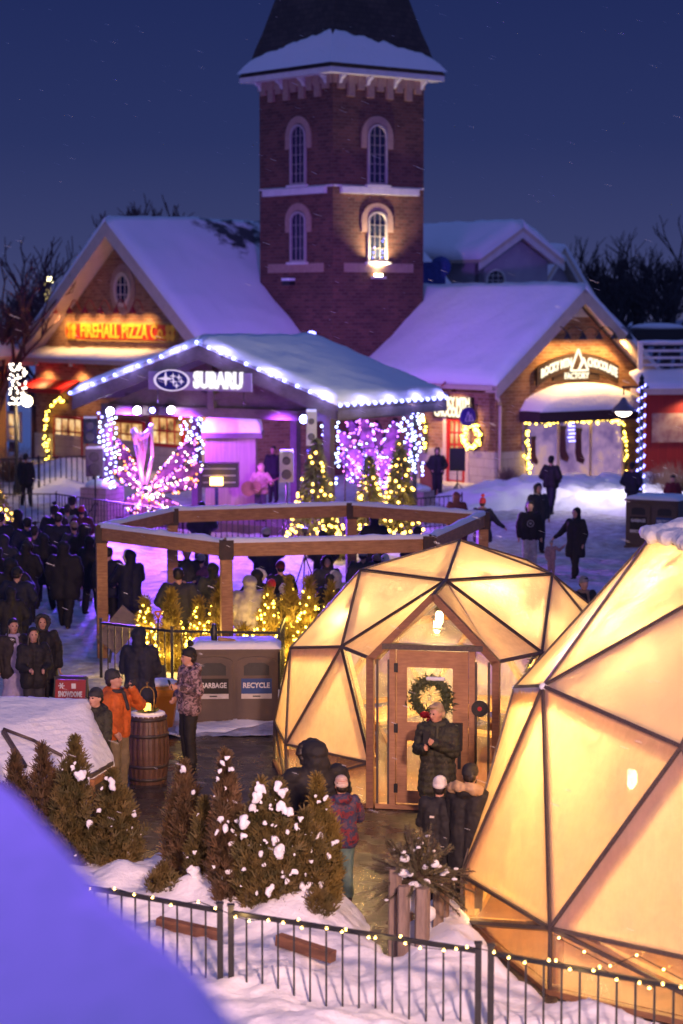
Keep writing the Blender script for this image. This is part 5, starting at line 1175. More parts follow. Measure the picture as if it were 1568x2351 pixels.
    if hair:
        hp_ = [he((0, .022, 1.675), (.088, .098, .098)), he((0, .05, 1.62), (.085, .065, .08)), he((.0, -.05, 1.735), (.06, .045, .022))]
        if hair == 'long': hp_ += [('c', hd((0, .06, 1.60)), V((0, .09, 1.38)), .075, .05), ('c', hd((.075, .01, 1.62)), V((.10, -.03, 1.40)), .03, .035), ('c', hd((-.075, .01, 1.62)), V((-.10, -.03, 1.40)), .03, .035)]
        out['hair'] = blob(hp_, max(vx * .8, .010), 1, fold=.010, seed=seed)
    PC[key] = out; return out
SM = {}
PEOPLE = {}
def person(label, px, py, h=1.75, rz=180, pose='down', coat=BLK, clen=.82, tr=BLK, hat=None, hm=BLK, hair='short', hairm=HAIRB, near=0, legs='stand', yaw=0, pit=0, ridge=0, boots=BLK, group=None, z=0, collar=None, scarf=None, seed=1, furm=FURM, skin=SKIN):
    top = {'pom': 1.885, 'beanie': 1.79, 'cap': 1.785, 'hood': 1.79, 'furhood': 1.79}.get(hat, 1.765) / 1.75 * h
    p = G(px, py, z + top); t = thing('person', label, 'person', (p.x, p.y, z), R(rz), group)
    ms = human(pose, clen, hat, None if hat in ('hood', 'furhood') else hair, near, legs, R(yaw), R(pit), ridge, seed, collar); k = h / 1.75
    mm = {'body': skin, 'coat': coat, 'trousers': tr, 'boots': boots, 'hat': hm, 'pompom': hm, 'fur_trim': furm, 'hair': hairm}
    for nm, me in ms.items():
        if not me.materials: me.materials.append(mm[nm])
        put(nm, me, mm[nm], t, scale=k)
    if near == 2:
        M = mw(t)
        for s in (-1, 1):
            e = rotp((.030 * s, -.090, 1.648), R(yaw), R(pit)) * k; put('eye', EYE, mat('eye_dark', (.02, .012, .01), rough=.2, bmp=0), t, e)
        e = rotp((0, -.1005, 1.577), R(yaw), R(pit)) * k; put('mouth', MTH, mat('lips', (.32, .09, .08), (.28, .08, .07), rough=.5, bmp=0), t, e, R(yaw))
    if scarf:
        if 'scarf' not in SM: SM['scarf'] = blob([('c', (.09 * cos(a), .02 + .085 * sin(a), 1.485), (.09 * cos(a + .5), .02 + .085 * sin(a + .5), 1.485), .035, .035) for a in [i * .5 for i in range(13)]] + [('c', (.03, -.1, 1.46), (.05, -.15, 1.25), .03, .025)], .014, 1, fold=.008)
        put('scarf', SM['scarf'], scarf, t, scale=k)
    PEOPLE[label] = t; return t
EYE = MB().ball((0, 0, 0), .0105, 8).mesh('eye', None); MTH = MB().ball((0, 0, 0), 1, 8, (.022, .006, .005)).mesh('mouth', None)
def held(name, label, cat, t, c, build):
    """object held in a hand: its own top-level thing at the hand's world position"""
    M = mw(t) @ Matrix.Translation(V(c)); o = build(M); tag(o, label, cat); return o
# --- near figures
P_ = person
a = P_('man in an orange jacket and dark beanie drinking from a black cup', 266, 1533, 1.78, 62, 'drink', ORG, .86, KHAKI, 'beanie', CHAR, near=2, legs='stand', yaw=8, pit=-12, collar='hooddown', boots=TAN, scarf=CHAR, seed=2)
k = 1.78 / 1.75
def cup(M, r=.036, h=.12, m=BLK, tilt=0):
    b = MB(); Rm = M @ Matrix.Rotation(tilt, 4, 'X'); n = 14; v0 = [Rm @ V((r * .8 * cos(2 * pi * i / n), r * .8 * sin(2 * pi * i / n), -h / 2)) for i in range(n)]; v1 = [Rm @ V((r * cos(2 * pi * i / n), r * sin(2 * pi * i / n), h / 2)) for i in range(n)]
    b.add(v0 + v1, [[i, (i + 1) % n, n + (i + 1) % n, n + i] for i in range(n)] + [list(range(n - 1, -1, -1)), [n + i for i in range(n)]], False)
    v2 = [Rm @ V((r * 1.06 * cos(2 * pi * i / n), r * 1.06 * sin(2 * pi * i / n), h / 2)) for i in range(n)]; v3 = [Rm @ V((r * .95 * cos(2 * pi * i / n), r * .95 * sin(2 * pi * i / n), h / 2 + .015)) for i in range(n)]
    b.add(v2 + v3, [[i, (i + 1) % n, n + (i + 1) % n, n + i] for i in range(n)] + [list(range(n - 1, -1, -1)), [n + i for i in range(n)]], False)
    return b.build('cup', m)
held('cup', 'black travel cup at the mouth of the man in orange', 'cup', a, (.02 * k, -.20 * k, 1.585 * k), lambda M: cup(M, .04, .15, CHAR, 1.1))
a = P_('young person in a dark beanie peering out behind the snow hut', 219, 1577, 1.66, -35, 'mug', DCAMO, .80, BLK, 'beanie', CHAR, near=2, collar='hooddown', seed=3)
held('mug', 'black mug with a white rim held beside the orange jacket', 'cup', a, (.02, -.36, 1.06), lambda M: cup(M, .05, .14, BLK))
P_('tall person in a navy hooded coat seen from behind, by the barrel', 320, 1435, 1.80, 172, 'mug', NAVY, .62, KHAKI, 'hood', near=2, seed=4)
a = P_('man in a camouflage jacket and pom-pom hat beside the bins', 433, 1470, 1.72, -62, 'hip', CAMO, .80, BLK, 'pom', BLK, near=2, yaw=-12, collar='hooddown', seed=5)
def phone(M, m=BLK, w_=.075, h=.15, screen=None):
    b = MB().box(M @ V((0, 0, 0)), (w_, .01, h), M.to_3x3()); o = b.build('phone', m)
    if screen: 
        s = MB().box(M @ V((0, .0065, 0)), (w_ * .9, .002, h * .92), M.to_3x3()).build('screen', screen, o)
    return o
held('phone', 'black phone held up by the man in camouflage', 'phone', a, (.16, -.36, 1.26), lambda M: phone(M @ Matrix.Rotation(.3, 4, 'X')))
P_('smiling woman with dark hair in a black coat, front of the trio', 76, 1440, 1.62, 18, 'mug', BLK, .72, CHAR, None, hair='long', near=2, seed=6)
P_('woman in a long lavender dress under a dark open coat at far left', 30, 1420, 1.66, 25, 'down', C('dark_brown', (.03, .022, .02)), .74, LAVD, None, hair='long', near=2, scarf=LAVD, seed=7)
t = PEOPLE['woman in a long lavender dress under a dark open coat at far left']
o = put('dress', blob([('c', (0, -.03, 1.3), (0, -.04, .95), .11, .14), ('c', (0, -.02, .95), (0, 0, .22), .14, .25)], .03, 3, fold=.02), LAVD, t, scale=.95)
P_('woman in a black fur-hooded parka behind the smiling woman', 97, 1408, 1.68, 10, 'down', BLK, .62, BLK, 'furhood', near=2, furm=CHAR, seed=8)
a = P_('blond woman in a dark quilted coat filming with a phone at the dome door', 1005, 1613, 1.68, -22, 'phone', DCAMO, .52, BLK, None, hair='short', hairm=HAIRG, near=2, yaw=-22, pit=10, ridge=.012, scarf=OLIVE, collar='hooddown', seed=9)
held('phone', 'black phone held upright by the blond woman', 'phone', a, (.0, -.42, 1.33), lambda M: phone(M @ Matrix.Rotation(-.25, 4, 'X')))
a = P_('child in a white beanie and black jacket before the dome door', 1010, 1779, 1.48, 168, 'phone', BLK, .74, BLK, 'beanie', C('white_knit', (.75, .70, .66), .9), near=2, seed=10, collar=None)
held('phone', 'lit phone held in front of the child in the white beanie', 'phone', a, (.20, -.28, 1.02), lambda M: phone(M @ Matrix.Rotation(3.14 - .5, 4, 'Z'), screen=emit('phone_screen', (.4, .45, 1), 3)))
t_ = a; o = MB().box(mw(a) @ V((.06, .155, 1.08)), (.05, .008, .022), mw(a).to_3x3()).build('logo', CREAMC, a)
P_('person in a black parka with tan fur collar beside the near dome', 1078, 1751, 1.66, 150, 'phone', BLK, .50, BLK, 'beanie', BLK, near=2, pit=20, yaw=20, seed=11, collar='hooddown')
t = PEOPLE['person in a black parka with tan fur collar beside the near dome']
o = put('fur_trim', blob([('e', (.15 * cos(a), .10 + .11 * sin(a), 1.50 + .05 * sin(a)), (.06, .055, .055)) for a in [i * .35 for i in range(18)]], .013, 0, fold=.03, seed=4), FURM, t, scale=.95)
P_('parent in a big black hooded coat leaning toward a child', 722, 1705, 1.74, 205, 'embrace', BLK, .50, BLK, 'furhood', near=2, furm=HAIRB, seed=12, pit=8)
PEOPLE['parent in a big black hooded coat leaning toward a child'].scale = (1.38, 1.34, 1.02)
P_('child in a striped knit hat, patterned jacket and green trousers', 783, 1778, 1.42, 195, 'embrace', KIDPAT, .78, TEAL, 'beanie', KNIT, near=2, seed=13, collar='hooddown')
# --- people on the plaza at right
P2_ = lambda *a, **k: person(*a, near=1, **k)
P2_('dark hooded figure standing left of the red shop door', 1004, 1026, 1.75, 0, pose='pocket', hat='hood', clen=.82)
P2_('man in dark clothes standing on the snow bank by the window', 1266, 1045, 1.80, 150, pose='pocket', hat='beanie', coat=BLK, tr=NAVY, legs='walk', z=.25)
a = P2_('man in a black hoodie with a round print and pale trousers', 1217, 1150, 1.80, 0, pose='down', coat=BLK, tr=LGREY, hat=None, hairm=HAIRB)
pr = MB(); M = mw(a); 
for i in range(12): a0, a1 = 2 * pi * i / 12, 2 * pi * (i + 1) / 12; pr.ext([M @ V((r * cos(t), -.165, 1.27 + r * sin(t))) for r, t in ((.07, a0), (.09, a0), (.09, a1), (.07, a1))], (0, -.012, 0))
pr.box(M @ V((0, -.17, 1.27)), (.06, .01, .05)); pr.build('chest_print', GREYC, a)
P2_('tall person in a dark jacket right behind the man with the print', 1236, 1108, 1.86, 20, pose='down', coat=CHAR, tr=NAVY, hat='hood')
P2_('woman in a long black coat holding a toddler by the hand', 1322, 1164, 1.72, -35, pose='holdR', coat=BLK, clen=.55, hat='hood', tr=BLK, legs='walk')
P2_('toddler in a pale pink snowsuit held by the hand', 1266, 1240, .88, 5, pose='up', coat=C('pale_pink', (.40, .24, .26)), tr=C('pale_pink', (.40, .24, .26)), hat='beanie', hm=LGREY)
P2_('walking woman in a red hat and long dark coat', 1108, 1133, 1.70, 165, pose='holdR', coat=CHAR, clen=.60, hat='pom', hm=REDC, legs='walk', scarf=TAN, tr=BLK)
P2_('dark figure half hidden behind the timber frame corner', 1049, 1128, 1.68, 170, coat=MAROON, hat='hood')
P2_('dark figure standing beside the blue-lit street lamp', 1452, 1060, 1.78, 150, coat=NAVY, hat='beanie', pose='pocket', tr=NAVY)
P2_('small figure in a red vest at the right edge behind the bin', 1545, 1090, 1.45, 0, coat=DKRED, hat='cap')
P2_('person in a grey beanie half hidden behind the glowing domes', 1341, 1321, 1.68, 20, coat=C('dark_brown', (.06, .03, .025)), hat='beanie', hm=GREYC, scarf=TAN)
# --- musicians
a = P2_('musician in a white fur hood playing a banjo on stage', 568, 1057, 1.68, 15, pose='guitar', coat=LAVD, hat='furhood', furm=CREAMC, z=.28, clen=.7); b_ = a
def guitar(t, lab, m, s=1):
    M = mw(t); o = thing('guitar' if s > 1 else 'banjo', lab, 'instrument', M @ V((0, -.25, 1.05))); c = M @ V((-.08, -.27, 1.04)); f_ = (M.to_3x3() @ V((0, -1, 0))); b = MB(); b.tube(c, c + f_ * .07, .17, n=20, smooth=False)
    if s > 1: c2 = M @ V((-.30, -.27, .98)); b.tube(c2, c2 + f_ * .07, .22, n=20, smooth=False)
    b.build('sound_box', m, o); MB().beam(M @ V((.05, -.3, 1.08)), M @ V((.62, -.3, 1.30)), .05, .03).build('neck', DTIMBER, o)
guitar(a, 'pale banjo played by the musician in white', LGREY)
a = P2_('hooded guitarist in a tan jacket beside the banjo player', 598, 1063, 1.68, -10, pose='guitar', coat=TAN, tr=CHAR, hat='hood', z=.28); guitar(a, 'brown guitar played by the hooded guitarist', DTIMBER, 2)
P2_('figure in black standing at the back of the stage', 627, 1024, 1.82, -20, coat=BLK, z=.28)
# --- crowd
g = 'crowd watching the stage'
CR = [
 ('big dark-coated person with broad back at the far left', 36, 1168, 1.78, 190, 'pocket', BLK, .75, 'hood', BLK), ('person in a dark parka third from the left edge', 57, 1187, 1.72, 185, 'down', NAVY, .62, 'beanie', BLK),
 ('person in a brown bobble hat and dark parka at left', 80, 1196, 1.72, 178, 'pocket', C('dark_brown', (.03, .022, .02)), .62, 'pom', C('dark_brown', (.03, .022, .02))), ('person with a pale collar facing the stage at left', 135, 1177, 1.82, 182, 'pocket', NAVY, .60, None, BLK),
 ('tall dark figure behind the pale-collared one', 125, 1150, 1.75, 170, 'down', BLK, .8, 'pom', BLK), ('person in a grey jacket near the front left barrier', 151, 1156, 1.70, 185, 'down', GREYC, .8, 'beanie', CHAR),
 ('tall person in black at the front left barrier', 168, 1137, 1.85, 190, 'down', BLK, .8, 'beanie', BLK), ('person in a bright red beanie at the front left barrier', 184, 1160, 1.68, 185, 'pocket', MAROON, .8, 'beanie', REDC),
 ('person in a brown knit hat in the left crowd', 173, 1195, 1.70, 180, 'pocket', CHAR, .62, 'beanie', TAN), ('person in a long black coat and cream trousers in the left crowd', 193, 1201, 1.74, 175, 'pocket', BLK, .58, 'furhood', BLK),
 ('dark figure at the left edge with a hood up', 24, 1279, 1.76, 185, 'pocket', BLK, .6, 'hood', BLK), ('dark figure cut by the left edge in the crowd', 2, 1175, 1.76, 180, 'down', NAVY, .6, 'beanie', BLK),
 ('person walking away in a long dark coat at left', 145, 1240, 1.80, 200, 'down', BLK, .6, 'hood', BLK), ('adult in a white fleece hood and dark coat by the left frame post', 292, 1260, 1.74, 200, 'embrace', NAVY, .55, 'furhood', BLK),
 ('dark figure just right of the left frame post', 252, 1255, 1.70, 175, 'down', NAVY, .7, None, BLK), ('broad man in a dark coat behind the lit cedars', 408, 1303, 1.80, 180, 'pocket', CHAR, .75, None, BLK),
 ('woman in a fur-trimmed coat inside the timber frame', 432, 1256, 1.70, 10, 'mug', CHAR, .7, None, BLK), ('child in a purple snowsuit inside the timber frame', 461, 1270, 1.55, 170, 'down', C('purple', (.16, .05, .14)), .7, 'beanie', GREYC),
 ('dark hooded figure behind the second lit cedar', 487, 1290, 1.70, 180, 'pocket', OLIVE, .62, 'hood', BLK), ('dark figure at the stage front barrier', 465, 1150, 1.75, 180, 'pocket', BLK, .6, 'beanie', BLK),
 ('person in a grey beanie at the stage barrier', 605, 1210, 1.70, 180, 'pocket', NAVY, .65, 'beanie', GREYC), ('person in a pale teal coat and red trousers behind the lit cedars', 574, 1318, 1.74, 182, 'down', C('pale_teal', (.30, .28, .30)), .75, 'hood', TEAL),
 ('person in a white-trimmed hood near the tripod', 600, 1305, 1.60, 175, 'pocket', BLK, .7, 'furhood', CREAMC), ('person in a dark red knitted beanie in the middle crowd', 641, 1286, 1.66, 170, 'down', BLK, .7, 'beanie', DKRED),
 ('person in a bright red hat just behind the fifth lit cedar', 622, 1328, 1.62, 180, 'down', CHAR, .7, 'beanie', REDC), ('person in a cream hood beside the red hat', 655, 1338, 1.5, 180, 'pocket', CREAMC, .7, 'hood', CREAMC),
 ('hooded adult facing the camera in the middle crowd', 754, 1273, 1.70, 10, 'mug', CHAR, .65, 'furhood', BLK), ('person in a black hat in front of the hooded adult', 757, 1317, 1.62, 160, 'down', BLK, .65, 'cap', BLK),
 ('child in a pale fur hood beside the hooded adult', 776, 1309, 1.5, 175, 'pocket', GREYC, .65, 'furhood', CREAMC), ('person in a grey fur hat near the centre frame post', 826, 1258, 1.66, 170, 'down', CHAR, .65, 'beanie', GREYC),
 ('person in a tan knit hat seated right of the centre post', 864, 1271, 1.5, 175, 'pocket', BLK, .65, 'beanie', TAN), ('person in a pale pom-pom hat behind the door dome', 887, 1262, 1.55, 180, 'pocket', CHAR, .65, 'pom', CREAMC),
 ('dark hooded figure at the right end of the barrier', 861, 1178, 1.70, 180, 'pocket', BLK, .65, 'hood', BLK), ('dark figure under the right corner of the timber frame', 958, 1207, 1.70, 180, 'down', BLK, .6, 'beanie', BLK),
 ('person in a purple-lit jacket under the right frame beam', 1060, 1215, 1.66, 170, 'down', MAROON, .7, 'hood', BLK), ('dark figure standing before the tall firs', 744, 1215, 1.6, 180, 'pocket', BLK, .6, 'hood', BLK),
 ('figure at the terrace fence beside the left lamp post', 60, 1040, 1.75, 160, 'down', BLK, .7, 'beanie', BLK), ('seated guest in a pale jacket at the restaurant terrace', 238, 1035, 1.6, 20, 'mug', BLUEC, .7, None, BLK),
 ('person in a hooded parka filling the left crowd near the edge', 12, 1225, 1.74, 175, 'pocket', CHAR, .6, 'hood', CHAR), 
 ('dark figure in the middle of the left crowd with a fur hood', 62, 1240, 1.72, 182, 'pocket', BLK, .6, 'furhood', BLK), ('dark coat just left of the frame post', 205, 1228, 1.70, 175, 'down', BLK, .6, 'hood', BLK), 
 ('figure in a dark beanie low in the left crowd', 45, 1300, 1.66, 178, 'pocket', NAVY, .6, 'beanie', BLK), ('leftmost shadowed figure cut by the picture edge', -8, 1250, 1.76, 180, 'down', BLK, .6, 'hood', BLK),
 ('crouching dark figure low at the left edge', 20, 1345, 1.5, 185, 'pocket', BLK, .6, 'hood', BLK), ('dark figure in the left crowd with a bag on the arm', 100, 1222, 1.68, 188, 'down', BLK, .6, 'hood', BLK),
]
rj = random.Random(21)
for i, (lb, x, y, h, rz, po, ct, cl, ht_, hm) in enumerate(CR):
    rz += rj.gauss(0, 16) if 'facing' not in lb else 0; x += rj.gauss(0, 3)
    tr_ = BLK if 'cream trousers' not in lb else CREAMC
    if 'red trousers' in lb: tr_ = DKRED
    fm_ = CREAMC if ('white' in lb or 'pale fur' in lb) else HAIRB
    person(lb, x, y, h, rz, po, ct, cl, tr_, ht_, hm, near=1 if y > 1240 else 0, group=g, furm=fm_, legs='walk' if 'walking' in lb else ('wide' if i % 4 == 0 else 'stand'), boots=BLK if 'cream' not in lb else TAN).scale = (rj.uniform(.95, 1.25), rj.uniform(.95, 1.2), 1)
# pale bag, blue blanket, bench, tripod among the crowd
q = G(165, 1330, .9); t = tag(put('tote_bag', blob([('e', (q.x, q.y - .1, .75), (.16, .1, .25)), ('c', (q.x - .05, q.y - .1, .9), (q.x, q.y - .1, 1.15), .02, .02)], .025, 2), C('bag_pale', (.3, .28, .4)), None), 'pale carrier bag hanging in the left crowd', 'bag')
q = G(285, 1530); t = thing('wooden_bench', 'dark tilted bench board beside the left frame post', 'bench', (q.x, q.y, 0)); MB().beam((q.x - .35, q.y + .2, .35), (q.x + .15, q.y + .2, .95), .5, .05, up=(0, -1, .2)).build('board', mat('board_grey', (.16, .12, .14), (.12, .09, .11)), t); b = MB()
for dx in (-.3, .2): b.beam((q.x + dx, q.y + .25, 0), (q.x + dx + .1, q.y + .25, .7), .05, .05)
b.build('leg', BLACK, t)
q = G(700, 1400); t = thing('tripod', 'black camera tripod standing in the middle crowd', 'tripod', (q.x, q.y, 0)); tp = At(693, 1215, q.y); b = MB()
for k in range(3): b.tube((q.x, q.y, 1.2), (q.x + .45 * cos(k * 2.1 + .4), q.y + .45 * sin(k * 2.1 + .4), .02), .015)
b.tube((q.x, q.y, 1.1), (q.x, q.y, 1.7), .02); b.build('legs', BLACK, t); MB().box((q.x, q.y, 1.75), (.12, .16, .1)).build('head', BLACK, t)
# ---------------------------------------------------------------- near cedars with snow clumps
def cedar(name, label, px, py_base, px_tip, py_tip, width, n, zb=0.15, m=None, clumps=(), seed=0, group=None, cs=.035):
    base = G(px, py_base, zb); tip = At(px_tip, py_tip, base.y); h = tip.z - zb; t = thing(name, label, 'shrub', (base.x, base.y, zb), 0, group)
    rr = random.Random(seed); MB().tube((base.x, base.y, zb - .1), (tip.x, tip.y, tip.z - .1), .035, .008, 7).build('trunk', BARK, t)
    b = MB(); sprays = int(n * 1.35); width *= 1.32; cs *= 1.2
    spires = [(1.0, 0, 0, .62)] + [(rr.uniform(.55, .88), rr.uniform(.25, .55) * width * cos(q_), rr.uniform(.25, .55) * width * sin(q_), rr.uniform(.38, .55)) for q_ in [rr.uniform(0, 2 * pi) for _ in range(5)]]
    for i in range(sprays):
        sh, ox, oy, sw = spires[0] if rr.random() < .42 else rr.choice(spires[1:])
        k = rr.random() ** 1.1; prof = min(1, (1 - k) * 1.9) ** .85 * min(1, .75 + k)
        a = rr.uniform(0, 2 * pi); lump = .75 + .7 * noise.noise(V((cos(a) * 1.6 + seed + sh * 9, sin(a) * 1.6, k * 6)))
        q = width * sw * 1.25 * prof * lump * sqrt(rr.uniform(.08, 1)); kk = k * sh; ax = base.lerp(V((tip.x, tip.y, tip.z)), kk) + V((ox, oy, 0)) * (.5 + .5 * min(1, kk * 2.5))
        c = ax + V((q * cos(a), q * sin(a), 0)); d = V((cos(a) * .45 + rr.gauss(0, .28), sin(a) * .45 + rr.gauss(0, .28), 1 + rr.gauss(0, .3))).normalized()
        w_ = d.cross(V((rr.gauss(0, 1), rr.gauss(0, 1), .2))).normalized()
        s = cs * rr.uniform(.6, 1.6)
        for j in (-1, 0, 1):      # a little fan of three scale-leaf sprigs
            e = c + (d + w_ * j * .5).normalized() * s * 1.8; b.add([c - w_ * s * .16, c + w_ * s * .16, e + w_ * s * .07, e - w_ * s * .07], [(0, 1, 2, 3)])
    b.build('foliage', m or FOLI, t)
    extra = [(px_tip + (px - px_tip) * u + rr.uniform(-1, 1) * width * 150 * min(1, 1.5 * u + .25), py_tip + (py_base - py_tip) * u, rr.uniform(2.5, 6)) for u in [rr.uniform(.04, .9) for _ in range(int(len(clumps) * 2.2))]]
    for (x, y, r) in [(c_[0], c_[1], c_[2] * .85) for c_ in clumps] + extra:
        q = At(x, y, base.y - width * .75); pr = []; rw = r / 5000 * base.y
        for i in range(8):
            g1 = q + V((rr.gauss(0, .42) * rw, rr.gauss(0, .3) * rw, rr.gauss(.15, .4) * rw)); pr.append(('c', g1, g1 + V((rr.gauss(0, .25) * rw, -.1 * rw, -rr.uniform(.2, .9) * rw)), rw * rr.uniform(.38, .62), rw * rr.uniform(.2, .4)))
        o = put('snow_clump', blob(pr, .014, 2, fold=.012, seed=seed), SNOW, t); o.matrix_local = mw(t).inverted()
    return t
gl, gm = 'cedars left of the path', 'snowy cedars in the middle'
cedar('cedar_shrub', 'leftmost dark cedar against the snow hut', 60, 1985, 31, 1738, .25, 1700, m=FOLI2, seed=1, group=gl)
cedar('cedar_shrub', 'second dark cedar from the left against the snow hut', 105, 2000, 97, 1718, .27, 2100, m=FOLI2, seed=2, group=gl)
cedar('cedar_shrub', 'tallest left cedar with a snow clump near its top', 178, 2010, 172, 1700, .27, 2800, clumps=((182, 1782, 16), (165, 1760, 8), (205, 1890, 9)), seed=3, group=gl)
cedar('cedar_shrub', 'green-gold cedar with a snow clump beside the hut frame', 252, 2012, 259, 1775, .27, 2600, clumps=((264, 1800, 13), (225, 1860, 8)), seed=4, group=gl)
cedar('cedar_shrub', 'shorter right-hand cedar of the left group at the path edge', 300, 2005, 293, 1828, .14, 1000, clumps=((308, 1870, 7), (306, 1900, 6)), seed=5, group=gl)
cedar('cedar_shrub', 'thin rusty cedar, leftmost of the middle cedars', 412, 2025, 423, 1755, .21, 2000, m=FOLI2, clumps=((437, 1960, 13),), seed=6, group=gm, zb=.3)
cedar('cedar_shrub', 'dark cedar between the rusty cedar and the tall snowy one', 468, 2045, 470, 1845, .20, 1500, clumps=((450, 2000, 16),(455, 1870, 5)), seed=7, group=gm, zb=.35)
cedar('cedar_shrub', 'tall cedar with snow on its pointed tip in the middle group', 520, 2070, 517, 1733, .22, 2900, m=FOLI2, clumps=((512, 1750, 10), (505, 1770, 8), (522, 1740, 7), (528, 1765, 7), (520, 1900, 12), (530, 1935, 10), (507, 1880, 9), (524, 2000, 9)), seed=8, group=gm, zb=.4)
cedar('cedar_shrub', 'cedar with a thick white snow cap, left of a twin', 588, 2085, 597, 1800, .21, 2500, clumps=((598, 1808, 15), (592, 1825, 14), (580, 1855, 9), (557, 1890, 15), (607, 1890, 8), (600, 1960, 8), (560, 1920, 9)), seed=9, group=gm, zb=.4)
cedar('cedar_shrub', 'cedar with a rounded snow cap, right of a twin', 645, 2085, 637, 1800, .22, 2700, clumps=((636, 1804, 13), (652, 1822, 12), (650, 1855, 15), (665, 1865, 13), (640, 1955, 15), (632, 1930, 10), (620, 2045, 14), (675, 2000, 9), (680, 1900, 10)), seed=10, group=gm, zb=.4)
cedar('cedar_shrub', 'plump low cedar in front of the dark-coated parent', 700, 2075, 700, 1870, .22, 2200, clumps=((690, 1880, 8), (700, 2030, 15), (715, 1980, 7)), seed=11, group=gm, zb=.4)
cedar('cedar_shrub', 'golden pointed cedar rightmost in the middle group', 745, 2075, 729, 1790, .20, 2600, m=mat('gold_foliage', (.20, .13, .025), (.10, .08, .02), 5, .7, 0), clumps=((728, 1920, 16), (722, 1948, 13), (755, 1965, 8), (735, 2030, 9)), seed=12, group=gm, zb=.35)
for i, (x, y, w_) in enumerate(((375, 2052, .2), (730, 2110, .18))):
    cedar('low_shrub', 'low green sprigs poking from the snow %s' % ('below the thin rusty cedar' if i == 0 else 'under the golden cedar'), x, y, x, y - 60, w_, 260, zb=.35, seed=30 + i)
# ---------------------------------------------------------------- spruce bough planter
pb = G(955, 2150, .25); pl = thing('log_planter', 'split-log planter filled with snow and spruce boughs beside the path', 'planter', (pb.x, pb.y, 0))
LOG = mat('weathered_log', (.27, .20, .16), (.15, .11, .09), 7, .8, .8, .02, 'Object', (3, 3, .5)); rr = random.Random(4)
for px, py, tp, wd in ((905, 2165, 1995, .15), (925, 2185, 2035, .14), (968, 2185, 2040, .17), (1005, 2120, 1990, .13), (1020, 2105, 2000, .11), (935, 2120, 1985, .12)):
    q = G(px, py, .2); top = At(px, tp, q.y); b = MB(); b.ext([q + V((wd * .45 * cos(a) + .01 * sin(3 * a), wd * .4 * sin(a), -.25)) for a in [2 * pi * i / 8 for i in range(8)]], V((.01, .02, top.z - q.z + .25))); b.build('log', LOG, pl)
c0 = At(958, 2005, pb.y + .1)
pr = [('e', c0 + V((x * .1, y * .08, z)), (.10, .09, .09)) for x, y, z in ((0, 0, -.25), (.9, -.6, -.4), (-.6, -.8, -.3), (0, -1, -.55), (.4, .5, -.3), (.8, -1.2, -.75), (-.1, -1.4, -.85), (-.3, -1, -.7), (.3, -1.2, -.65), (1.2, -.9, -.65))]
o = put('snow_fill', blob(pr, .02, 3, fold=.02), SNOW, pl); o.matrix_local = mw(pl).inverted()
bg_ = thing('spruce_boughs', 'fan of snow-dusted spruce boughs standing in the log planter', 'plant', c0); NEED = MB(); STM = MB(); sn = []
for i in range(105):
    a = rr.uniform(0, 2 * pi); el = rr.uniform(-.35, 1.4); L = rr.uniform(.40, .66); d = V((cos(a) * cos(el), sin(a) * cos(el) * .8, sin(el))).normalized()
    s0 = c0 + V((0, 0, -.08)); pts = [s0 + d * L * k + V((0, 0, -.10 * k * k * (1.2 - el * .6))) for k in (0, .25, .5, .75, 1)]
    STM.path(pts, .006, 4)
    for a_, e_ in zip(pts[1:], pts[2:]):
        ax = (e_ - a_).normalized()
        for j in range(46):
            c = a_.lerp(e_, j / 46); o_ = (ax.orthogonal().normalized()); o_.rotate(Matrix.Rotation(rr.uniform(0, 2 * pi), 3, ax)); v = (o_ + ax * .7).normalized(); w_ = v.cross(ax).normalized() * .0055
            NEED.add([c - w_, c + w_, c + v * rr.uniform(.035, .055)], [(0, 1, 2)])
    if rr.random() < .4: sn.append(('e', pts[2 + i % 2] + V((0, 0, .015)), (.022 + .02 * rr.random(), .02 + .015 * rr.random(), .016)))
NEED.build('needles', mat('spruce_bough', (.09, .085, .05), (.16, .14, .075), 9, .6, 0), bg_); STM.build('stems', BARK, bg_)
sn += [('e', c0 + V((rr.gauss(0, .11), -.14 - .1 * rr.random(), rr.gauss(.0, .1))), (.05, .04, .045)) for _ in range(9)]
o = put('snow_clumps', blob(sn, .014, 2, fold=.008), SNOW, bg_); o.matrix_local = mw(bg_).inverted()
# boards showing through the snow at the fence
for i, (x0, y0, x1, y1) in enumerate(((365, 2110, 505, 2140), (640, 2148, 765, 2188))):
    a, c = G(x0, y0, .40), G(x1, y1, .34); a.y -= .12; c.y -= .12
    t = tag(MB().beam(a, c, .10, .11).build('planter_board', DTIMBER), 'pale wooden board edge showing through the snow, %s one' % ('left' if i == 0 else 'right'), 'board', 'boards in the snow')
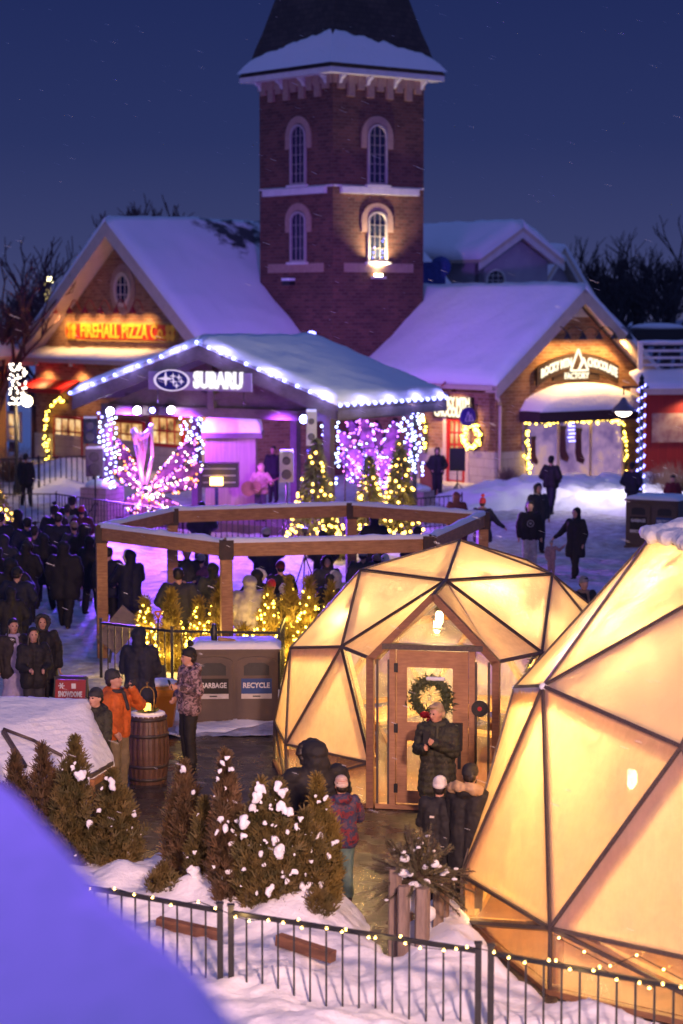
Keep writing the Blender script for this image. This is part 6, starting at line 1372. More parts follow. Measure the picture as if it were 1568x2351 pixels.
# ---------------------------------------------------------------- lit cedars behind the middle fence
for i, (x, y, w_) in enumerate(((334, 1382, .21), (393, 1360, .27), (457, 1384, .22), (508, 1335, .30), (616, 1357, .28), (664, 1333, .27), (709, 1330, .27), (761, 1348, .22), (560, 1440, .2))):
    base = G(x, 1545 - (5 if i % 2 else 0)); tip = At(x, y, base.y); hh = tip.z
    nm = ['leftmost', 'second', 'third', 'fourth and tallest left', 'fifth', 'sixth', 'seventh', 'rightmost', 'low one behind the bin'][i]
    t = cedar('lit_cedar', 'small cedar wrapped in yellow lights behind the fence, %s from the left' % nm if i not in (0, 7, 8) else 'small cedar wrapped in yellow lights behind the fence, %s' % nm, x, 1545, x, y, w_ * .78, 1300, zb=0, m=mat('lit_cedar_foliage', (.22, .15, .025), (.12, .09, .018), 5, .7, 0), seed=40 + i, group='cedars with yellow lights', cs=.05)
    s_ = thing('string_lights', 'yellow string lights on the lit cedar, %s' % nm, 'string lights', base, 0, 'yellow lights on the cedars'); rr = random.Random(60 + i); L = []
    for k in range(95):
        z = hh * (1 - sqrt(rr.random() * .97)); zz = z / hh; q = w_ * .98 * min(1, (1 - zz) * 1.7) ** .8 + .02; a = rr.uniform(pi * .9, 2.1 * pi); L.append(V((base.x + q * cos(a), base.y + q * sin(a), max(.08, z))))
    bulbs(s_, L, YB, .021)
    for kz in (.25, .6): light('cedar_glow', 'POINT', (base.x, base.y - w_ * (1.9 - kz), hh * kz), 13, (1, .60, .12), s_, .12)
# ---------------------------------------------------------------- bare trees
def bare_mesh(seed, h, depth=5, spread=.5, name='branches'):
    rr = random.Random(seed); b = MB()
    def br(p, d, L, r, k):
        q = p + d * L; b.tube(p, q, r, r * .72, 5 if k < 2 else 3, True)
        if k >= depth: return
        for i in range(3 if k < 4 else 2):
            v = V((rr.gauss(0, 1), rr.gauss(0, 1), rr.gauss(.25, .5))).normalized(); br(q if i else p.lerp(q, .7), (d + v * spread + V((0, 0, .12))).normalized(), L * rr.uniform(.62, .85), r * .72, k + 1)
    br(V((0, 0, 0)), V((0, 0, 1)), h * .24, h * .018, 0); return b
def bare_tree(label, x, y, z, h, mesh, trunkm, group, m=BARE, rz=0):
    t = thing('bare_tree', label, 'tree', (x, y, z), rz, group)
    put('branches', mesh, m, t, scale=h / 10); MB2 = trunkm; put('trunk', trunkm, m, t, scale=h / 10); return t
BM = [bare_mesh(s, 10, 6, .62).mesh('branches', None) for s in (1, 2, 3)]; TM = MB().tube((0, 0, -1), (0, 0, 2.4), .22, .16, 8).mesh('trunk', None)
rr = random.Random(9)
lbl = ['tallest bare tree at the far right edge', 'bare tree at the top of the dark wood', 'wide bare tree left of the tallest one', 'short bare tree where the wood begins', 'dim bare tree behind the round crown', 'slim bare tree above the shop gable', 'bare tree low beside the dormer roof', 'bare tree just right of the dormer house', 'dark tree half hidden by the shop gable', 'bare tree over the barn balcony', 'bare tree right of the balcony post', 'far bare tree between the round crowns']
for i, (x, yt, Y) in enumerate(((1535, 525, 115), (1480, 545, 125), (1430, 560, 120), (1362, 572, 130), (1395, 590, 118), (1330, 610, 135), (1215, 640, 150), (1255, 625, 145), (1290, 640, 140), (1500, 600, 105), (1560, 560, 108), (1455, 610, 112))):
    p = At(x, yt, Y); bare_tree(lbl[i], p.x, p.y, 1.5, (p.z - 1.5) / .82, BM[i % 3], TM, 'bare trees on the rise at right', rz=i * 1.3)
for i, (x, yt, Y) in enumerate(((25, 580, 100), (75, 640, 96), (375, 425, 135), (-20, 620, 92))):
    p = At(x, yt, Y); bare_tree(['big reddish bare tree at the left edge', 'bare tree left of the tall lamp post', 'faint bare tree behind the left roof ridge', 'bare tree cut off by the left edge'][i], p.x, p.y, 0, p.z / .82, BM[i % 3], TM, 'bare trees at left', mat('reddish_twigs', (.13, .06, .07), (.09, .045, .055), 5, .9, 0), i * 2.1)
wd = MB()
for i in range(900):
    x = rr.uniform(38, 105); y = rr.uniform(150, 190); h = 11.5 * min(1, .35 + (x - 38) / 60) * rr.uniform(.5, 1.0); p = V((x, y, 1)); 
    for k in range(7): wd.tube(p + V((0, 0, h * k * .08)), p + V((rr.gauss(0, 1.3), rr.gauss(0, 1.2), h * rr.uniform(.6, 1))), .09, .03, 3)
tag(wd.build('distant_wood', BARE), 'dark mass of leafless wood on the rise behind the barn', 'wood', kind='stuff')
b = MB(); rr = random.Random(2)
for i in range(7): 
    x0 = 34 + i * 11; 
q = At(113, 672, 140); t = thing('tall_street_light', 'tall far street light glowing beyond the left roof slope', 'street lamp', (q.x, q.y, 0)); top = At(113, 645, 140)
MB().tube((q.x, q.y, 0), top, .12, .08).build('pole', WHITE, t); MB().lathe(top, [(.2, -.1), (.35, .05), (.1, .25)], 12).build('lamp', emit('far_lamp', (1, .85, .45), 9), t)
q = At(108, 668, 139.5); MB().tube((q.x, q.y, 4), (q.x, q.y, top.z), .18, .18).build('lit_panel', emit('far_lamp2', (1, .75, .3), 1.2), t)
q = At(1510, 775, 100); t = thing('snowy_vehicle_roof', 'dark low roof with snow beyond the barn balcony', 'roof', q); MB().box(q, (2.6, 2, .8)).build('body', BLACK, t); o = put('snow_cap', blob([('e', q + V((0, 0, .45)), (1.3, 1, .22))], .08), SNOW, t); o.matrix_local = mw(t).inverted()
# ---------------------------------------------------------------- street lamps
lp = G(1468, 1150); Y = 71.0; base = At(1470, 1150, Y); t = thing('street_lamp', 'black street lamp wrapped in blue lights with a hanging shade at right', 'street lamp', (base.x, base.y, 0))
top = At(1475, 858, Y); arm = At(1475, 889, Y)
b = MB(); b.lathe((base.x, base.y, 0), [(.16, 0), (.15, .3), (.08, .45), (.07, arm.z), (.09, arm.z + .02), (.11, arm.z + .15), (.06, arm.z + .2), (.08, arm.z + .3), (.0, top.z)], 12); b.build('pole', BLACK, t)
e = At(1432, 889, Y); MB().tube(arm + V((.2, 0, 0)), e, .035).tube(e, e + V((0, 0, -.25)), .025).ball(e, .05).build('arm', BLACK, t)
hd = At(1432, 925, Y); MB().lathe(hd, [(.40, -.28), (.38, -.20), (.14, .02), (.10, .12), (.03, .18)], 20).build('shade', mat('lamp_shade', (.18, .17, .2), (.14, .13, .16), 4, .4, 0), t)
MB().ball(hd + V((0, 0, -.26)), .27, 14, (1, 1, .7)).build('globe', emit('lamp_globe', (1, .88, .6), 12), t)
light('lamp_glow', 'SPOT', hd + V((0, 0, -.5)), 520, (.95, .78, .88), t, .25, hd + V((0, 0, -3)), 150, .6)
s_ = thing('string_lights', 'blue string lights spiralling up the right street lamp', 'string lights', (base.x, base.y, 0)); L = []
for i in range(85):
    k = i / 85; z = .1 + k * (top.z - .4); L.append(V((base.x + .12 * cos(i * .9), base.y + .12 * sin(i * .9), z)))
bulbs(s_, L, BB, .032); b = MB().path(L, .012, 4); b.build('cable', BLACK, s_)
light('blue_glow', 'POINT', (base.x - .1, base.y - .5, 2.0), 25, (.2, .2, 1), s_, .3)
base = At(38, 1050, 76); t = thing('street_lamp', 'black lamp post wrapped in white lights with a round globe at far left', 'street lamp', (base.x, base.y, 0)); top = At(38, 832, 76)
MB().lathe((base.x, base.y, 0), [(.16, 0), (.15, .3), (.07, .5), (.06, top.z)], 10).build('pole', BLACK, t); g = At(62, 921, 76); MB().tube((base.x, base.y, g.z + .3), g + V((0, 0, .3)), .03).build('arm', BLACK, t)
MB().ball(g, .2, 14).build('globe', emit('globe', (1, .80, .5), 9), t); light('lamp_glow', 'POINT', g + V((0, -.4, 0)), 150, (1, .6, .25), t, .2)
s_ = thing('string_lights', 'white string lights bunched round the left lamp post head', 'string lights', (base.x, base.y, 0)); rr = random.Random(8); L = []
for i in range(75): L.append(At(rr.uniform(20, 60), rr.uniform(835, 930), 76 + rr.uniform(-.3, .3)))
bulbs(s_, L, WHB, .035)
# ---------------------------------------------------------------- stage pavilion
sd = V((.545, .839, 0)); gd = V((.839, -.545, 0))
SF = Fac((-.355, 61.3), gd, -sd); SFo = Fac(V((-.355, 61.3, 0)) - sd * .7, gd, -sd)
eL, eR, ap = SFo.px(165, 908), SFo.px(776, 932), SFo.px(455, 792)
pv = thing('stage_pavilion', 'gabled open stage shelter with a snowy roof edged in blue lights', 'pavilion', SF.P(-4, 0, -2.5))
back = 6.0
def roofq(s0, z0, s1, z1): return [SFo.P(s0, z0, 0), SFo.P(s0, z0, -back), SFo.P(s1, z1, -back), SFo.P(s1, z1, 0)]
for (s0, z0) in (eL, eR):
    c = roofq(s0, z0, ap[0], ap[1]); b = MB(); plank(b, c, .14); b.build('roof', GREYWOOD, pv); snow_slab(c, .30, .22, 5 + s0, amp=.04, rim=.35).build('roof_snow', ROOFSNOW, pv)
    b = MB(); SFo.poly(b, [(s0, z0 - .14), (s0, z0 - .42), (ap[0], ap[1] - .42), (ap[0], ap[1] - .14)], -.06, .0); b.build('barge_board', GREYWOOD, pv)
b = MB(); b.beam(SFo.P(eR[0] - .05, eR[1] - .25, 0), SFo.P(eR[0] - .05, eR[1] - .25, -back), .08, .24); b.build('eave_board', GREYWOOD, pv)
# gable cladding set back, beams and posts
zb_ = SF.px(455, 900)[1]; b = MB(); sL, sR = -8.02, 0
kslope = (ap[1] - eR[1]) / (ap[0] - eR[0])
def zr_at(s): return (ap[1] - .45) - abs(s - ap[0]) * abs(kslope)
b = MB(); SF.poly(b, [(sL, zr_at(sL)), (ap[0], zr_at(ap[0])), (sR, zr_at(sR)), (sR - .0, zr_at(sR) - .02), (sL, zr_at(sL) - .02)], -.1, -.02); b.build('gable_panel', GREYWOOD, pv)
for s, d in ((sL, 0), (sR, 0), (sL, -4.5), (sR, -4.5), (-4.2, -4.5)):
    q = SF.P(s, 0, d); zt = zr_at(s) if s != -4.2 else 3.6
    MB().box((q.x, q.y, zt / 2), (.24, .24, zt), Matrix.Rotation(-.57, 3, 'Z')).build('post', GREYWOOD, pv)
zB = zr_at(sR) - .15
for d in (0, -4.5): MB().beam(SF.P(sL, zB, d), SF.P(sR, zB, d), .2, .28).build('beam', GREYWOOD, pv)
for s in (sL, sR): MB().beam(SF.P(s, zB, 0), SF.P(s, zB, -4.5), .2, .28).build('beam', GREYWOOD, pv)
MB().beam(SF.P(ap[0], zr_at(ap[0]) + .1, .1), SF.P(ap[0], zB, .0), .22, .22).build('king_post', GREYWOOD, pv)
b = MB()
for s in (-1.2, 1.2): b.beam(SF.P(ap[0] + s * 1.5, zr_at(ap[0] + s * 1.5), 0), SF.P(ap[0], zB + .4, 0), .16, .2)
b.build('brace', GREYWOOD, pv)
b = MB(); SF.box(b, sL, sR, .0, .28, -4.4, .0); b.build('stage_floor', GREYWOOD, pv)
# roof edge lights
s_ = thing('string_lights', 'row of blue-white bulbs along the stage roof edges', 'string lights', SFo.P(0, 3, .1)); L = []
for k in range(11): 
    for (s0, z0) in (eL,): L.append(SFo.P(s0 + (ap[0] - s0) * k / 11, z0 + (ap[1] - z0) * k / 11 + .08, .08))
for k in range(11): L.append(SFo.P(ap[0] + (eR[0] - ap[0]) * k / 11, ap[1] + (eR[1] - ap[1]) * k / 11 + .08, .08))
for k in range(17): L.append(SFo.P(eR[0] + .08, eR[1] + .02, -back * k / 16.5))
bulbs(s_, L, emit('roof_bulb', (.22, .25, 1), 8), .055); MB().path(L[:11], .01, 4).path(L[11:22], .01, 4).path(L[22:], .01, 4).build('cable', BLACK, s_)
for q in L[1::4]: light('bulb_glow', 'POINT', q + (SFo.n * .15 + V((0, 0, .1)) if q in L[:22] else V((.2, 0, .05))), 16 if q not in L[11:22] else 22, (.35, .32, 1), s_, .06)
# sponsor banner
s0, z1 = SFo.px(343, 852); s1, z0 = SFo.px(579, 900); bn = thing('banner_sign', 'wide pale banner with an oval star emblem and white letters under the stage gable', 'sign', SFo.P((s0 + s1) / 2, z0, .0))
BAN = mat('banner_grey', (.30, .25, .36), (.26, .21, .31), 2, .6, 0); b = MB(); SFo.box(b, s0, s1, z0, z1, -.02, .05); b.build('panel', BAN, bn)
so, zo = SFo.px(399, 873); b = MB(); n = 28; rx, rz_ = .56 * (s1 - s0) / 3.6, .36 * (s1 - s0) / 3.6
rx = (SFo.px(438, 873)[0] - SFo.px(359, 873)[0]) / 2; rz_ = (SFo.px(399, 849)[1] - SFo.px(399, 897)[1]) / 2
SFo.poly(b, [(so + rx * cos(2 * pi * i / n), zo + rz_ * sin(2 * pi * i / n)) for i in range(n)], .05, .09); b.build('emblem_oval', mat('emblem_blue', (.02, .02, .18), (.02, .02, .14), 3, .3, 0), bn)
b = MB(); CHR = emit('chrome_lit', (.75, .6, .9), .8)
for i in range(n):
    t0, t1 = 2 * pi * i / n, 2 * pi * (i + 1) / n; SFo.poly(b, [(so + rx * k * cos(a), zo + rz_ * k * sin(a)) for k, a in ((.93, t0), (1.04, t0), (1.04, t1), (.93, t1))], .09, .12)
for dx, dz, r in ((-.35, .15, .30), (.08, .40, .13), (.42, .30, .13), (.55, -.10, .13), (.10, -.12, .14), (.28, -.50, .13)):
    for a in range(4):
        v = (cos(a * pi / 2), sin(a * pi / 2)); p = (-v[1], v[0]); c = (so + dx * rx, zo + dz * rz_); R1 = r * rx * (1.6 if a % 2 == 0 else 1.1)
        SFo.poly(b, [(c[0] + v[0] * R1, c[1] + v[1] * R1), (c[0] + p[0] * r * rx * .28, c[1] + p[1] * r * rx * .28), (c[0] - p[0] * r * rx * .28, c[1] - p[1] * r * rx * .28)], .09, .115)
b.build('emblem_stars', CHR, bn)
ta, tb_ = SFo.px(447, 875)[0], SFo.px(560, 875)[0]; put_text('lettering', 'SUBARU', .62, emit('banner_letters', (1, .95, 1), 1.0), bn, SFo, (ta + tb_) / 2, (z0 + z1) / 2 + .02, .06, w=tb_ - ta, bold=.035, ext=.03)
b = MB()
for s in (s0 + .3, s1 - .3): b.tube(SFo.P(s, z0, 0), SFo.P(s, z0 - .4, 0), .015)
b.build('tie', BLACK, bn)
# stage lights
VIO, PUR, BLU = (.24, .06, 1), (.44, .07, 1), (.12, .07, 1)
tr = thing('lighting_truss', 'dark truss bar carrying the stage lights', 'truss', SF.P(-4, 3.2, -1.2)); 
ys = 930; a_, c_ = SF.px(240, ys), SF.px(690, ys); a3, c3 = SF.P(a_[0], a_[1] + .05, -1.0), SF.P(c_[0], a_[1] + .05, -1.0); MB().tube(a3, c3, .04).tube(a3 + V((0, 0, .25)), c3 + V((0, 0, .25)), .03).build('bar', BLACK, tr)
for i, (x, y, cc, em, tgt) in enumerate(((253, 944, VIO, (.8, .75, 1), (200, 1420)), (315, 942, PUR, (.9, .8, 1), (480, 1330)), (350, 942, BLU, (.25, .3, 1), (120, 1500)), (392, 941, PUR, (.95, .75, 1), (760, 1300)), (697, 962, BLU, (.3, .35, 1), (900, 1400)))):
    p = SF.P(*(SF.px(x, y)), .35); p = At(x, y, p.y); t = thing('stage_light', ['white-violet stage spotlight, leftmost', 'white stage spotlight, second from left', 'small blue stage light in the row', 'white-pink stage spotlight above the harp', 'blue stage light by the right post'][i], 'stage light', p, 0, 'stage lights')
    dv = (G(*tgt) - p).normalized(); MB().tube(p - dv * .3, p, .09, .13, 12).build('housing', BLACK, t); MB().tube(p + dv * .003, p + dv * .02, .115 if i != 2 else .07, n=14).build('lens', emit('lens%d' % i, em, 40), t)
    light('stage_beam', 'SPOT', p + dv * .06, (19000, 7500, 17000, 7500, 6000)[i], cc, t, .12, G(*tgt), 75, .9)
# purple wash on tower, roofs and props, from unseen spots added over the stage
wf = thing('wash_light', 'small blue-violet flood lamp at the back of the stage roof ridge', 'flood light', At(715, 762, 67)); p = At(715, 764, 68.5); MB().ball(p, .14, 10, (1, 1, .6)).build('lamp', emit('blue_bulb', (.3, .3, 1), 26), wf); wf.location = p; 
light('wash', 'SPOT', p + V((0, .3, .3)), 3000, (.34, .05, .8), None, .3, TL.P(-1.0, 5.5, 0), 80, 1.0)
light('wash', 'SPOT', p + V((.6, .3, .3)), 2600, (.36, .22, .95), None, .3, At(1000, 820, 82), 90, 1.0)
light('wash', 'SPOT', At(300, 790, 66) + V((0, 0, .6)), 1300, (.22, .20, 1), None, .3, At(480, 650, 84), 80, 1.0)
# pillars with string-lit columns
def pillar(label, x, y, w_=.75, h=1.25, lights=True):
    t = thing('stone_pillar', label, 'pillar', (x, y, 0)); MB().box((x, y, h / 2), (w_, w_, h), Matrix.Rotation(-.5, 3, 'Z')).build('masonry', PILLARST, t)
    o = put('snow_cap', blob([('e', (x, y, h + .05), (w_ * .55, w_ * .55, .14)), ('e', (x - .1, y, h + .12), (w_ * .4, w_ * .4, .12))], .04), SNOW, t); o.matrix_local = mw(t).inverted()
q = G(232, 1208); pillar('brick pillar with a snow cap at the left front of the stage', q.x, q.y + .4, .95, 1.15); q1 = q
q = G(953, 1205); pillar('snow-capped stone pillar at the right front of the stage', q.x + .1, q.y + .4, .75, 1.0)
def column_lights(label, x0, x1, y0, y1, Y, n, ms, seed, r=.04):
    s_ = thing('string_lights', label, 'string lights', At((x0 + x1) / 2, y1, Y), 0, 'lights wrapped round the stage posts'); rr = random.Random(seed)
    nx = 4; L = []
    for i in range(n):
        x = x0 + (x1 - x0) * ((int(i * 3.7) % 5 + rr.uniform(.05, .95)) / 5) ; y = y0 + (y1 - y0) * (i + rr.uniform(-.3, .3)) / n; L.append(At(x, y, Y + rr.uniform(-.15, .1)))
    h1 = [p for i, p in enumerate(L) if i % 3]; h2 = L[::3]
    bulbs(s_, h1, ms[0], r); bulbs(s_, h2, ms[1], r)
P_L = SF.P(sL, 0, 0); P_R = SF.P(sR, 0, 0); P_RR = SF.P(sR, 0, -4.5)
column_lights('white and blue lights on the left front stage post', 225, 268, 948, 1128, P_L.y - .25, 62, (CB, BB), 1)
column_lights('white and blue lights hanging behind the harp', 413, 468, 945, 1080, P_L.y + 1, 62, (CB, BB), 2)
column_lights('teal and blue lights on the right front stage post', 738, 778, 960, 1120, P_R.y + .8, 62, (CB, BB), 3)
column_lights('blue and white lights on the right rear stage post', 918, 972, 935, 1100, P_RR.y - .3, 70, (CB, BB), 4)
# backdrop hut with thick snow, speakers, amp
c_ = SF.P(-3.6, 0, -2.2)
x0 = At(470, 990, c_.y).x; x1 = At(600, 990, c_.y).x; zt = At(540, 1000, c_.y).z; hut = thing('wooden_kiosk', 'purple-lit wooden kiosk with a thick snow slab roof on stage', 'kiosk', ((x0 + x1) / 2, c_.y, 0))
PLK = mat('kiosk_planks', (.30, .20, .17), (.22, .15, .13), 3, .7, .3, .02, 'UV', (5, .2, 1)); MB().box(((x0 + x1) / 2 - .05, c_.y, zt / 2), (x1 - x0 - .2, 1.4, zt)).build('wall', PLK, hut)
MB().box(((x0 + x1) / 2, c_.y, zt + .05), (x1 - x0 + .1, 1.7, .16)).build('roof', GREYWOOD, hut); xm = (x0 + x1) / 2; w2 = (x1 - x0) / 2
kx0, kx1, ky0, ky1 = x0 - .02, x1 + .02, c_.y - .82, c_.y + .82
def fk(x, y):
    d = min(x - kx0, kx1 - x, y - ky0, ky1 - y); t = max(0, min(1, d / .22)); return zt + .13 + (.46 + .04 * fbm(x, y, 1.2)) * sqrt(t * (2 - t))
grid(kx0, kx1, ky0, ky1, 50, 40, fk).build('roof_snow', SNOW, hut)
def speaker(label, x0, y0, x1, y1, Y, m, stand=True, two=True):
    a = At(x0, y0, Y); c = At(x1, y1, Y); w_ = c.x - a.x; h = a.z - c.z; cx_ = (a.x + c.x) / 2; zz = (a.z + c.z) / 2
    t = thing('loudspeaker', label, 'loudspeaker', (cx_, Y, 0)); MB().box((cx_, Y, zz), (w_, .4, h)).build('cabinet', m, t)
    GR = mat('speaker_grille', (.10, .09, .09), (.07, .06, .06), 30, .6, 0); MB().box((cx_, Y - .21, zz), (w_ * .86, .02, h * .92)).build('grille', m, t)
    for k, r in ((.22, .3), (-.24, .36)):
        b = MB(); b.tube((cx_, Y - .225, zz + h * k), (cx_, Y - .245, zz + h * k), w_ * r, w_ * r * .8, 20); b.build('cone', GR, t)
    MB().box((cx_, Y, a.z + .03), (w_ * .95, .38, .06)).build('snow_cap', SNOW, t)
    if stand:
        b = MB(); b.tube((cx_, Y, .3), (cx_, Y, c.z), .025)
        for k in range(3): b.tube((cx_, Y, .75), (cx_ + .5 * cos(k * 2.1 + .5), Y + .5 * sin(k * 2.1 + .5), .02), .018)
        b.build('stand', BLACK, t)
GSP = mat('speaker_body', (.42, .40, .36), (.36, .34, .31), 3, .5, 0)
speaker('pale speaker cabinet on a pole in front of the right stage post', 642, 1038, 674, 1106, 59.5, GSP)
speaker('tall grey speaker hung at the right front post under the eave', 703, 945, 727, 1022, 60.6, GSP, False)
speaker('dark speaker above another at the left of the stage', 192, 960, 224, 1018, 66, mat('speaker_dark', (.03, .03, .05), (.02, .02, .03)), False)
speaker('violet-lit speaker on a pole at the left of the stage', 198, 1030, 238, 1093, 65.2, mat('speaker_mid', (.16, .14, .15), (.13, .11, .12)))
am = At(505, 1090, 63.5); t = thing('amplifier_rack', 'black amplifier rack on the stage left of the musicians', 'amplifier', (am.x, am.y, .28)); MB().box((am.x, am.y, am.z), (1.1, .6, .7)).build('case', BLACK, t); b = MB()
for k in range(3): b.box((am.x, am.y - .31, am.z - .2 + k * .2), (.95, .02, .03))
b.build('panel', mat('steel', (.3, .3, .32), (.25, .25, .28), 8, .35, 0, metal=.8), t)
dm = At(497, 1105, 62.6); t = thing('glowing_drum_light', 'small glowing orange lamp box in front of the amplifier', 'lamp', (dm.x, dm.y, .28)); MB().box((dm.x, dm.y, dm.z), (.36, .2, .22)).build('lamp', emit('orange_box', (1, .5, .12), 9), t); MB().box((dm.x, dm.y, (dm.z) / 2 + .05), (.1, .1, dm.z - .3)).build('stand', mat('cloth_blue', (.25, .25, .5)), t)
# harp and light-up wing sculptures
hp = At(330, 1115, 62.3); t = thing('harp', 'pink-lit golden harp standing in the left wing display', 'harp', (hp.x, hp.y, 0)); GLD = mat('harp_pink', (.75, .42, .55), (.6, .35, .5), 4, .4, 0)
A_, B_, C2_, D2_ = At(305, 985, 62.3), At(348, 975, 62.3), At(328, 1112, 62.3), At(318, 1005, 62.3)
b = MB(); b.path([A_, At(313, 1020, 62.3), C2_], .06, 8); b.path([A_, D2_, At(333, 1003, 62.3), At(346, 985, 62.3), B_], .05, 8); b.path([B_, At(350, 1050, 62.3), C2_ + V((.1, 0, 0))], .045, 8); b.build('frame', GLD, t)
b = MB()
for k in range(9): u = (k + 1) / 10; b.tube(A_.lerp(C2_, u * .95), D2_.lerp(B_, .1 + u * .85).lerp(B_, .1), .012, n=4)
b.build('strings', GLD, t)
FAB = mat('wing_fabric', (.26, .09, .26), (.05, .02, .06), 4.5, .6, .1)
def wings(label, hub, petals, Y, seed, nb, pal, col):
    h0 = At(*hub, Y); t = thing('wing_sculpture', label, 'light sculpture', (h0.x, h0.y, 0)); rr = random.Random(seed)
    MB().ball(h0, .16, 10).build('hub', BLACK, t); L = []
    for (tx, ty, wd_) in petals:
        tip = At(tx, ty, Y + rr.uniform(-.5, .3)); d = tip - h0; L_ = d.length; d.normalize(); side = d.cross(V((0, 1, 0))).normalized(); b = MB(); n = 12; l = []; r_ = []
        for k in range(n + 1):
            u = k / n; ww = wd_ * .62 * (u ** .7) * (1 - u ** 6) + .02; yy = V((0, -.12 * sin(u * 3.1), 0)); l.append(h0 + d * L_ * u + side * ww + yy); r_.append(h0 + d * L_ * u - side * ww + yy)
        b.add(l + r_, [[k, k + 1, n + 2 + k, n + 1 + k] for k in range(n)], True); e = [p + V((0, .05, 0)) for p in l + r_]; b.add(e, [[k + 1, k, n + 1 + k, n + 2 + k] for k in range(n)], True); b.build('wing_panel', FAB, t)
        MB().path(l, .03, 5).path(r_, .025, 5).path([h0, tip], .03, 5).build('rib', BLACK, t)
        for _ in range(int(nb * L_)):
            k = rr.randrange(n); u = rr.choice((0, 0, 1, 1, rr.random())); p = l[k].lerp(l[k + 1], rr.random()).lerp(r_[k], u); L.append(p + V((rr.gauss(0, .03), -.08, rr.gauss(0, .03))))
    rr.shuffle(L); s_ = thing('string_lights', 'multicoloured string lights covering the ' + label.split(' wing')[0] + ' wing sculpture', 'string lights', (h0.x, h0.y - .1, 0))
    n = len(L); k = n // len(pal)
    for i, m in enumerate(pal):
        g_ = L[i * k:(i + 1) * k]
        if i == 0: bulbs(s_, g_, m, .026)
        else:
            b = MB()
            for q in g_: b.ball(q, .026, 6)
            tag(b.build('bulbs', m, s_), kind='stuff')
    light('sculpture_glow', 'POINT', h0 + V((0, -1.2, .6)), 110, col, s_, .4); return t
wings('left butterfly wing sculpture below the harp, glowing pink', (335, 1130), ((268, 1010, .28), (262, 1075, .3), (285, 1165, .35), (330, 1190, .35), (375, 1185, .35), (455, 1010, .42), (470, 1065, .4), (455, 1105, .35), (415, 1170, .3), (300, 1180, .3)), 63.2, 2, 34, (PB, AMB, WHB, VB), (1, .20, .9))
wings('right petal wing sculpture behind the lit firs, glowing violet', (868, 1120), ((775, 985, .4), (800, 960, .42), (830, 955, .45), (865, 965, .4), (910, 960, .45), (945, 1010, .45), (790, 1080, .4), (950, 1080, .4), (775, 1040, .35)), 64.6, 3, 34, (VB, PB, CB, VB), (.6, .2, 1))
# lit firs in front of the stage
for i, (x, yt, yb, Y, w_) in enumerate(((725, 1005, 1155, 58.5, .85), (848, 1045, 1160, 59.5, .62), (918, 1010, 1160, 60.2, .7), (752, 1165, 1225, 56.5, .55), (-10, 1105, 1200, 60, .75))):
    b0 = At(x, yb, Y); tp = At(x, yt, Y); zb = max(0, b0.z - .2) if i != 3 else .0
    zb = 0; xmas(['frosted fir with warm lights at the right front of the stage', 'middle lit fir before the right wing sculpture', 'bright golden-lit fir beside the stone pillar', 'small lit fir seen between the timber beams', 'lit fir cut off by the left picture edge'][i], b0.x, b0.y, zb, tp.z - zb, w_, 80, balls=False, rb=.042, leaves=2200, name='lit_fir', size=.16, bm=emit('gold_bulb', (1, .56, .09), 8), mleaf=mat('frosted_fir', (.16, .15, .10), (.10, .10, .06), 4, .7, 0))
    light('fir_glow', 'POINT', (b0.x, b0.y - 1.1, 1.2), 35, (1, .62, .18), None, .3)
# mic stands, shop-front odds and ends
for i, (x, y0, y1, Y) in enumerate(((837 - 45, 1030, 1190, 60), (837, 1030, 1180, 59), (1050, 1035, 1120, 76))):
    a = At(x, y0, Y); t = thing('microphone_stand' if i < 2 else 'easel_sign', ['black stand in front of the stage, left', 'black stand in front of the lit firs', 'dark easel board beside the red shop door'][i], 'stand', (a.x, Y, 0)); b = MB().tube((a.x, Y, .1), a, .02)
    for k in range(3): b.tube((a.x, Y, .45), (a.x + .4 * cos(k * 2.1), Y + .4 * sin(k * 2.1), .02), .015)
    b.build('stand', BLACK, t)
    if i == 1: MB().beam(a + V((-.5, 0, 0)), a + V((.6, 0, .02)), .03, .03).build('boom', BLACK, t)
    if i == 2: MB().box((a.x, Y - .05, a.z - .3), (.55, .05, .8)).build('board', BLACK, t)
q = At(1000, 1100, 76); t = thing('orange_cabinet', 'small orange wooden stand left of the shop door', 'cabinet', (q.x - .2, 76, 0)); MB().box((q.x - .25, 76, .55), (.6, .5, 1.1)).build('case', mat('orange_board', (.42, .15, .05), (.36, .12, .04)), t); MB().box((q.x - .25, 76, 1.13), (.66, .56, .06)).build('top', GREYWOOD, t)
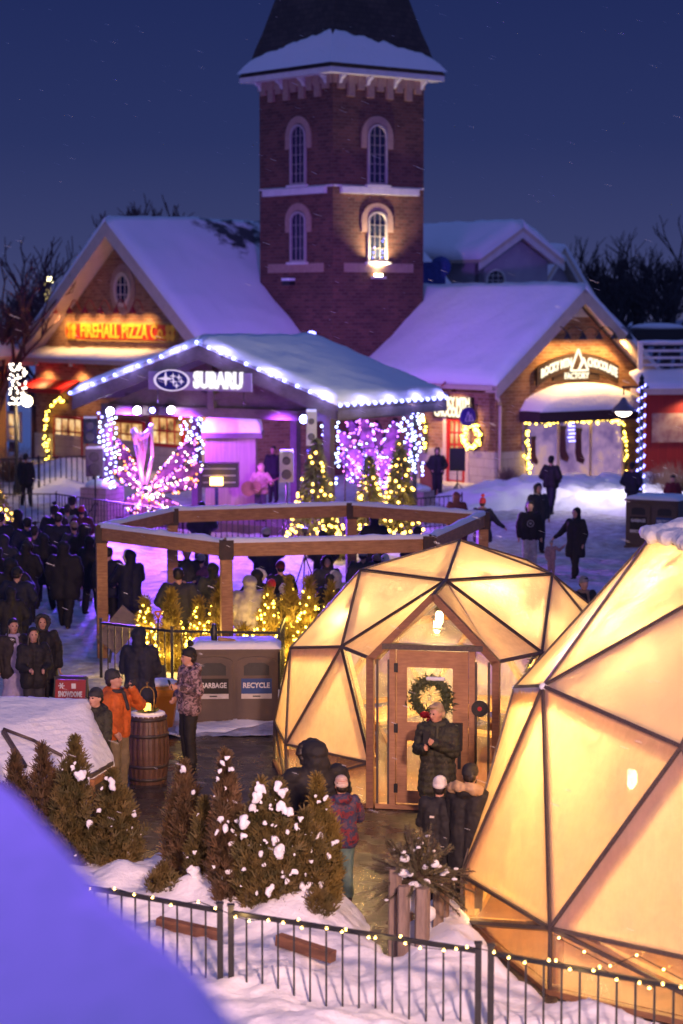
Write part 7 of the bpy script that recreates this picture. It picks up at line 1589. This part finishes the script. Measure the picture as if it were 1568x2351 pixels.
# low bushes by the shop
for i, (x, y, r, Y) in enumerate(((1165, 1100, .45, 78), (1560, 1075, .85, 73), (20, 1020, .9, 80), (1520, 1085, .6, 75))):
    c = At(x, y, Y); t = thing('bare_bush', ['low bare bush at the shop corner', 'large frosted bush at the right edge', 'brown bush behind the left lamp post', 'frosted bush beside the right street lamp'][i], 'bush', (c.x, c.y, 0)); b = MB(); rr = random.Random(i)
    for k in range(420):
        a = rr.uniform(0, 2 * pi); e = V((c.x + r * rr.gauss(0, .5), c.y + r * rr.gauss(0, .5), .2 + r * 1.5 * rr.random())); s0 = V((c.x + rr.gauss(0, .12), c.y + rr.gauss(0, .12), .1)); b.tube(s0.lerp(e, .3), e, .012, .004, 3)
    b.build('twigs', mat('bush_twigs', (.22, .13, .10), (.15, .09, .07), 6, .9, 0), t)
# falling snow
b = MB(); rr = random.Random(77)
for i in range(800):
    Y = rr.uniform(17, 50); p = At(rr.uniform(-100, 1650), rr.uniform(-50, 2300), Y)
    if p.z < .3: continue
    v = V((.028, 0, -.010)) * rr.uniform(.5, 1.6); s = .0016 * rr.uniform(.6, 1.3); b.tube(p - v, p + v, s, s, 4)
tag(b.build('falling_snow', mat('snowflake', (.8, .82, .86), rough=.6, bmp=0)), 'fine wind-blown snowflakes in the air', 'falling snow', kind='stuff')
# unseen lamps without fixtures, added to brighten near snow, people and stage
for nm, loc, e, c, tg, sp in (('eave_flood', (-3.2, 7.4, 9.0), 800, (.29, .09, 1), (-.9, 4.2, 5.5), 60), ('eave_flood', (2.5, 5, 7.6), 13000, (1, .58, .50), (-.3, 20.0, .3), 56), ('eave_flood', (-5, 6, 7.6), 4200, (1, .54, .40), (-2.5, 28, .6), 34), ('eave_flood', (-4, 3, 8.5), 600, (.5, .3, 1), (0, 20, 0), 45), ('eave_flood', (1, 5, 8.2), 3600, (1, .60, .28), (-1.2, 38.5, 1.2), 11)):
    light(nm, 'SPOT', loc, e, c, None, .5, tg, sp, .9)
q = V((6.5, 44, 4.6)); t = thing('flood_lamp', 'warm flood lamp on a thin pole on the plaza right of the timber frame', 'flood light', (q.x, q.y, 0)) if False else None
light('stage_front_flood', 'SPOT', (8.5, 47, 3.0), 5200, (1, .86, .66), None, .25, SFo.P(-.5, 3.4, 0), 26, .8)
for x_, d_, e_ in ((-7.2, .5, 2800), (-5.0, .6, 1500), (-1.6, .6, 1300)): light('stage_wash', 'SPOT', SF.P(x_, 3.3, d_), e_, (.34, .06, 1), None, .2, SF.P(x_, .9, d_ - 3.4), 125, .9)  # unseen violet spots added along the front beam to fill the stage
